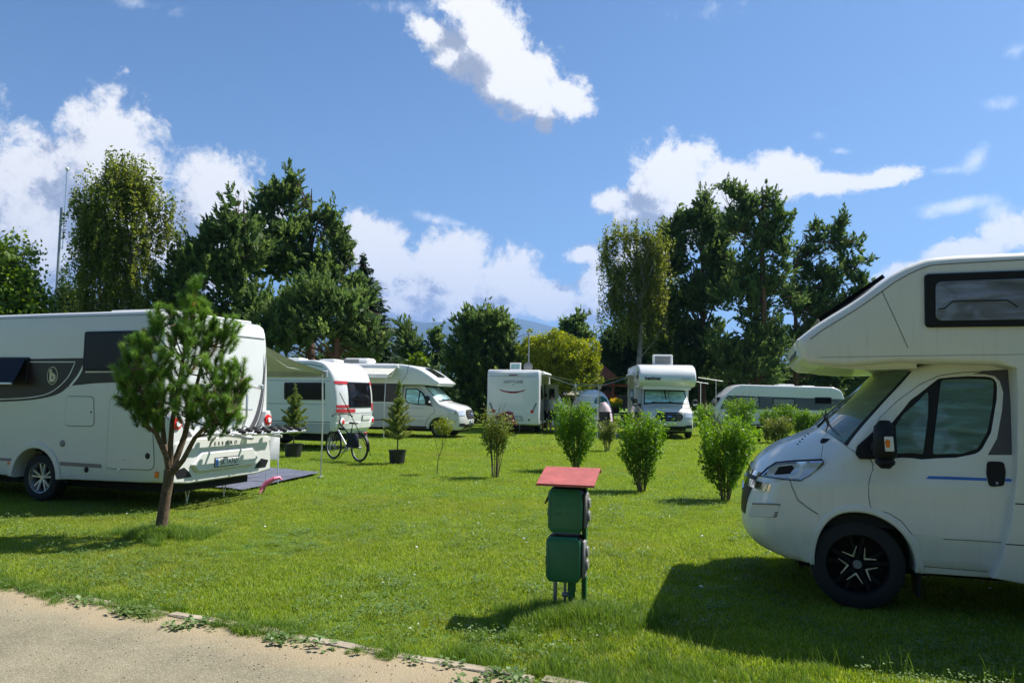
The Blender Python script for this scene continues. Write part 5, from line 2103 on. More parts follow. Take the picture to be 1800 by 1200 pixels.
b.lathe([(0, .02), (.035, .02), (.04, 0)], 12, 'x', (.06, .72, .60))
V.part('filler_cap', b, 'plastic')
hk = MB()
hk.add([(-2.0, .05 - .40, 2.82), (-2.0, .05 + .02, 2.82), (-1.95, .02 + .02, 3.17), (-1.95, .05 - .38, 3.17)], [(0, 1, 2, 3)])
rfh = MB()
rfh.box(-2.04, -1.98, -.42, .10, 2.82, 3.18, .02)
lid = V.part('roof_hatch', rfh, 'white_plastic')
rfh = MB()
rfh.box(-1.98, -1.972, -.36, .04, 2.90, 3.12, .0)
V.part('hatch_lid', rfh, 'screen_blind', lid)
dsh = MB()
dsh.lathe([(0, .05), (.12, .03), (.22, 0), (.22, -.01), (.12, .02), (0, .04)], 18, 'x', (-2.9, .33, 3.02))
dsh.tube([(-2.9, .33, 2.8), (-2.9, .33, 3.0)], .02, 6)
V.part('satellite_dish', dsh, 'grey_plastic')
# side (picture right): door open, windows, awning
V.plate('window', 'window', rpoly([(-4.6, 1.45), (-4.6, 2.05), (-3.5, 2.05), (-3.5, 1.45)], .05), HG + .02, .02)
V.plate('window', 'window', rpoly([(-1.5, 1.5), (-1.5, 2.1), (-.6, 2.1), (-.6, 1.5)], .05), HG + .02, .02)
V.plate('doorway', 'under', rpoly([(-3.1, .5), (-3.1, 2.2), (-2.4, 2.2), (-2.4, .5)], .05), HG + .006, .01)
dd = MB()
dd.box(-3.14, -3.08, HG, HG + .62, .48, 2.22, .02)
do = V.part('door', dd, 'white_far')
dd = MB()
dd.box(-3.08, -3.07, HG + .18, HG + .44, 1.5, 2.0)
V.part('door_window', dd, 'window', do)
aw = awning(V, -5.2, -1.0, HG, HG + 2.55, 2.68, 2.16, .0)

# ------------------------------------------------------------------ second alcove motorhome, seen from the front
fb = at(1180, 769, 30.6)
rzB = R(90 - 4)
V = Veh('front_view_alcove_motorhome', 'white alcove motorhome seen from the front with pale blinds behind its windscreen', 'motorhome', Vector((fb.x, 31.6, 0)), rzB, 'motorhomes on the campsite')
van_cab(V, 'silver', 'pale_glass')
LB = curve_pts([(-.40, 2.22), (-.52, 2.34), (-.50, 2.55), (-.38, 2.75), (-.15, 2.92), (.2, 3.02)], 4) + [(.8, 3.06), (5.2, 3.06), (5.3, 2.9), (5.3, .5), (5.2, .36), (4.3, .36)] + arc(3.7, .36, .44, 0, 180, 10) + [(3.2, .36), (1.56, .36), (1.56, 2.06), (.9, 2.06), (-.2, 2.10)]
V.part('body_shell', shell(LB[::-1], 1.16, lambda x, z: .08 if z > 2.0 else .03, 4, 3, .3, .15), 'white_far')
ub = MB()
ub.box(1.5, 5.2, -.85, .85, .25, .8)
V.part('chassis', ub, 'under')
wheel(V.root, 3.7, -1.04, .345, .22, 'silver', detail=False)
wheel(V.root, 3.7, 1.04, .345, .22, 'silver', detail=False)
nk = MB()
nk.box(-.25, 1.5, -.98, .98, 1.98, 2.14, .04)
V.part('alcove_floor', nk, 'white_far')
# dark decal low on the alcove: name in small letters; local +y is the picture's left here
text_obj('benimar', .20, 'letter_dark', V.root, (-.545, .60, 2.44), (R(90 + 5), 0, -math.pi / 2), .003, 'lettering', bold=.008)
text_obj('Tessoro', .11, 'letter_grey', V.root, (-.545, -.72, 2.44), (R(90 + 5), 0, -math.pi / 2), .003, 'lettering', shear=.3)
ht = MB()
ht.box(.9, .97, -.40, .46, 3.06, 3.50, .03)
hto = V.part('roof_hatch', ht, 'white_plastic')
ht = MB()
ht.box(.89, .902, -.30, .36, 3.12, 3.42)
V.part('hatch_lid', ht, 'grey_plastic', hto)
V.plate('window', 'window', rpoly([(-.1, 2.4), (-.1, 2.75), (.5, 2.75), (.5, 2.4)], .05), 1.18, .02)
V.plate('window', 'window', rpoly([(2.2, 1.5), (2.2, 2.0), (3.2, 2.0), (3.2, 1.5)], .05), 1.18, .02)
V.plate('door', 'grey_panel', rpoly([(3.9, .45), (3.9, 2.2), (4.5, 2.2), (4.5, .45)], .05), 1.18, .02)
awning(V, 1.7, 4.6, 1.16, 3.7, 2.66, 2.15, .0)

# ------------------------------------------------------------------ white and blue-grey caravan at the right
AH = R(4)
ch_ = at(1487, 752, 41.5)
V = Veh('long_caravan', 'white caravan with a wide blue grey band, behind the clipped hedge', 'caravan', Vector((ch_.x, ch_.y, -.15)), -AH, 'caravans on the campsite')
ph = [(-6.7, .40), (-7.02, .9), (-7.0, 1.3), (-6.6, 1.9), (-5.95, 2.45), (-5.6, 2.58)] + [(-.8, 2.50)] + curve_pts([(-.6, 2.49), (-.22, 2.30), (-.06, 1.9), (0, 1.4), (.0, .9), (-.1, .40)], 4)
V.part('body_shell', shift(shell(ph, 1.15, lambda x, z: .08 if z > .6 else .02, 4, 3, .3, .15), 1.15), 'white_far')
V.plate('side_band', 'blue_grey', [(-6.75, 1.22), (-6.55, 1.66), (-6.33, 1.97), (-.12, 1.85), (-.03, 1.22)], -.004, .008, grid=.5, bev=0)
for a, b, z0, z1 in ((-5.9, -4.6, 1.36, 1.93), (-3.9, -2.7, 1.40, 1.86), (-1.65, -.75, 1.58, 1.94)):
    wf = V.plate('window_frame', 'plastic', rpoly([(a, z0), (a, z1), (b, z1), (b, z0)], .06), -.03, .03, bev=.01)
    V.plate('window', 'window' if a > -2 else 'skylight', rpoly([(a + .05, z0 + .05), (a + .05, z1 - .05), (b - .05, z1 - .05), (b - .05, z0 + .05)], .05), -.034, .006, parent=wf)
fw = MB()
fw.add([(-7.03, .3, 1.32), (-7.03, 2.0, 1.32), (-6.66, 2.0, 1.86), (-6.66, .3, 1.86)], [(0, 1, 2, 3)])
V.part('front_window', fw, 'window')
V.strip('edge_trim', 'grey_plastic', [(-6.9, .78), (-.1, .78)], -.002, .02, .004)
rooflight(V, -3.5, -2.6, .4, 1.2, 2.53, .09)
rooflight(V, -2.2, -1.5, .4, 1.0, 2.50, .06)
ub = MB()
ub.box(-6.5, -.4, .2, 2.0, .2, .5)
V.part('chassis', ub, 'under')
wheel(V.root, -3.0, .06, .32, .2, 'silver', detail=False)
hn = MB()
hn.box(-.02, .16, .3, .42, 1.6, 1.75, .03)
V.part('grab_handle', hn, 'white_plastic')
db = MB()
db.tube([(-8.0, 1.15, .5), (-6.7, 1.15, .45)], .05, 8)
db.tube([(-7.9, 1.15, .5), (-7.9, 1.15, 0)], .03, 8)
V.part('drawbar', db, 'steel')
# ================================================================== trees and shrubs
def unit(n):
    v = rng.normal(0, 1, (n, 3))
    return v / np.linalg.norm(v, axis=1)[:, None]


def leaves_np(C, size, aspect, up_bias=0.0, N=None, droop=None, jitter=.3):
    """Quads (bent diamonds) at C; returns vertices and faces."""
    n = len(C)
    nrm = unit(n) if N is None else N
    if up_bias:
        nrm = nrm + np.array([0, 0, up_bias])
        nrm /= np.linalg.norm(nrm, axis=1)[:, None]
    d = unit(n)
    if droop is not None:
        d = d * (1 - abs(droop)) + np.array([0, 0, -1.0]) * droop
    d -= nrm * (d * nrm).sum(1)[:, None]
    d /= np.linalg.norm(d, axis=1)[:, None] + 1e-9
    s = np.cross(nrm, d)
    L = (size * rng.uniform(1 - jitter, 1 + jitter, n))[:, None] / 2
    W_ = L * aspect
    V = np.stack([C - d * L, C - s * W_ + nrm * L * .12, C + d * L, C + s * W_ + nrm * L * .12], 1).reshape(-1, 3)
    F = np.arange(n)[:, None] * 4 + np.arange(4)[None, :]
    return V, F


def blob_points(blobs, n, shellb=.45):
    """Points through a union of ellipsoids (cx,cy,cz,rx,ry,rz), thicker towards the surface."""
    vol = np.array([b[3] * b[4] * b[5] for b in blobs]) ** .75
    k = rng.multinomial(n, vol / vol.sum())
    out = []
    for b, m in zip(blobs, k):
        u = unit(m)
        ph = rng.uniform(0, 6.28, 6)
        lump = 1 + .20 * np.sin(u[:, 0] * 4 + ph[0]) * np.sin(u[:, 2] * 4 + ph[1]) + .16 * np.sin(u[:, 0] * 9 + u[:, 1] * 5 + ph[2]) * np.sin(u[:, 2] * 8 + ph[3])
        r = rng.uniform(0, 1, m) ** shellb * lump
        out.append(np.array(b[:3]) + u * r[:, None] * np.array(b[3:6]))
    return np.concatenate(out)


def limb(mb, a, b, r0, r1, bend=.1, n=6, seg=5):
    a, b = Vector(a), Vector(b)
    L = (b - a).length
    o = Vector((random.uniform(-1, 1), random.uniform(-1, 1), random.uniform(-.3, 1))) * L * bend
    pts, rr = [], []
    for i in range(seg + 1):
        t = i / seg
        p = a.lerp(b, t) + o * math.sin(math.pi * t) + Vector((random.uniform(-1, 1), random.uniform(-1, 1), random.uniform(-1, 1))) * L * .018
        pts.append(p)
        rr.append(r0 + (r1 - r0) * t)
    mb.tube(pts, rr, n, cap=False)
    return pts


def tree(name, label, kind, base, blobs_px, Y, trunk_r=.2, leafmat='pine', bark='bark_pine', dens=1.0, clumps=1.0, group=None, cat='tree', seed=1,
         trunk_top=None, leaf=.22, multi=1, depth=.8, z0=0.0, limbs=True, lean=0.0, core=1.0, fill=.78, airy=1.0):
    """blobs_px: crown lobes in photo pixels (x, y, rx, ry[, dy]); put at distance Y. base: photo x of the trunk foot."""
    global rng
    random.seed(seed)
    rng = np.random.default_rng(seed)
    k = Y / FPX
    foot = at(base, 700, Y)
    root = empty(name, (foot.x, Y, z0))
    tag(root, label, cat, group)
    blobs = []
    for b in blobs_px:
        p = at(b[0], b[1], Y)
        rx, rz = b[2] * k, b[3] * k
        dy = b[4] if len(b) > 4 else 0
        blobs.append((p.x - foot.x, dy + random.uniform(-.3, .3) * rx, p.z - z0, rx, max(rx * depth, .5), rz))
    # smaller lobes bridge each lobe to its nearest neighbours
    extra = []
    for i_, b in enumerate(blobs):
        near_ = sorted((((b[0] - c[0]) ** 2 + (b[2] - c[2]) ** 2), j_) for j_, c in enumerate(blobs) if j_ != i_)[:2]
        for _, j_ in near_:
            c = blobs[j_]
            extra.append(tuple((b[q_] + c[q_]) / 2 for q_ in range(3)) + tuple((b[q_] + c[q_]) * .5 * fill for q_ in (3, 4, 5)))
    blobs = blobs + extra
    top = max(b[2] + b[5] * .6 for b in blobs)
    ztop = top if trunk_top is None else at(base, trunk_top, Y).z
    tb = MB()
    tops = []
    for m in range(multi):
        ox = (m - (multi - 1) / 2) * trunk_r * 2.2
        tx = random.uniform(-.03, .03) * ztop + lean * ztop
        pts, rr = [], []
        for i in range(13):
            t = i / 12
            pts.append((ox + tx * t + .02 * ztop * noise.noise(Vector((t * 3, seed, m))), ox * .4 + .02 * ztop * noise.noise(Vector((t * 3, seed + 5, m))), -.15 + (ztop + .1) * t))
            rr.append(trunk_r * (1.25 if i == 0 else 1) * (1 - t) ** .75 + .02)
        tb.tube(pts, rr, 9)
        tops.append(pts)
    if limbs:
        for b in blobs[:len(blobs_px)]:
            for _ in range(2):
                T = random.choice(tops)
                tz = min(.92, max(.15, (b[2] - b[5] * .5) / ztop * random.uniform(.75, 1.0)))
                q = T[min(11, int(tz * 12))]
                e = (b[0] + random.uniform(-.6, .6) * b[3], b[1] + random.uniform(-.6, .6) * b[4], b[2] + random.uniform(-.3, .6) * b[5])
                r0 = trunk_r * random.uniform(.14, .28)
                pp = limb(tb, q, e, r0, r0 * .2, .12)
                for _ in range(4):
                    s_ = random.choice(pp[2:])
                    limb(tb, s_, (b[0] + random.uniform(-.95, .95) * b[3], b[1] + random.uniform(-.9, .9) * b[4], b[2] + random.uniform(-.7, .9) * b[5]), r0 * .35, r0 * .1, .15, 4, 3)
    tb.build('trunk', bark, root, 60, weld=False, recalc=False)
    area = sum(b[3] * b[5] for b in blobs)
    Vs, Rn = [], []
    if kind == 'pine':
        nc = int(area * 46 * clumps)
        C = blob_points(blobs, nc, .45)
        gap = np.sin(C[:, 0] * 1.7 + seed) + np.sin(C[:, 2] * 2.1 + C[:, 1]) + np.sin(C[:, 0] * .9 - C[:, 2] * 1.3 + seed * 2)
        C = C[gap > -1.5 * airy]
        nc = len(C)
        # every clump is a finger-like shoot set with sprays, pointing outwards and up
        cen = np.array([b[:3] for b in blobs])
        near_i = np.argmin(((C[:, None, :] - cen[None]) ** 2).sum(2), axis=1)
        ax_d = C - cen[near_i]
        ax_d /= np.linalg.norm(ax_d, axis=1)[:, None] + 1e-9
        ax_d = ax_d * .8 + np.array([0, 0, .75]) + unit(nc) * .45
        ax_d /= np.linalg.norm(ax_d, axis=1)[:, None]
        K = int(18 * dens)
        sl = rng.uniform(.35, .95, nc) * (leaf / .25)
        tt = rng.uniform(-.6, .6, nc * K)
        lat = unit(nc * K) * (.13 * (leaf / .25) * (1.1 - np.abs(tt)) * rng.uniform(.2, 1, nc * K))[:, None]
        off_ = np.repeat(ax_d * sl[:, None], K, axis=0) * tt[:, None] + lat
        P = np.repeat(C, K, axis=0) + off_
        out = np.repeat(ax_d, K, axis=0) * .8 + lat * 5 + unit(len(P)) * .35
        out /= np.linalg.norm(out, axis=1)[:, None]
        s = np.cross(out, unit(len(P)))
        s /= np.linalg.norm(s, axis=1)[:, None] + 1e-9
        L = leaf * 1.15 * rng.uniform(.6, 1.3, len(P))[:, None]
        W_ = L * .21
        V = np.stack([P - out * L * .3, P - s * W_, P + out * L * .7, P + s * W_], 1).reshape(-1, 3)
        tone = np.repeat(rng.uniform(0, 1, nc), K) * .6 + rng.uniform(0, 1, len(P)) * .4
    elif kind == 'spruce':
        # blobs give the cone: rows of drooping flat boughs
        C = blob_points(blobs, int(area * 420 * dens), .5)
        P = C
        rad = P * np.array([1, 1, 0])
        rad /= np.linalg.norm(rad, axis=1)[:, None] + 1e-9
        out = rad + np.array([0, 0, -.25]) + unit(len(P)) * .45
        out /= np.linalg.norm(out, axis=1)[:, None]
        s = np.cross(out, np.array([0, 0, 1.0]) + unit(len(P)) * .5)
        s /= np.linalg.norm(s, axis=1)[:, None] + 1e-9
        P[:, 2] = P[:, 2] * .72 + np.round(P[:, 2] / .55) * .55 * .28
        L = leaf * 1.3 * rng.uniform(.6, 1.3, len(P))[:, None]
        W_ = L * .22
        V = np.stack([P - out * L * .4, P - s * W_, P + out * L * .6, P + s * W_], 1).reshape(-1, 3)
        tone = rng.uniform(0, 1, len(P))
    elif kind == 'birch':
        # hanging strands
        ns = int(area * 24 * clumps)
        C = blob_points(blobs, ns, .5)
        K = int(46 * dens)
        ln_ = rng.uniform(.7, 2.8, ns)
        t_ = rng.uniform(0, 1, (ns, K))
        dirs = rng.normal(0, .10, (ns, 2))
        P = np.repeat(C, K, axis=0)
        tt = t_.reshape(-1)
        LL = np.repeat(ln_, K)
        dd = np.repeat(dirs, K, axis=0)
        P[:, 2] += (.4 - tt) * LL
        P[:, 0] += dd[:, 0] * tt * LL + rng.normal(0, .045 + .05 * (1 - tt))
        P[:, 1] += dd[:, 1] * tt * LL + rng.normal(0, .045 + .05 * (1 - tt))
        V, F = leaves_np(P, leaf * .66, .62, 0, droop=.5)
        tone = np.repeat(rng.uniform(0, 1, ns), K) * .55 + rng.uniform(0, 1, len(P)) * .45
    else:
        nc = int(area * 26 * clumps)
        C = blob_points(blobs, nc, .42)
        K = int(34 * dens)
        cr = rng.uniform(.35, .75, nc) * (1.0 if area > 20 else .55)
        off_ = unit(nc * K) * (rng.uniform(0, 1, nc * K) ** .5)[:, None] * np.repeat(cr, K)[:, None] * np.array([1, 1, .8])
        P = np.repeat(C, K, axis=0) + off_
        V, F = leaves_np(P, leaf * .8, .6, .35)
        tone = np.repeat(rng.uniform(0, 1, nc), K) * .5 + rng.uniform(0, 1, len(P)) * .5
    # inner foliage: larger sprays deep in the lobes close the crown
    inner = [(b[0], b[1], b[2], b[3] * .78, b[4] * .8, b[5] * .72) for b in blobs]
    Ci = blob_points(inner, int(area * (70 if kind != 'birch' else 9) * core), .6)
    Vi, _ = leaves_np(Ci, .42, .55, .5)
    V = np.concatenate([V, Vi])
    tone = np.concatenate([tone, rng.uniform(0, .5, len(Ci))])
    F = np.arange(len(V) // 4)[:, None] * 4 + np.arange(4)[None, :]
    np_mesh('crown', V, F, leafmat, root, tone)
    return root


GT = 'tall trees behind the campsite'
tree('maple_tree', 'bright green round leafy tree at the left edge', 'leafy', 10, [(20, 505, 62, 85), (-40, 520, 60, 90), (60, 540, 34, 60), (10, 600, 80, 60), (-20, 450, 40, 34)], 34, .25, 'maple', 'bark_dark', 1.0, .9, GT, seed=3, leaf=.26)
tree('birch_tree', 'tall weeping birch with hanging strands, beside the radio mast', 'birch', 215, [(225, 345, 62, 60), (200, 310, 26, 26), (262, 330, 28, 34), (140, 360, 20, 40), (160, 440, 40, 90), (225, 450, 62, 90), (290, 400, 34, 50), (235, 550, 70, 70), (150, 550, 40, 60), (180, 400, 40, 60)],
     36, .22, 'birch', 'bark_birch', 1.0, 1.0, GT, seed=4, leaf=.21, trunk_top=300)
tree('dark_birch_tree', 'low dark leafy tree between the mast and the tall birch', 'birch', 128, [(120, 520, 34, 50), (112, 570, 40, 50), (150, 590, 60, 40)], 40, .14, 'dark_leaf', 'bark_dark', 1.0, 1.2, GT, seed=5, leaf=.22)
tree('pine_tree', 'dark pine with pointed shoots between the birch and the tallest pine on the left', 'pine', 420, [(405, 350, 22, 26), (392, 395, 38, 34), (430, 430, 60, 40), (355, 430, 28, 28), (330, 470, 48, 38), (395, 480, 70, 36), (310, 530, 62, 42), (360, 560, 70, 36), (450, 540, 60, 36), (280, 580, 50, 40)],
     37, .22, 'pine', 'bark_pine', 1.0, 1.0, GT, seed=6, leaf=.25, trunk_top=350)
tree('pine_tree', 'tallest left pine with a spiky top leaning over and bare orange limbs', 'pine', 545, [(515, 312, 20, 26), (470, 335, 16, 14), (505, 350, 40, 24), (462, 380, 34, 26), (530, 385, 46, 28), (582, 375, 22, 18), (500, 420, 60, 30), (590, 420, 34, 24), (545, 460, 54, 26), (600, 465, 36, 26), (570, 490, 50, 26), (640, 520, 34, 24), (480, 470, 46, 30), (615, 450, 16, 16)],
     40, .30, 'pine', 'bark_pine', 1.0, 1.0, GT, seed=7, leaf=.25, trunk_top=330)
tree('pine_tree', 'broad low spreading pine above the white caravan', 'pine', 590, [(560, 510, 60, 26), (510, 535, 60, 26), (610, 530, 50, 26), (640, 560, 44, 30), (560, 570, 70, 30), (500, 590, 70, 30), (620, 600, 60, 34), (665, 600, 30, 36), (430, 600, 50, 30)],
     35, .26, 'pine', 'bark_pine', 1.05, 1.1, GT, seed=8, leaf=.24, trunk_top=500)
tree('spruce_tree', 'narrow dark spruce rising beside the left pines', 'spruce', 640, [(638, 455, 6, 14), (640, 480, 17, 18), (643, 510, 28, 20), (648, 540, 38, 22), (652, 570, 44, 24), (655, 605, 50, 30), (655, 640, 50, 30)], 44, .2, 'spruce', 'bark_dark', 1.3, 1, GT, seed=9, leaf=.26, depth=1.0)
GS = 'smaller trees in the middle distance'
tree('distant_pine', 'small pine left of centre, nearest the tall pines', 'pine', 718, [(712, 580, 20, 20), (722, 605, 26, 20), (705, 625, 24, 18), (735, 625, 20, 18)], 62, .15, 'pine', 'bark_pine', .9, .7, GS, seed=10, leaf=.35)
tree('distant_pine', 'small reddish trunked pine left of the round dark conifer', 'pine', 770, [(768, 582, 12, 16), (764, 605, 20, 18), (776, 625, 20, 20), (758, 635, 22, 18)], 62, .17, 'pine', 'bark_pine', .8, .6, GS, seed=12, leaf=.35)
tree('young_leafy_tree', 'small light green leafy tree behind the silver motorhome', 'leafy', 728, [(728, 632, 20, 18), (738, 650, 24, 18)], 44, .1, 'maple', 'bark_dark', .8, .8, GS, seed=13, leaf=.26)
tree('round_conifer', 'large round dark green conifer in the centre', 'pine', 855, [(850, 565, 38, 26), (820, 575, 26, 24), (885, 575, 28, 22), (855, 605, 60, 28), (815, 620, 38, 28), (900, 610, 34, 26), (860, 650, 70, 34), (805, 670, 34, 40), (910, 650, 34, 34), (855, 700, 70, 40)],
     46, .3, 'pine', 'bark_dark', 1.1, 1.3, GS, seed=14, leaf=.28)
tree('yellow_willow', 'yellow green leafy tree lit by the sun behind the central tents', 'leafy', 985, [(945, 612, 34, 30), (985, 615, 40, 34), (1025, 625, 34, 32), (1035, 655, 22, 30), (960, 655, 36, 30), (1005, 665, 40, 28)], 42, .16, 'willow', 'bark_dark', 1.6, 2.6, GS, seed=15, leaf=.16, trunk_top=620)
tree('distant_pine', 'pair topped dark pine far behind the yellow green tree', 'pine', 1010, [(1020, 562, 14, 14), (995, 572, 14, 12), (1010, 585, 26, 16), (1035, 590, 16, 16)], 70, .2, 'pine', 'bark_dark', .8, .8, GS, seed=16, leaf=.38)
tree('birch_tree', 'weeping birch leaning left at the edge of the right hand pines', 'birch', 1125, [(1085, 420, 30, 16), (1060, 440, 16, 20), (1120, 415, 26, 26), (1075, 470, 28, 26), (1120, 470, 36, 40), (1070, 530, 24, 24), (1110, 550, 44, 46), (1150, 500, 34, 50), (1155, 440, 28, 36), (1095, 500, 30, 34), (1150, 570, 40, 40)],
     47, .2, 'birch', 'bark_birch', .9, .9, GT, seed=17, leaf=.21, trunk_top=400)
tree('dark_leafy_tree', 'dense dark leafy tree below the right hand birch', 'leafy', 1120, [(1090, 600, 40, 46), (1130, 610, 50, 50), (1070, 640, 30, 44), (1120, 660, 60, 40), (1150, 570, 40, 40), (1070, 690, 40, 30)], 54, .2, 'dark_leaf', 'bark_dark', 1.1, 1.3, GT, seed=18, leaf=.28)
tree('pine_tree', 'dense dark pine right of the birch with a bushy top', 'pine', 1235, [(1205, 375, 26, 22), (1185, 405, 28, 24), (1165, 470, 34, 34), (1265, 400, 30, 26), (1150, 540, 36, 34), (1140, 480, 30, 34), (1120, 540, 30, 34), (1175, 430, 28, 28), (1275, 480, 36, 26), (1240, 345, 16, 18), (1230, 385, 34, 30), (1195, 450, 40, 34), (1250, 440, 44, 36), (1200, 520, 54, 40), (1170, 580, 48, 40), (1230, 590, 56, 40), (1190, 640, 60, 36), (1250, 510, 50, 40), (1260, 640, 60, 36)],
     50, .26, 'pine', 'bark_pine', 1.05, 1.35, GT, seed=19, leaf=.22, trunk_top=350)
tree('pine_tree', 'tallest right hand pine with reddish forked trunk and sky showing through', 'pine', 1340, [(1275, 325, 14, 18), (1300, 335, 18, 18), (1355, 335, 14, 16), (1320, 365, 34, 22), (1365, 370, 26, 20), (1290, 395, 36, 26), (1345, 410, 44, 22), (1390, 385, 16, 14), (1310, 455, 40, 24), (1375, 440, 30, 16), (1290, 520, 44, 26), (1340, 560, 40, 24), (1280, 600, 50, 30), (1400, 520, 24, 16), (1330, 500, 50, 26), (1350, 610, 60, 34), (1310, 660, 60, 30), (1370, 490, 40, 18)],
     47, .24, 'pine', 'bark_pine', 1.0, 1.3, GT, seed=20, leaf=.22, trunk_top=330, multi=2, core=.5, airy=.8)
tree('pine_tree', 'loose open pine reaching out to the right behind the alcove', 'pine', 1400, [(1450, 475, 34, 16), (1415, 445, 24, 14), (1475, 430, 16, 12), (1390, 510, 36, 18), (1500, 520, 22, 16), (1440, 580, 44, 22), (1500, 480, 18, 10), (1480, 385, 10, 20), (1465, 410, 22, 16), (1430, 400, 14, 14), (1505, 425, 14, 12), (1440, 440, 30, 14), (1490, 460, 26, 14), (1525, 455, 10, 14), (1420, 480, 30, 16), (1460, 500, 30, 14), (1515, 495, 18, 14), (1400, 540, 36, 20), (1450, 550, 36, 20), (1395, 600, 40, 26), (1440, 610, 40, 26), (1480, 540, 30, 18), (1470, 640, 60, 26), (1430, 520, 40, 16), (1510, 600, 24, 20)],
     50, .2, 'pine', 'bark_pine', 1.0, 1.35, GT, seed=21, leaf=.22, trunk_top=420, lean=.02, core=.5, fill=.75, airy=.9)
tree('dark_leafy_tree', 'dark leafy undergrowth tree behind the blue banded caravan', 'leafy', 1470, [(1440, 660, 60, 34), (1510, 650, 50, 40), (1380, 665, 50, 30), (1560, 640, 50, 50), (1480, 620, 40, 30)], 58, .2, 'dark_leaf', 'bark_dark', 1.0, .9, GT, seed=22, leaf=.3)
tree('dark_leafy_tree', 'dark leafy trees filling the gap right of the front view motorhome', 'leafy', 1290, [(1250, 660, 50, 40), (1310, 660, 50, 40), (1200, 680, 50, 40)], 58, .2, 'dark_leaf', 'bark_dark', 1.0, .9, GT, seed=23, leaf=.3)
tree('dark_leafy_tree', 'dark leafy tree behind the left motorhome roof', 'leafy', 300, [(300, 600, 70, 50), (210, 610, 60, 40), (390, 610, 60, 40), (110, 620, 60, 40)], 46, .2, 'dark_leaf', 'bark_dark', 1.0, .7, GT, seed=24, leaf=.3)
tree('dark_leafy_tree', 'dark leafy tree behind the silver motorhome', 'leafy', 700, [(560, 640, 60, 30), (650, 650, 60, 40), (720, 670, 50, 34), (780, 690, 40, 40)], 52, .2, 'dark_leaf', 'bark_dark', 1.0, .8, GT, seed=25, leaf=.3)
# unseen trees added behind the photographer to shade and reflect in the motorhome sides
BACK = ('leftmost tall added leafy tree', 'second added leafy tree from the left', 'third added leafy tree from the left', 'added leafy tree straight', 'added leafy tree just right of the middle', 'large added leafy tree to the right', 'second added leafy tree from the right', 'rightmost added leafy tree')
for i, x in enumerate((-27, -19, -11, -3, 5, 13, 21, 30)):
    random.seed(60 + i)
    rng = np.random.default_rng(60 + i)
    r0 = empty('added_leafy_tree', (x, -11 - 2.5 * (i % 2), 0))
    tag(r0, BACK[i] + ' behind the photographer', 'tree', 'trees added behind the photographer')
    bl = [(0, 0, 5.0, 3.4, 3.2, 3.2), (1.4, .4, 8.0, 2.4, 2.3, 2.6), (-1.4, -.4, 7.0, 2.5, 2.3, 2.4), (0, 0, 2.6, 3.4, 3, 1.8)]
    C = blob_points(bl, 4200, .5)
    Vv, Fv = leaves_np(C, .85, .6, .3)
    tb = MB()
    tb.tube([(0, 0, -.1), (.1, 0, 3), (0, .1, 9.5)], [.3, .24, .05], 8)
    tb.build('trunk', 'bark_dark', r0, 60, weld=False)
    np_mesh('crown', Vv, Fv, 'dark_leaf', r0, rng.uniform(0, 1, len(C)))

# far wooded belt: reads as one dark mass between and behind the single trees
random.seed(31)
rng = np.random.default_rng(31)
bl = []
for px in range(-150, 2000, 28):
    Y = 74 + random.uniform(-6, 6)
    hgt = random.uniform(26, 60)
    if 690 < px < 800 or 930 < px < 1050:
        hgt *= .75
    p = at(px, 705 - hgt * .5, Y)
    k = Y / FPX
    bl.append((p.x, Y, p.z, 34 * k, 2.2, hgt * k * .8))
C = blob_points(bl, 52000, .4)
C = C[C[:, 2] > 0]
Vv, Fv = leaves_np(C, .55, .6, .3)
o = np_mesh('far_wood', Vv, Fv, 'dark_leaf', None, rng.uniform(0, 1, len(C)))
tag(o, 'dark belt of far woodland closing the campsite', 'woodland', kind='stuff')

# mountains on the horizon
M['mountain'] = simple('forested_mountain', (.035, .055, .035), .95, var=.3, scale=.004)
def ridge(name, pts, Y, thick, seed_):
    b = MB()
    P_ = densify(pts, 6, closed=False)
    vs = []
    n = len(P_)
    rows = 7
    for j in range(rows):
        t = j / (rows - 1)
        for i, (px, py) in enumerate(P_):
            p = at(px, py, Y)
            h = max(5, p.z)
            hh = h * (1 - (1 - t) ** 1.4)
            rug = noise.noise(Vector((p.x * .0025, t * 3, seed_))) * 140 * t * (1 - t) * 4
            vs.append((p.x * (1 - (1 - t) * .0), Y - thick * (1 - t) + rug * 2, hh + (noise.noise(Vector((p.x * .006, seed_, 0))) * 9 if j == rows - 1 else rug * .3)))
    for i, (px, py) in enumerate(P_):
        p = at(px, py, Y)
        vs.append((p.x, Y + thick, 0))
    b.add(vs, [(j * n + i, j * n + i + 1, (j + 1) * n + i + 1, (j + 1) * n + i) for j in range(rows) for i in range(n - 1)])
    o = b.build(name, 'mountain', None, 60)
    tag(o, kind='structure')
    return o


ridge('mountain', [(-900, 640), (-300, 600), (0, 590), (200, 575), (330, 560), (420, 570), (560, 580), (640, 575), (690, 563), (720, 562), (745, 567), (790, 565), (830, 575), (900, 600), (1000, 640)], 6200, 1500, 1)
ridge('mountain', [(600, 640), (700, 610), (800, 590), (860, 568), (905, 559), (935, 565), (980, 576), (1040, 588), (1120, 590), (1300, 600), (1600, 585), (1900, 600), (2600, 640)], 7000, 1500, 7)


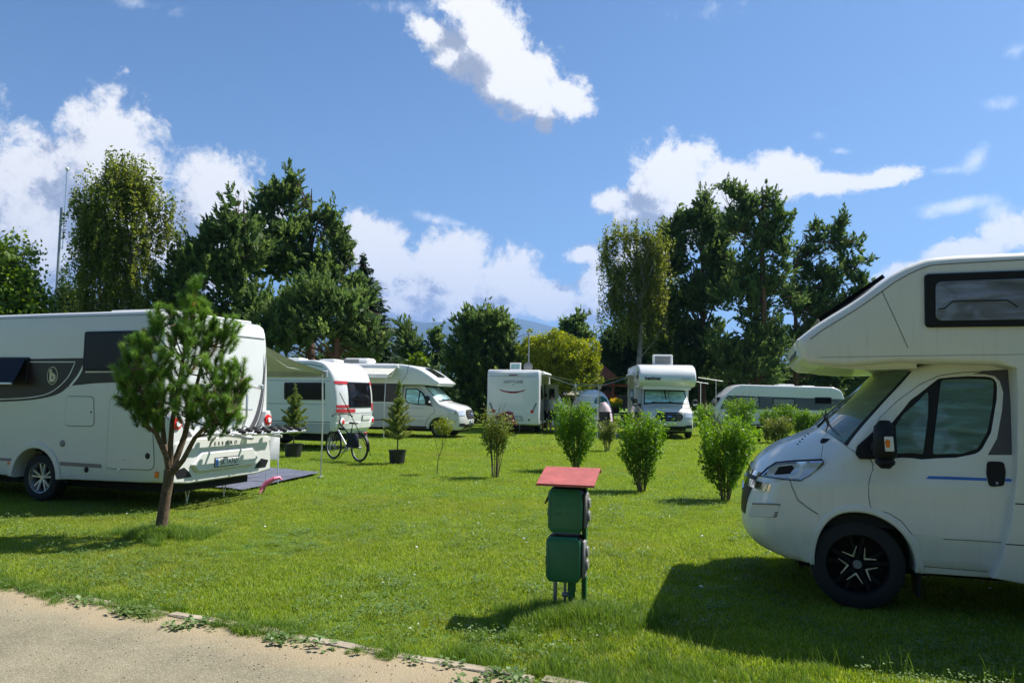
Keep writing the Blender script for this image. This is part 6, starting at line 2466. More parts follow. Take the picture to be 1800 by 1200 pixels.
# ------------------------------------------------------------------ clipped shrubs on the lawn
def shrub(name, label, px, py, top, half, lean=0.0, leafmat='privet', dens=1.0, foot=.16, seed=1, taper=.55, group='shrubs planted on the lawn', stems=16, low=.14, leaf=.055, Y=None):
    global rng
    random.seed(seed)
    rng = np.random.default_rng(seed)
    g_ = gnd(px, py)
    if Y:
        g_ = at(px, py, Y)
        g_.z = 0
    k = g_.y / FPX
    H = at(px, top, g_.y).z
    Wd = half * k * .80
    root = empty(name, (g_.x, g_.y, 0))
    tag(root, label, 'shrub', group)
    sb = MB()
    tips = []
    for i in range(stems):
        a = 2 * math.pi * i / stems + random.uniform(-.3, .3)
        rr = random.uniform(.25, .95)
        tip = Vector((math.cos(a) * Wd * rr + lean * H, math.sin(a) * Wd * rr * .9, H * random.uniform(.72, .95)))
        b0 = Vector((math.cos(a) * .06, math.sin(a) * .06, -.03))
        mid = b0.lerp(tip, .5) + Vector((math.cos(a), math.sin(a), 0)) * Wd * .02
        pts = [b0, b0.lerp(mid, .5) + Vector((0, 0, .02)), mid, mid.lerp(tip, .5), tip]
        sb.tube(pts, [.009, .008, .007, .005, .003], 5, cap=False)
        tips.append(pts)
        for _ in range(5):
            s_ = random.choice(pts[2:])
            e = s_ + Vector((random.uniform(-1, 1) * Wd * .45, random.uniform(-1, 1) * Wd * .45, random.uniform(.05, .3) * H))
            sb.tube([s_, s_.lerp(e, .5) + Vector((0, 0, .02)), e], [.005, .004, .002], 4, cap=False)
            tips.append([s_, s_.lerp(e, .5), e])
    sb.build('stems', 'twig', root, 60, weld=False, recalc=False)
    # leaves along shoots in a vase-shaped crown
    ns = int(480 * dens)
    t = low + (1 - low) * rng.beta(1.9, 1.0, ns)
    ang = rng.uniform(0, 2 * math.pi, ns)
    prof = foot + (1 - foot) * np.clip((t - low * .3) / (taper), 0, 1) ** .9
    prof *= np.where(t > .86, 1 - (t - .86) * 1.6, 1)
    lump = 1 + .30 * np.sin(ang * 3 + seed) * np.sin(t * 7 + seed) + .15 * np.sin(ang * 5 + t * 9)
    rad = Wd * prof * lump * rng.uniform(.25, 1.0, ns) ** .5
    C = np.stack([np.cos(ang) * rad + lean * H * t, np.sin(ang) * rad * .9, t * H * .86], 1)
    K = 13
    sd = np.stack([np.cos(ang) * .45, np.sin(ang) * .45, np.ones(ns) * 1.0], 1) + rng.normal(0, .35, (ns, 3))
    sd /= np.linalg.norm(sd, axis=1)[:, None]
    L = rng.uniform(.09, .22, ns) * (1 + 1.1 * (t > .8))
    tt = rng.uniform(-.6, .9, (ns, K))
    P = (C[:, None, :] + sd[:, None, :] * (tt * L[:, None])[:, :, None]).reshape(-1, 3) + rng.normal(0, .018, (ns * K, 3))
    V_, F_ = leaves_np(P, leaf, .5, .4)
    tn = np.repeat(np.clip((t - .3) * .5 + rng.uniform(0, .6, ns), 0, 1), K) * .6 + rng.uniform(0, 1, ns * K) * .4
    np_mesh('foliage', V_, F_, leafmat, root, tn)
    return root


shrub('privet_shrub', 'bushy green shrub directly behind the red roof of the power post', 1013, 826, 706, 40, -.03, dens=1.5, seed=41, low=.10)
shrub('privet_shrub', 'vase shaped green shrub between the power post and the front view motorhome', 1128, 862, 728, 40, .0, dens=1.2, seed=42, low=.10)
shrub('privet_shrub', 'widest near green shrub, just left of the big motorhome bumper', 1275, 878, 738, 50, -.01, dens=1.5, seed=43, low=.10, stems=18)
shrub('dull_shrub', 'thin half bare shrub with brownish leaves left of the power post', 870, 838, 728, 29, .0, 'dull_shrub', .42, seed=44, low=.35, taper=.6, stems=12)
shrub('dull_shrub', 'small sparse shrub between the two green shrubs, further back', 1067, 792, 742, 17, .0, 'dull_shrub', .35, seed=45, low=.2)
shrub('privet_shrub', 'upright green shrub in front of the nose of the blue banded caravan', 1300, 768, 700, 30, .0, dens=.9, seed=46, low=.08, foot=.5, leaf=.075)
shrub('round_shrub', 'low rounded shrub with reddish tips in front of the hedge', 1366, 778, 738, 28, .0, 'dull_shrub', .75, seed=47, low=.05, foot=.7, leaf=.075)
shrub('privet_shrub', 'small green shrub at the right side of the front view motorhome', 1240, 765, 712, 16, .0, dens=.5, seed=48, low=.1, foot=.5, leaf=.07)
for i, (px, tp, hf, lb) in enumerate(((1352, 722, 19, 'left end plant of the clipped hedge'), (1380, 713, 17, 'tall hedge plant second from the left of the hedge'), (1410, 722, 19, 'hedge plant at the middle of the hedge'),
                                      (1436, 728, 18, 'lower hedge plant right of the middle of the hedge'), (1460, 725, 18, 'hedge plant just left of the windscreen'), (1484, 712, 18, 'hedge plant mostly hidden by the windscreen, right end'))):
    shrub('hedge_shrub', lb, px, 766, tp, hf, 0, dens=.7, seed=50 + i, low=.05, foot=.8, group='hedge plants in front of the blue banded caravan', leaf=.075)

# sapling with a ball of leaves on a crooked stem
random.seed(71)
rng = np.random.default_rng(71)
g_ = gnd(768, 832)
root = empty('sapling', (g_.x, g_.y, 0))
tag(root, 'thin sapling with a small yellow green crown in front of the silver motorhome wheel', 'sapling', None)
k = g_.y / FPX
tp = at(780, 748, g_.y)
sb = MB()
sb.tube([(0, 0, -.02), (.02, 0, .3), (.10, 0, .55), (.13, 0, tp.z)], [.012, .010, .008, .004], 6)
sb.tube([(.06, 0, .42), (.22, .05, .85)], [.006, .002], 5)
sb.tube([(.04, 0, .36), (-.06, -.05, .75), (-.02, 0, .95)], [.006, .004, .002], 5)
sb.build('stem', 'twig', root, 60)
C = blob_points([(.13, 0, tp.z - .02, 18 * k, 17 * k, 16 * k), (.05, 0, tp.z - .08, 12 * k, 12 * k, 9 * k)], 1500, .5)
V_, F_ = leaves_np(C, .045, .35, .2)
np_mesh('crown', V_, F_, 'willow', root, rng.uniform(0, .6, len(C)))


# ------------------------------------------------------------------ young pine in front of the left motorhome
random.seed(81)
rng = np.random.default_rng(81)
gp = gnd(284, 941)
root = empty('young_pine', (gp.x, gp.y, 0))
tag(root, 'young pine with a forked bare trunk standing in front of the left motorhome', 'tree')


def lp(px, py, dy=0.0):
    p = at(px, py, gp.y + dy)
    return Vector((p.x - gp.x, dy, p.z))


tb = MB()
tb.tube([lp(281, 950), lp(283, 930), lp(290, 880), lp(296, 845), lp(298, 825)], [.085, .070, .060, .058, .062], 12)
fork = [
    ([lp(298, 828), lp(292, 800, -.05), lp(276, 765, -.1), (lp(270, 730, -.15)), lp(250, 690, -.25), lp(232, 650, -.3)], [.040, .032, .028, .024, .018, .008]),
    ([lp(298, 826), lp(290, 790, .1), lp(286, 750, .15), lp(284, 700, .2), lp(268, 640, .25), lp(262, 590, .2)], [.036, .032, .028, .022, .016, .007]),
    ([lp(300, 826), lp(300, 780), lp(303, 740), lp(312, 690), lp(322, 630), lp(335, 570), lp(340, 515)], [.036, .030, .027, .024, .020, .014, .006]),
    ([lp(300, 830), lp(312, 800, .05), lp(325, 765, .1), lp(335, 720, .15), lp(350, 660, .2), lp(362, 610, .2)], [.042, .038, .034, .028, .020, .010]),
    ([lp(302, 832), lp(322, 808, -.1), lp(342, 770, -.15), lp(362, 748, -.2), lp(385, 738, -.2), lp(410, 725, -.2)], [.034, .030, .026, .021, .016, .008]),
    ([lp(274, 760, -.1), lp(262, 752, -.15), lp(250, 748, -.2)], [.012, .009, .004]),
]
for p, r_ in fork:
    tb.tube(p, r_, 9)
# whorled side branches
shoots = []
stems_ = [f[0] for f in fork[:5]]
crown = [(280, 640, 55, 60), (330, 620, 50, 60), (240, 675, 40, 45), (300, 700, 90, 40), (370, 700, 52, 42), (250, 715, 48, 30), (330, 570, 34, 36), (280, 600, 34, 34), (395, 715, 34, 30), (230, 690, 34, 34)]


def shoot(tip, d, L):
    shoots.append((tip, d.normalized(), L))


tips = [(340, 506, 0), (339, 520, 0), (341, 540, .1), (325, 548, -.1), (357, 552, .1), (316, 560, .1), (278, 553, 0), (288, 575, .15), (265, 580, -.1), (243, 590, 0), (232, 610, .1), (221, 625, -.1), (218, 650, .1), (205, 660, 0), (210, 668, -.2), (231, 675, -.3), (265, 610, -.3), (273, 650, -.4), (245, 640, -.3),
        (300, 600, -.3), (310, 630, -.45), (335, 600, -.35), (357, 585, .1), (366, 600, .2), (378, 612, 0), (402, 578, 0), (410, 590, .1), (395, 600, .15), (416, 600, -.1), (430, 635, 0), (420, 655, .1), (405, 650, -.1), (390, 665, -.2), (425, 690, 0), (415, 700, .1), (400, 640, .2),
        (370, 650, -.3), (350, 640, -.45), (345, 680, -.5), (320, 670, -.5), (290, 690, -.5), (262, 700, -.4), (240, 705, -.3), (222, 700, 0), (215, 690, .2), (235, 730, -.1), (255, 735, .2), (280, 735, -.3), (310, 725, -.4), (335, 735, -.3), (360, 725, -.3), (385, 715, -.3), (405, 720, -.1),
        (425, 735, 0), (400, 745, -.1), (375, 750, -.15), (350, 700, .3), (320, 650, .35), (280, 660, .35), (250, 660, .3), (300, 700, .3), (380, 690, .2), (360, 560, 0), (375, 575, .1), (297, 560, .1), (305, 580, 0), (325, 590, -.2), (345, 610, .2), (290, 630, .3), (255, 615, .25), (395, 735, .1), (272, 720, 0), (248, 725, -.2), (330, 705, -.1)]
for (px, py, dy) in tips:
    tip = lp(px, py, dy)
    # nearest stem point lower than the tip
    best = None
    for st in stems_:
        for q in st[2:]:
            d = (tip - q).length + (1.0 if q.z > tip.z - .05 else 0)
            if best is None or d < best[0]:
                best = (d, q)
    q = best[1]
    mid = q.lerp(tip, .55) + Vector((0, 0, -.06 * (tip - q).length))
    pts = [q, q.lerp(mid, .5), mid, mid.lerp(tip, .5) + Vector((0, 0, .01)), tip]
    tb.tube(pts, [.012, .010, .008, .006, .004], 5, cap=False)
    d = (tip - mid)
    d.z = abs(d.z) + .22
    L = random.uniform(.20, .30) if py < 650 else random.uniform(.12, .20)
    shoot(tip, d, L)
    for _ in range(4):
        b0 = random.choice(pts[2:4])
        dd = Vector((random.gauss(0, .6), random.gauss(0, .6), random.uniform(.4, 1.1))) + d.normalized() * .8
        e = b0 + dd.normalized() * random.uniform(.10, .24)
        tb.tube([b0, e], [.006, .004], 4, cap=False)
        shoot(e, dd, random.uniform(.10, .18))
for _ in range(85):
    cx, cy, rx_, ry_ = random.choice(crown)
    a_, q_ = random.uniform(0, 6.28), random.random() ** .5
    e = lp(cx + rx_ * q_ * .9 * math.cos(a_), cy + ry_ * q_ * .9 * math.sin(a_), random.uniform(-.38, .42) * (1 - .5 * q_))
    dd = Vector((random.gauss(0, .5) + (e.x - .15) * 1.1, random.gauss(0, .6), random.uniform(.2, 1.1)))
    tb.tube([e - dd.normalized() * .18, e], [.006, .004], 4, cap=False)
    shoot(e, dd, random.uniform(.09, .17))
tb.build('trunk', 'bark_young', root, 60, weld=False, recalc=False)
Vs, T_ = [], []
for (tip, d, L) in shoots:
    n = int(370 * (L / .2) ** .7)
    d = np.array(d)
    t = rng.uniform(-1.0, .12, n)
    C = np.array(tip) + d * (t * L)[:, None]
    s = unit(n)
    s -= d * (s @ d)[:, None]
    s /= np.linalg.norm(s, axis=1)[:, None] + 1e-9
    nd = s * .8 + d * rng.uniform(.35, 1.1, n)[:, None]
    nd /= np.linalg.norm(nd, axis=1)[:, None]
    ln_ = rng.uniform(.05, .095, n)[:, None]
    w_ = np.cross(nd, unit(n))
    w_ /= np.linalg.norm(w_, axis=1)[:, None] + 1e-9
    w_ *= .0021
    Vs.append(np.stack([C - w_, C + w_, C + nd * ln_], 1).reshape(-1, 3))
    young = random.random()
    base_t = .15 + .45 * young
    if random.random() < .03:
        base_t = .95
    T_.append(np.clip(base_t + (t + .5) * .22 + rng.uniform(-.12, .12, n), 0, 1 if base_t > .9 else .78))
V_ = np.concatenate(Vs)
F_ = np.arange(len(V_) // 3)[:, None] * 3 + np.arange(3)[None, :]
np_mesh('needles', V_, F_, 'young_pine', root, np.concatenate(T_))
cn = MB()
c0 = lp(341, 540)
for k in range(10):
    a = k * 2.4
    cn.lathe([(0, .0), (.008, .006), (.006, .03), (0, .04)], 6, 'z', (c0.x + .03 * math.cos(a), .03 * math.sin(a), c0.z + .004 * k))
cn.build('pollen_buds', 'orange', root, 60)


# ------------------------------------------------------------------ potted spruces
def potted_spruce(label, px, py, pot_w, pot_h, top, half, seed_, thin=1.0, tone0=0.0):
    global rng
    random.seed(seed_)
    rng = np.random.default_rng(seed_)
    g_ = gnd(px, py)
    k = g_.y / FPX
    w_, h_ = pot_w * k / 2, pot_h * k
    r0 = empty('plant_pot', (g_.x, g_.y, 0))
    tag(r0, label + ' standing in it', 'plant pot', 'black plant pots with young spruces')
    b = MB()
    b.lathe([(0, .0), (w_ * .82, 0), (w_ * .95, h_ * .92), (w_ * 1.0, h_ * .92), (w_ * 1.02, h_), (w_ * .96, h_), (w_ * .93, h_ * .9)], 28)
    b.build('pot', 'pot', r0, 40)
    b = MB()
    b.lathe([(0, h_ * .93), (w_ * .93, h_ * .90)], 20)
    b.build('soil', 'soil', r0, 0)
    root = empty('young_spruce', (g_.x, g_.y, h_ * .9))
    tag(root, label.replace('black pot with ', ''), 'potted tree', 'young spruces in pots')
    H = at(px, top, g_.y).z - h_ * .9
    tb = MB()
    tb.tube([(0, 0, -.02), (.01, .01, H * .5), (0, 0, H)], [.018, .012, .003], 7)
    Vs, T_ = [], []
    z = H * .16
    while z < H * .97:
        t = z / H
        R_ = half * k * 1.35 * (1 - t) ** .85 * random.uniform(.7, 1.15)
        nb = 7 if t < .7 else 5
        a0 = random.uniform(0, 6)
        z0_ = z
        for i in range(nb):
            a = a0 + i * 2 * math.pi / nb + random.uniform(-.25, .25)
            L = R_ * random.uniform(.65, 1.1)
            d = Vector((math.cos(a), math.sin(a), .40 + .5 * t)).normalized()
            zb = z0_ + random.uniform(-.03, .03) * H
            e = Vector((0, 0, zb)) + d * L + Vector((0, 0, random.uniform(-.12, .15) * L))
            s0 = Vector((0, 0, zb))
            tb.tube([s0, s0.lerp(e, .5) + Vector((0, 0, .02)), e], [.006, .004, .002], 4, cap=False)
            n = int(330 * thin * max(L, .08) / .3)
            tt = rng.uniform(.05, 1.05, n)
            side_ = rng.normal(0, 1, n) * .16 * L * (1.1 - tt)
            perp = np.array([-math.sin(a), math.cos(a), 0])
            C = np.array(s0) + np.outer(tt, np.array(e - s0)) + perp * side_[:, None]
            nd = unit(n) + np.array(d) * .7
            nd /= np.linalg.norm(nd, axis=1)[:, None]
            ww = np.cross(nd, unit(n)) * .008
            Vs.append(np.stack([C - ww, C + nd * .045, C + ww], 1).reshape(-1, 3))
            T_.append(np.clip(tone0 + (.35 + .5 * tt) * (1.2 - t * .5) * rng.uniform(.4, 1.0, n), 0, 1))
        z += H * random.uniform(.045, .07)
    n = 160
    C = np.stack([rng.normal(0, .012, n), rng.normal(0, .012, n), rng.uniform(H * .75, H * 1.02, n)], 1)
    nd = unit(n) + np.array([0, 0, .8])
    nd /= np.linalg.norm(nd, axis=1)[:, None]
    ww = np.cross(nd, unit(n)) * .005
    Vs.append(np.stack([C - ww, C + nd * .05, C + ww], 1).reshape(-1, 3))
    T_.append(rng.uniform(.4, .9, n))
    tb.build('trunk', 'twig', root, 60, weld=False, recalc=False)
    V_ = np.concatenate(Vs)
    np_mesh('needles', V_, np.arange(len(V_) // 3)[:, None] * 3 + np.arange(3)[None, :], 'pot_spruce', root, np.concatenate(T_))


potted_spruce('black pot with the fuller young spruce beside the left motorhome', 515, 802, 32, 22, 676, 27, 91, 1.3)
potted_spruce('black pot with the thin yellowing young spruce right of the bicycle', 698, 814, 31, 23, 668, 28, 92, .75, .12)
# ================================================================== smaller things
random.seed(5)
rng = np.random.default_rng(5)


def thing(name, label, cat, loc, rz=0.0, group=None):
    r = empty(name, loc, rz)
    tag(r, label, cat, group)
    return r


# ------------------------------------------------------------------ power post
gp_ = gnd(1006, 1076)
pr = thing('power_post', 'green power outlet post with a small red roof in the foreground grass', 'power post', (gp_.x, gp_.y, 0), R(-14))
sc_ = gp_.y / FPX      # metres per photo pixel here


def pbox(name, mat, x0, x1, y0, y1, z0, z1, b=.006, parent=None):
    m = MB()
    m.box(x0, x1, y0, y1, z0, z1, b)
    return m.build(name, mat, parent or pr, 40)


def zz(py):
    return at(1006, py, gp_.y).z


# rear L-section post that carries the boxes, and short front pipe legs
m = MB()
m.box(.095, .103, .02, .075, -.1, zz(845))
m.box(.060, .103, .070, .078, -.1, zz(845))
m.build('post', 'green_steel', pr, 0)
for px_, r_ in ((975, .017), (992, .012), (1004, .026)):
    x = (px_ - 1006) * sc_
    m = MB()
    m.tube([(x, .02, -.1), (x, .02, zz(1018))], r_, 12)
    if r_ > .02:
        m.tube([(x, .02, zz(1040)), (x, .02, zz(1022))], r_ * 1.25, 12)
    if r_ == .012:
        m.box(x - .022, x + .022, -.0, .04, zz(1050), zz(1042), .004)
    m.build('conduit', 'green_steel' if r_ > .02 else 'steel', pr, 50)
m = MB()
m.tube([(-.06, .02, zz(1045)), (-.02, .02, zz(1047))], .018, 10)
m.build('conduit_elbow', 'grey_plastic', pr, 50)


def outlet_box(z0, z1, xo, lugs=True):
    w_ = .140
    zc = (z0 + z1) / 2
    body_ = [(-w_, z0 + .04), (-w_ + .03, z0), (w_ - .03, z0), (w_, z0 + .04), (w_, z1 - .04), (w_ - .03, z1), (-w_ + .03, z1), (-w_, z1 - .04)]
    body_ = [(x + xo, z) for x, z in body_]
    b = MB()
    b.plate(body_, -.075, .155, (), 0, .012)
    bo = b.build('outlet_box', 'plastic', pr, 40)
    lid = inset(body_, .006)
    b = MB()
    b.plate(lid, -.108, .034, (), 0, .014)
    lo = b.build('box_lid', 'green_box', bo, 40)
    b = MB()
    rim_ = inset(body_, .026)
    b.plate(rim_, -.111, .004, [inset(rim_, .004)], 0, .001)
    b.build('lid_ridge', 'green_box', bo, 0)
    # sockets with flip covers on the right side, clips on the left
    b = MB()
    b.box(xo + w_, xo + w_ + .030, -.065, .055, z0 + .035, z1 - .035, .012)
    so = b.build('socket_housing', 'grey_plastic', bo, 40)
    for zq in (zc + .055, zc - .045):
        b = MB()
        b.box(xo + w_ + .028, xo + w_ + .048, -.045, .035, zq - .040, zq + .040, .010)
        b.build('socket_cover', 'grey_plastic', so if False else bo, 40)
    b = MB()
    b.box(xo - w_ - .012, xo - w_, -.04, .03, zc - .06, zc + .01, .004)
    b.build('hinge', 'grey_plastic', bo, 40)
    return bo, lo


zb0, zb1, zt0, zt1 = zz(1020), zz(939), zz(934), zz(856)
outlet_box(zb0, zb1, -.062)
b1_, l1_ = outlet_box(zt0, zt1, -.050)
for r_ in range(3):
    for c_ in range(2):
        b = MB()
        b.box(-.12 + .085 * c_, -.070 + .085 * c_, -.113, -.108, zt1 - .075 - .065 * r_, zt1 - .060 - .065 * r_, .003)
        b.build('moulded_mark', 'green_box', b1_, 0)
b = MB()
b.box(-.08, .02, -.113, -.108, zb0 + .05, zb0 + .056)
b.build('moulded_mark', 'green_box', pr, 0)
b = MB()
b.add([(-.19, -.05, zt1 - .06), (-.19, .03, zt1 - .06), (-.225, .03, zt1 - .13), (-.225, -.05, zt1 - .13), (-.185, -.05, zt1 - .066), (-.185, .03, zt1 - .066), (-.218, .03, zt1 - .135), (-.218, -.05, zt1 - .135)],
      [(0, 1, 2, 3), (7, 6, 5, 4), (0, 4, 5, 1), (1, 5, 6, 2), (2, 6, 7, 3), (3, 7, 4, 0)])
b.build('open_socket_flap', 'plastic', pr, 0)
# roof: sloping sheet with folded front and rear edges
rf = MB()
z1r, z0r = zz(828), zz(842)
fx0, fx1 = -.25, .20
ya, yb = -.24, .13
rf.add([(fx0, ya, z0r - .015), (fx1, ya, z0r - .015), (fx1, yb, z1r + .02), (fx0, yb, z1r + .02)] + [(fx0, ya, z0r - .021), (fx1, ya, z0r - .021), (fx1, yb, z1r + .014), (fx0, yb, z1r + .014)],
       [(0, 1, 2, 3), (7, 6, 5, 4), (0, 4, 5, 1), (1, 5, 6, 2), (2, 6, 7, 3), (3, 7, 4, 0)])
rf.add([(fx0, ya - .001, z0r - .015), (fx1, ya - .001, z0r - .015), (fx1, ya - .001, z0r - .033), (fx0, ya - .001, z0r - .033), (fx0, ya + .004, z0r - .015), (fx1, ya + .004, z0r - .015), (fx1, ya + .004, z0r - .033), (fx0, ya + .004, z0r - .033)],
       [(0, 1, 2, 3), (7, 6, 5, 4), (0, 4, 5, 1), (1, 5, 6, 2), (2, 6, 7, 3), (3, 7, 4, 0)])
rf.add([(fx0, yb, z1r + .02), (fx1, yb, z1r + .02), (fx1, yb + .05, z1r - .02), (fx0, yb + .05, z1r - .02), (fx0, yb, z1r + .014), (fx1, yb, z1r + .014), (fx1, yb + .046, z1r - .024), (fx0, yb + .046, z1r - .024)],
       [(0, 1, 2, 3), (7, 6, 5, 4), (0, 4, 5, 1), (1, 5, 6, 2), (2, 6, 7, 3), (3, 7, 4, 0)])
ro = rf.build('roof', 'red_roof', pr, 0)
pbox('bracket', 'plastic', -.14, .09, -.08, .06, zt1, zt1 + .018, .004)

# ------------------------------------------------------------------ ground mat
mp = [gnd(338, 853), gnd(425, 864), gnd(563, 833), gnd(470, 823)]
mc = sum(mp, Vector()) / 4
mb_ = MB()
n = 22
vs = []
for i in range(n + 1):
    for j in range(n + 1):
        u, v = i / n, j / n
        p = (mp[0] * (1 - u) + mp[3] * u) * (1 - v) + (mp[1] * (1 - u) + mp[2] * u) * v
        p = p - mc
        w_ = .012 * noise.noise(Vector((p.x * 3, p.y * 3, 1))) + .008 * math.sin(p.x * 9 + 3 * noise.noise(Vector((p.x, p.y, 5))))
        vs.append((p.x, p.y, .038 + w_))
mb_.add(vs, [(i * (n + 1) + j, (i + 1) * (n + 1) + j, (i + 1) * (n + 1) + j + 1, i * (n + 1) + j + 1) for i in range(n) for j in range(n)])
mo = mb_.build('ground_mat', 'mat_blue', None, 60)
mo.location = mc
tag(mo, 'dark blue grey woven mat spread on the grass under the awning', 'mat')

# pink toy and white folding table behind the bike rack
pt = V2.mw @ Vector((2.45, 1.35, 0))
r = thing('toy_scooter', 'small bright pink plastic toy on the mat by the bumper', 'toy', (at(470, 826, 12.6).x, 12.6, 0.03), .4)
b = MB()
b.tube([(-.10, 0, .05), (.0, .02, .16), (.12, 0, .23)], [.03, .045, .035], 8)
b.build('body', 'pink', r, 50)
b = MB()
b.tube([(-.12, -.05, .0), (-.04, 0, .10)], .012, 6)
b.tube([(-.05, .06, .0), (-.02, 0, .10)], .012, 6)
b.build('leg', 'pink', r, 50)
b = MB()
b.tube([(.10, 0, .22), (.20, .02, .24), (.24, .0, .20)], [.035, .03, .01], 8)
b.build('head', 'pink', r, 50)

ft = thing('folding_table', 'white folded panel standing behind the bike rack', 'table', (at(487, 800, 14.4).x, 14.2, 0), R(12))
b = MB()
b.box(-.13, .10, -.015, .015, .42, .98, .01)
for v_ in range(len(b.v)):
    x, y, z = b.v[v_]
    b.v[v_] = (x * (1 - .25 * (z - .3)), y + (z - .3) * .2, z)
b.build('panel', 'white_plastic', ft, 40)
b = MB()
b.tube([(-.10, 0, .42), (-.12, -.12, 0)], .012, 6)
b.build('leg', 'alu', ft, 50)
b = MB()
b.tube([(.08, 0, .42), (.10, -.12, 0)], .012, 6)
b.build('leg', 'alu', ft, 50)

# ------------------------------------------------------------------ bicycle
f0, r0_ = gnd(586, 806), gnd(645, 813)
dv = (r0_ - f0)
dv = dv.normalized() * 1.10
rzb = math.atan2(dv.y, dv.x)
bk = thing('bicycle', 'silver framed bicycle with a dark pannier bag parked on the lawn', 'bicycle', (f0.x, f0.y, 0), rzb)
# local: x from front wheel to rear wheel
WR = .345


def bwheel(x):
    t = MB()
    t.tube([(x + math.cos(R(q)) * (WR - .02), 0, WR + math.sin(R(q)) * (WR - .02)) for q in range(0, 360, 10)], .027, 8, closed=True)
    w_ = t.build('wheel', 'rubber', bk, 60)
    t = MB()
    t.tube([(x + math.cos(R(q)) * (WR - .048), 0, WR + math.sin(R(q)) * (WR - .048)) for q in range(0, 360, 10)], .011, 6, closed=True)
    t.tube([(x, -.04, WR), (x, .04, WR)], .022, 10)
    t.build('rim', 'steel', w_, 60)
    s = MB()
    for i in range(24):
        a = R(i * 15)
        s.tube([(x + .02 * math.cos(a + 1), .03 * (1 if i % 2 else -1), WR + .02 * math.sin(a + 1)), (x + (WR - .05) * math.cos(a), 0, WR + (WR - .05) * math.sin(a))], .0022, 3, cap=False)
    s.build('spokes', 'steel', w_, 0)
    m_ = MB()
    pts = [(x + math.cos(R(q)) * (WR + .03), WR + math.sin(R(q)) * (WR + .03)) for q in (range(20, 150, 10) if x < .5 else range(-10, 165, 10))]
    m_.add([(a, y, c) for a, c in pts for y in (-.028, .028)], [(2 * i, 2 * i + 1, 2 * i + 3, 2 * i + 2) for i in range(len(pts) - 1)])
    m_.build('mudguard', 'plastic', bk, 60)


bwheel(0)
bwheel(1.10)
fr = MB()
BB = (.62, 0, .30)
ST = (.76, 0, .78)
HT, HB_ = (.22, 0, .92), (.17, 0, .74)
fr.tube([HB_, BB], .021, 8)
fr.tube([HT, HB_], .020, 8)
for y in (-.05, .05):
    fr.tube([BB, (1.10, y, WR)], .010, 6)
    fr.tube([(.73, 0, .68), (1.10, y, WR)], .009, 6)
fr.build('frame', 'rim_silver', bk, 60)
fr = MB()
fr.tube([HT, (.70, 0, .62)], .020, 8)
fr.tube([BB, ST], .019, 8)
fr.box(.24, .44, -.05, .05, .74, .80, .02)
fr.build('seat_tube', 'plastic', bk, 60)
fk = MB()
for y in (-.05, .05):
    fk.tube([(.155, y * .8, .70), (.08, y, .52), (0, y, WR)], [.014, .013, .010], 6)
fk.tube([(.155, -.05, .70), (.155, .05, .70)], .016, 6)
fk.build('fork', 'plastic', bk, 60)
hb_ = MB()
hb_.tube([HT, (.25, 0, 1.06)], .014, 8)
hb_.tube([(.25, 0, 1.06), (.20, 0, 1.12)], .014, 8)
hb_.tube([(.33, -.29, 1.09), (.24, -.20, 1.14), (.20, 0, 1.13), (.24, .20, 1.14), (.33, .29, 1.09)], .012, 8)
hb_.tube([(.36, -.30, 1.085), (.28, -.26, 1.12)], .017, 8)
hb_.tube([(.36, .30, 1.085), (.28, .26, 1.12)], .017, 8)
hb_.build('handlebar', 'plastic', bk, 60)
mr = MB()
mr.tube([(.25, .24, 1.05), (.22, .26, 1.16)], .005, 5)
mr.tube([(.21 + .05 * math.cos(R(q)), .26, 1.21 + .065 * math.sin(R(q))) for q in range(-60, 200, 20)], .008, 6)
mr.build('lock_cable', 'green_steel', bk, 60)
sd_ = MB()
sd_.tube([ST, (.775, 0, .90)], .012, 8)
sd_.box(.66, .93, -.07, .07, .91, .955, .02)
sd_.v = [(x, y * (1.15 if x > .8 else .55) if z > .90 else y, z) for x, y, z in sd_.v]
sd_.build('saddle', 'plastic', bk, 40)
ck = MB()
ck.tube([(.62, -.05, .30), (.62, .05, .30)], .018, 8)
ck.lathe([(.06, -.045), (.085, -.045), (.085, -.040), (.06, -.040)], 24, 'y', (.62, 0, .30))
ck.tube([(.62, -.07, .30), (.50, -.07, .20)], .009, 6)
ck.tube([(.62, .07, .30), (.74, .07, .40)], .009, 6)
ck.box(.45, .54, -.13, -.08, .19, .21, .005)
ck.box(.70, .79, .08, .13, .39, .41, .005)
ck.build('crankset', 'steel', bk, 50)
kk = MB()
kk.tube([(.60, -.03, .28), (.42, -.16, .01)], .008, 6)
kk.build('kickstand', 'plastic', bk, 50)
rk = MB()
for y in (-.06, .06):
    rk.tube([(.80, y, .74), (1.28, y, .75)], .006, 5)
    rk.tube([(1.10, y, WR), (1.05, y, .74)], .005, 5)
rk.box(1.30, 1.33, -.05, .05, .68, .74, .01)
rk.build('luggage_rack', 'steel', bk, 50)
rl_ = MB()
rl_.box(1.332, 1.345, -.04, .04, .70, .735, .003)
rl_.build('rear_reflector', 'red_lens', bk, 0)
pn = thing('pannier_bag', 'dark navy pannier bag hung on the rear rack of the bicycle', 'bag', (f0.x, f0.y, 0), rzb)
b = MB()
b.box(.84, 1.20, -.21, -.075, .34, .70, .045)
b.v = [(x + (.05 if z < .4 else 0) * (x - 1.0) / .2, y * (1.0 if z > .4 else 1.08), z) for x, y, z in b.v]
b.build('bag', 'navy', pn, 60)
b = MB()
b.box(.86, 1.18, -.222, -.205, .56, .71, .008)
b.build('flap', 'navy', pn, 40)
for x in (.93, 1.10):
    b = MB()
    b.box(x - .012, x + .012, -.232, -.222, .45, .66, .002)
    b.build('strap', 'plastic', pn, 0)

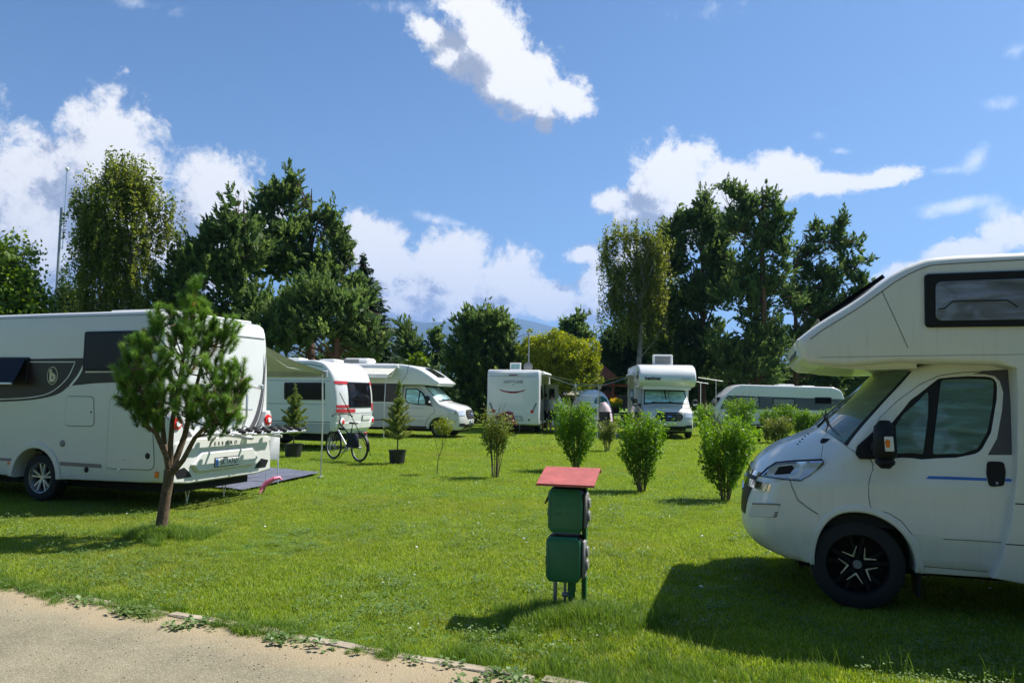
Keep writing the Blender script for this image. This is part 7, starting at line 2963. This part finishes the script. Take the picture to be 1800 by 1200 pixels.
# ------------------------------------------------------------------ guy ropes
def rope(label, a, b_, sag=.06, r_=.004, mat='rope'):
    a, b_ = Vector(a), Vector(b_)
    m = MB()
    m.tube([a.lerp(b_, i / 10) - Vector((0, 0, sag * math.sin(math.pi * i / 10))) for i in range(11)], r_, 5)
    o = m.build('guy_rope', mat, None, 60)
    tag(o, label, 'rope')


rope('thin pale cord running across the left motorhome wheel', gnd(-140, 830), V2.mw @ Vector((1.75, -1.17, .70)), .05, .005)
pk = at(592, 706, 15.85)
rope('dark strap running down from the awning pole towards the bicycle', at(597, 690, 15.9), at(652, 800, 18.2), .0, .009, 'plastic')

# ------------------------------------------------------------------ radio mast
mk = at(97, 553, 46)
mm = thing('radio_mast', 'tall thin grey radio mast with a whip aerial beside the birch', 'mast', (mk.x, 46, 0))
zt = at(106, 365, 46).z
zt2 = at(112, 300, 46).z
b = MB()
b.tube([(0, 0, 0), (.0, 0, zt * .55)], .13, 10)
b.tube([(0, 0, zt * .55), (.02, 0, zt)], .08, 10)
b.build('mast', 'steel', mm, 60)
b = MB()
b.tube([(.22, 0, zt - 2.6), (.24, 0, zt2)], .035, 8)
b.build('aerial', 'alu', mm, 60)
b = MB()
b.lathe([(0, .14), (.09, .10), (.11, 0), (.09, -.1), (0, -.14)], 10, 'z', (.24, 0, zt2 + .1))
b.build('aerial_tip', 'white_plastic', mm, 60)
for k_ in range(3):
    b = MB()
    b.tube([(0, 0, zt - 2.5 + k_ * 1.1), (.23, 0, zt - 2.5 + k_ * 1.1)], .025, 6)
    b.build('aerial_bracket', 'steel', mm, 60)
# thin pole in front of the yellow tree
q = at(929, 660, 40)
b = MB()
b.tube([(0, 0, 0), (0, 0, at(929, 586, 40).z)], .035, 8)
b.lathe([(0, .05), (.05, .02), (.05, -.02)], 8, 'z', (0, 0, at(929, 586, 40).z))
o = b.build('flag_pole', 'steel', None, 60)
o.location = (q.x, 40, 0)
tag(o, 'thin dark pole in front of the yellow green tree', 'pole')

# ------------------------------------------------------------------ the camp in the middle: tents, chairs, flowers, play frame
M['tent_white'] = simple('white_tent_fabric', (.84, .88, .95), .6, var=.1)
M['tent_teal'] = simple('teal_tent_fabric', (.01, .16, .20), .6)
M['tent_blue'] = simple('blue_grey_tent_fabric', (.22, .30, .42), .6)
M['tent_pink'] = simple('pale_pink_fabric', (.80, .60, .64), .6)
M['wood_red'] = simple('red_brown_wood', (.26, .075, .03), .8, var=.3)
M['skin'] = simple('skin', (.50, .30, .22), .5)
M['shirt_grey'] = simple('grey_shirt', (.30, .31, .36), .85)
M['shorts_dark'] = simple('dark_shorts', (.03, .03, .045), .85)
M['shirt_white'] = simple('white_shirt', (.6, .6, .58), .85)
M['hair'] = simple('brown_hair', (.05, .03, .02), .8)
M['black_fabric'] = simple('black_mesh_fabric', (.012, .012, .014), .85)


def dome(label, px, py, Y, w_px, h_px, mats, depth=1.0, skew=0.0, cat='tent'):
    c = at(px, py, Y)
    k = Y / FPX
    r_ = thing('dome_tent', label, cat, (c.x, Y, 0))
    w2, h = w_px * k / 2, h_px * k
    b = MB()
    n, m_ = 20, 9
    vs = []
    for i in range(m_ + 1):
        t = math.pi / 2 * i / m_
        for j in range(n):
            a = 2 * math.pi * j / n
            rr = math.cos(t) ** .75
            vs.append((w2 * rr * math.cos(a) + skew * h * math.sin(t), w2 * depth * rr * math.sin(a), h * math.sin(t)))
    b.add(vs, [(i * n + j, i * n + (j + 1) % n, (i + 1) * n + (j + 1) % n, (i + 1) * n + j) for i in range(m_) for j in range(n)])
    b.build('canopy', mats[0], r_, 60)
    for s in (-1, 1):
        q = MB()
        q.tube([(w2 * math.cos(a_) * 1.01 * s * .98, w2 * depth * -.35 * math.sin(a_ * 1), h * math.sin(a_) * 1.01) for a_ in np.linspace(0, math.pi / 2, 8)], .015, 5)
        q.build('tent_pole', 'steel', r_, 60)
    if len(mats) > 1:
        b = MB()
        v0 = Vector((w2 * .35, -w2 * depth * .78, h * .62))
        b.lathe([(0, .03), (w2 * .30, .0)], 16, 'y', tuple(v0))
        b.v = [(x, 2 * v0.y - y if False else y - .06, z) for x, y, z in b.v]
        b.build('round_window', mats[1], r_, 60)
        b = MB()
        b.plate([(-w2 * .75, .0), (w2 * .4, .0), (w2 * .3, h * .45), (-w2 * .55, h * .45)], -w2 * depth * .95, .02)
        b.build('door_flap', mats[2] if len(mats) > 2 else mats[1], r_, 0)
    return r_


dome('large white and pale blue dome tent with a round teal window', 1040, 700, 46, 76, 60, ['tent_white', 'tent_teal', 'tent_teal'], .8)
dome('small white tent peak right beside the rear view motorhome', 984, 700, 42, 26, 56, ['tent_white'], 1.0, -.1)
dome('low pale pink tent in front of the large dome tent', 1062, 720, 41, 30, 44, ['tent_pink'], 1.0)
# wooden play frame with slide
pf_ = at(1088, 700, 49)
pl_ = thing('play_frame', 'red brown wooden play frame with a white slide in the distance', 'play frame', (pf_.x, 49, 0))
k = 49 / FPX
for x in (-1.6, -.4, .9, 2.2):
    b = MB()
    b.box(x - .07, x + .07, -.07, .07, 0, 2.6 + (.6 if x < 0 else 0), .01)
    b.build('post', 'wood_red', pl_, 0)
b = MB()
b.box(-1.7, 2.3, -.06, .06, 2.3, 2.45, .01)
b.build('beam', 'wood_red', pl_, 0)
b = MB()
b.add([(-1.9, -.8, 2.8), (-.1, -.8, 2.8), (-1.0, -.0, 3.7), (-1.9, .8, 2.8), (-.1, .8, 2.8)], [(0, 1, 2), (1, 4, 2), (4, 3, 2), (3, 0, 2), (0, 3, 4, 1)])
b.build('roof', 'wood_red', pl_, 0)
b = MB()
b.add([(1.9, -.3, 1.6), (2.9, -.3, .1), (2.9, .3, .1), (1.9, .3, 1.6), (1.9, -.3, 1.5), (2.9, -.3, .0), (2.9, .3, .0), (1.9, .3, 1.5)], [(0, 1, 2, 3), (7, 6, 5, 4), (0, 4, 5, 1), (1, 5, 6, 2), (2, 6, 7, 3), (3, 7, 4, 0)])
b.build('slide', 'tent_white', pl_, 0)
for x in (.2, 1.5):
    b = MB()
    b.tube([(x - .2, 0, 2.3), (x - .2, 0, .6)], .015, 4)
    b.tube([(x + .2, 0, 2.3), (x + .2, 0, .6)], .015, 4)
    b.box(x - .22, x + .22, -.1, .1, .56, .6)
    b.build('swing', 'plastic', pl_, 0)
# parasols among the tents
for (px, top, Y, r_, mt, lb) in ((1011, 680, 52, .95, 'cream_decal', 'pale yellow parasol far behind the dome tent'), (1068, 684, 53, .85, 'wood_red', 'rust red parasol between the dome tent and the play frame')):
    c = at(px, top, Y)
    r = thing('parasol', lb, 'parasol', (c.x, Y, 0), 0, 'parasols among the far tents')
    b = MB()
    b.tube([(0, 0, 0), (0, 0, c.z)], .025, 6)
    b.build('pole', 'steel', r, 60)
    b = MB()
    b.lathe([(0, c.z), (r_ * .5, c.z - .22), (r_, c.z - .55), (r_ * .98, c.z - .57), (r_ * .48, c.z - .25), (0, c.z - .04)], 8)
    b.build('canopy', mt, r, 20)
# dark screen panel
c = at(1094, 700, 40)
r = thing('wind_screen', 'dark square screen panel standing behind the flower tub', 'screen', (c.x, 40, 0))
b = MB()
b.box(-.32, .32, -.02, .02, 1.05, 1.72, .01)
b.build('panel', 'black_fabric', r, 0)
for x in (-.28, .28):
    b = MB()
    b.tube([(x, 0, 0), (x, 0, 1.72)], .015, 6)
    b.build('post', 'steel', r, 60)
# tub of yellow flowers on a table
c = at(1083, 740, 32)
r = thing('camping_table', 'camping table under the flower tub between the two middle motorhomes', 'table', (c.x, 32, 0))
b = MB()
b.box(-.5, .5, -.3, .3, .98, 1.01, .01)
b.build('table_top', 'plastic', r, 0)
for x in (-.45, .45):
    for y in (-.25, .25):
        b = MB()
        b.tube([(x, y, .98), (x * 1.05, y * 1.1, 0)], .013, 6)
        b.build('leg', 'steel', r, 60)
r = thing('flower_tub', 'tub of bright yellow flowers on the camping table', 'flower tub', (c.x, 32, 1.01))
b = MB()
b.lathe([(0, 0), (.12, 0), (.17, .22), (.16, .23), (0, .20)], 16)
b.build('tub', 'plastic', r, 50)
random.seed(9)
rng = np.random.default_rng(9)
C = blob_points([(0, 0, .36, .28, .28, .20)], 700, .5)
Vv, Fv = leaves_np(C, .06, .5)
np_mesh('leaves', Vv, Fv, 'privet', r, rng.uniform(0, .5, len(C)))
C = blob_points([(0, 0, .46, .27, .27, .15)], 500, .35)
Vv, Fv = leaves_np(C, .055, .8, .8)
np_mesh('flowers', Vv, Fv, 'yellow_flower', r, rng.uniform(0, 1, len(C)))


def camp_chair(label, x, y, rz, mat='black_fabric'):
    r = thing('camping_chair', label, 'chair', (x, y, 0), rz, 'dark camping chairs between the middle motorhomes')
    b = MB()
    b.box(-.24, .24, -.22, .22, .42, .45, .01)
    b.build('seat', mat, r, 0)
    b = MB()
    b.box(-.24, .24, .20, .24, .45, 1.05, .012)
    b.v = [(q[0], q[1] + (q[2] - .45) * .18, q[2]) for q in b.v]
    b.build('backrest', mat, r, 0)
    for sx in (-1, 1):
        b = MB()
        b.tube([(sx * .27, -.26, 0), (sx * .27, .24, .62)], .012, 6)
        b.build('leg', 'steel', r, 60)
        b = MB()
        b.tube([(sx * .27, .28, 0), (sx * .27, -.22, .62)], .012, 6)
        b.build('leg', 'steel', r, 60)
        b = MB()
        b.box(sx * .27 - .025, sx * .27 + .025, -.24, .24, .62, .645, .006)
        b.build('armrest', 'plastic', r, 0)


for i, (px, Y, rz, lb) in enumerate(((1068, 31, .3, 'black camping chair left of the flower tub'), (1098, 30.5, -.4, 'black camping chair right below the flower tub'), (1110, 31.5, -1.2, 'black camping chair nearest the front view motorhome'),
                                     (1050, 32.5, 1.2, 'black camping chair behind the sparse little shrub'))):
    c = at(px, 740, Y)
    camp_chair(lb, c.x, Y, rz)
# thin clothes airer in the middle
c = at(1037, 740, 30)
r = thing('clothes_airer', 'thin white clothes airer between the two middle motorhomes', 'clothes airer', (c.x, 30, 0))
for x in (-.30, .28):
    b = MB()
    b.tube([(x, -.2, 0), (x, .0, 1.75)], .010, 5)
    b.tube([(x, .25, 0), (x, .0, 1.2)], .008, 5)
    b.build('post', 'white_plastic', r, 60)
for z_ in (.8, 1.2, 1.7):
    b = MB()
    b.tube([(-.30, 0, z_), (.28, 0, z_)], .007, 5)
    b.build('rail', 'white_plastic', r, 60)


# ------------------------------------------------------------------ people sitting and standing far back
def person(label, px, Y, pose, shirt, low, rz=0.0):
    c = at(px, 740, Y)
    r = thing('person', label, 'person', (c.x, Y, 0), rz)
    me = bpy.data.meshes.new('body')
    if pose == 'sit':
        J = [(0, 0, .50, .13), (0, .04, .72, .14), (0, .05, .95, .15), (0, .03, 1.08, .055), (0, .0, 1.20, .095), (0, -.01, 1.28, .08),
             (-.18, .05, 1.0, .06), (-.24, -.05, .78, .045), (-.16, -.25, .70, .035), (-.14, -.33, .70, .03),
             (.18, .05, 1.0, .06), (.24, -.05, .78, .045), (.16, -.25, .70, .035), (.14, -.33, .70, .03),
             (-.10, -.02, .50, .10), (-.12, -.45, .50, .065), (-.12, -.47, .08, .042), (-.12, -.58, .04, .035),
             (.10, -.02, .50, .10), (.12, -.45, .50, .065), (.12, -.47, .08, .042), (.12, -.58, .04, .035)]
    else:
        J = [(0, 0, .95, .14), (0, 0, 1.15, .13), (0, 0, 1.40, .15), (0, 0, 1.52, .055), (0, -.02, 1.62, .095), (0, -.02, 1.70, .08),
             (-.19, 0, 1.42, .06), (-.25, .0, 1.15, .045), (-.24, -.10, .92, .035), (-.24, -.14, .84, .03),
             (.19, 0, 1.42, .06), (.25, .0, 1.15, .045), (.24, -.12, .92, .035), (.23, -.16, .84, .03),
             (-.10, 0, .90, .10), (-.11, -.02, .50, .065), (-.12, .02, .09, .042), (-.12, -.11, .04, .035),
             (.10, 0, .90, .10), (.12, .05, .50, .065), (.13, .08, .09, .042), (.13, -.05, .04, .035)]
    E_ = [(0, 1), (1, 2), (2, 3), (3, 4), (4, 5), (2, 6), (6, 7), (7, 8), (8, 9), (2, 10), (10, 11), (11, 12), (12, 13), (0, 14), (14, 15), (15, 16), (16, 17), (0, 18), (18, 19), (19, 20), (20, 21)]
    me.from_pydata([j[:3] for j in J], E_, [])
    o = link_obj('body', me, r)
    md = o.modifiers.new('skin', 'SKIN')
    for i, j in enumerate(J):
        me.skin_vertices[0].data[i].radius = (j[3], j[3])
    me.skin_vertices[0].data[0].use_root = True
    o.modifiers.new('sub', 'SUBSURF').levels = 1
    dg = bpy.context.evaluated_depsgraph_get()
    m2 = bpy.data.meshes.new_from_object(o.evaluated_get(dg))
    bpy.data.objects.remove(o)
    m2.shade_smooth()
    m2.materials.clear()
    for q in ('skin', shirt, low):
        m2.materials.append(M[q])
    hz, sz = (1.06, .56) if pose == 'sit' else (1.50, .98)
    kz = .45 if pose == 'sit' else .52
    for p in m2.polygons:
        z = p.center.z
        x = abs(p.center.x)
        if z > hz or (x > .21 and z < hz - .2 and pose != 'sit'):
            p.material_index = 0
        elif z > sz:
            p.material_index = 1
        elif z > kz:
            p.material_index = 2
        else:
            p.material_index = 0
    link_obj('body', m2, r)
    b = MB()
    hz0 = J[5][2]
    b.lathe([(0, .10), (.07, .08), (.10, .02), (.098, -.05), (.085, -.09)], 14, 'z', (0, J[5][1] + .02, hz0 - .02))
    b.build('hair', 'hair', r, 60)
    # face: nose and eyes
    b = MB()
    b.lathe([(0, .02), (.012, .008), (.014, -.015), (0, -.02)], 6, 'z', (0, J[4][1] - .10, J[4][2] + .02))
    b.build('nose', 'skin', r, 60)
    return r


person('person in a grey top standing by the door of the rear view motorhome', 958, 36.0, 'stand', 'shirt_grey', 'shorts_dark', .4)
person('person in a white top standing just outside the rear view motorhome', 971, 35.0, 'stand', 'shirt_white', 'shorts_dark', -.8)
person('person in a white shirt seated far back beside the dome tent', 1012, 47.0, 'sit', 'shirt_white', 'shorts_dark', .3)
camp = at(1012, 740, 47.1)
camp_chair('dark camping chair far back under the seated person', camp.x, 47.1, .3)

# dark red covered bicycle behind the rear view motorhome's left corner
c = gnd(899, 766)
r = thing('covered_bicycle', 'bicycle leaning at the back of the rear view motorhome under a dark red cloth', 'bicycle', (c.x, c.y, 0), .3)
b = MB()
b.tube([(.05 + math.cos(R(q)) * .30, 0, .32 + math.sin(R(q)) * .30) for q in range(0, 360, 20)], .02, 6, closed=True)
b.build('wheel', 'rubber', r, 60)
b = MB()
b.tube([(-.75 + math.cos(R(q)) * .30, 0, .32 + math.sin(R(q)) * .30) for q in range(0, 360, 20)], .02, 6, closed=True)
b.build('wheel', 'rubber', r, 60)
b = MB()
b.add([(-.85, -.05, .75), (-.2, -.12, 1.02), (.02, -.10, .98), (.22, -.05, .40), (-.1, -.14, .55), (-.5, -.12, .60), (-.85, .05, .75), (-.2, .12, 1.02), (.02, .10, .98), (.22, .05, .40)],
      [(0, 5, 1), (5, 4, 1), (4, 2, 1), (4, 3, 2), (0, 1, 7, 6), (1, 2, 8, 7), (2, 3, 9, 8)])
b.build('cloth', 'dark_red', r, 0)
# awning poles of a neighbouring pitch and small wooden sign post on the right lawn
for i, (px, py, tp, Y, lb) in enumerate(((1259, 752, 668, 38, 'pale awning pole right of the front view motorhome'), (1232, 752, 672, 35, 'thin awning pole close to the front view motorhome'))):
    g_ = at(px, py, Y)
    b = MB()
    b.tube([(0, 0, 0), (0, 0, at(px, tp, Y).z)], .016, 8)
    b.tube([(-.9, 0, at(px, tp, Y).z + .12), (0, 0, at(px, tp, Y).z), (.35, 0, at(px, tp, Y).z - .05)], .012, 6)
    o = b.build('awning_pole', 'alu', None, 60)
    o.location = (g_.x, Y, 0)
    tag(o, lb, 'pole', 'awning poles right of the front view motorhome')
g_ = gnd(1334, 776)
r = thing('lawn_light', 'short dark post with a flat cap in front of the blue banded caravan', 'post', (g_.x, g_.y, 0))
b = MB()
b.box(-.05, .05, -.05, .05, 0, .55, .01)
b.build('post', 'plastic', r, 0)
b = MB()
b.box(-.22, .22, -.15, .15, .55, .62, .015)
b.build('cap', 'plastic', r, 0)
index_children()
# ------------------------------------------------------------------ air: far things fade to blue
hz = MB()
hz.box(-9500, 9500, -400, 9800, -1.5, 900)
ho = hz.build('haze', None, None, 0)
hm = bpy.data.materials.new('haze_air')
hm.use_nodes = True
ht_ = NT(hm.node_tree)
ht_.n.clear()
pvn = ht_.new('ShaderNodeVolumePrincipled')
pvn.inputs['Color'].default_value = (.28, .52, 1.0, 1)
pvn.inputs['Density'].default_value = 1.2e-4
pvn.inputs['Anisotropy'].default_value = .2
on = ht_.new('ShaderNodeOutputMaterial')
ht_.link(pvn.outputs[0], on.inputs['Volume'])
hm.cycles.homogeneous_volume = True
ho.data.materials.append(hm)
tag(ho, kind='stuff')
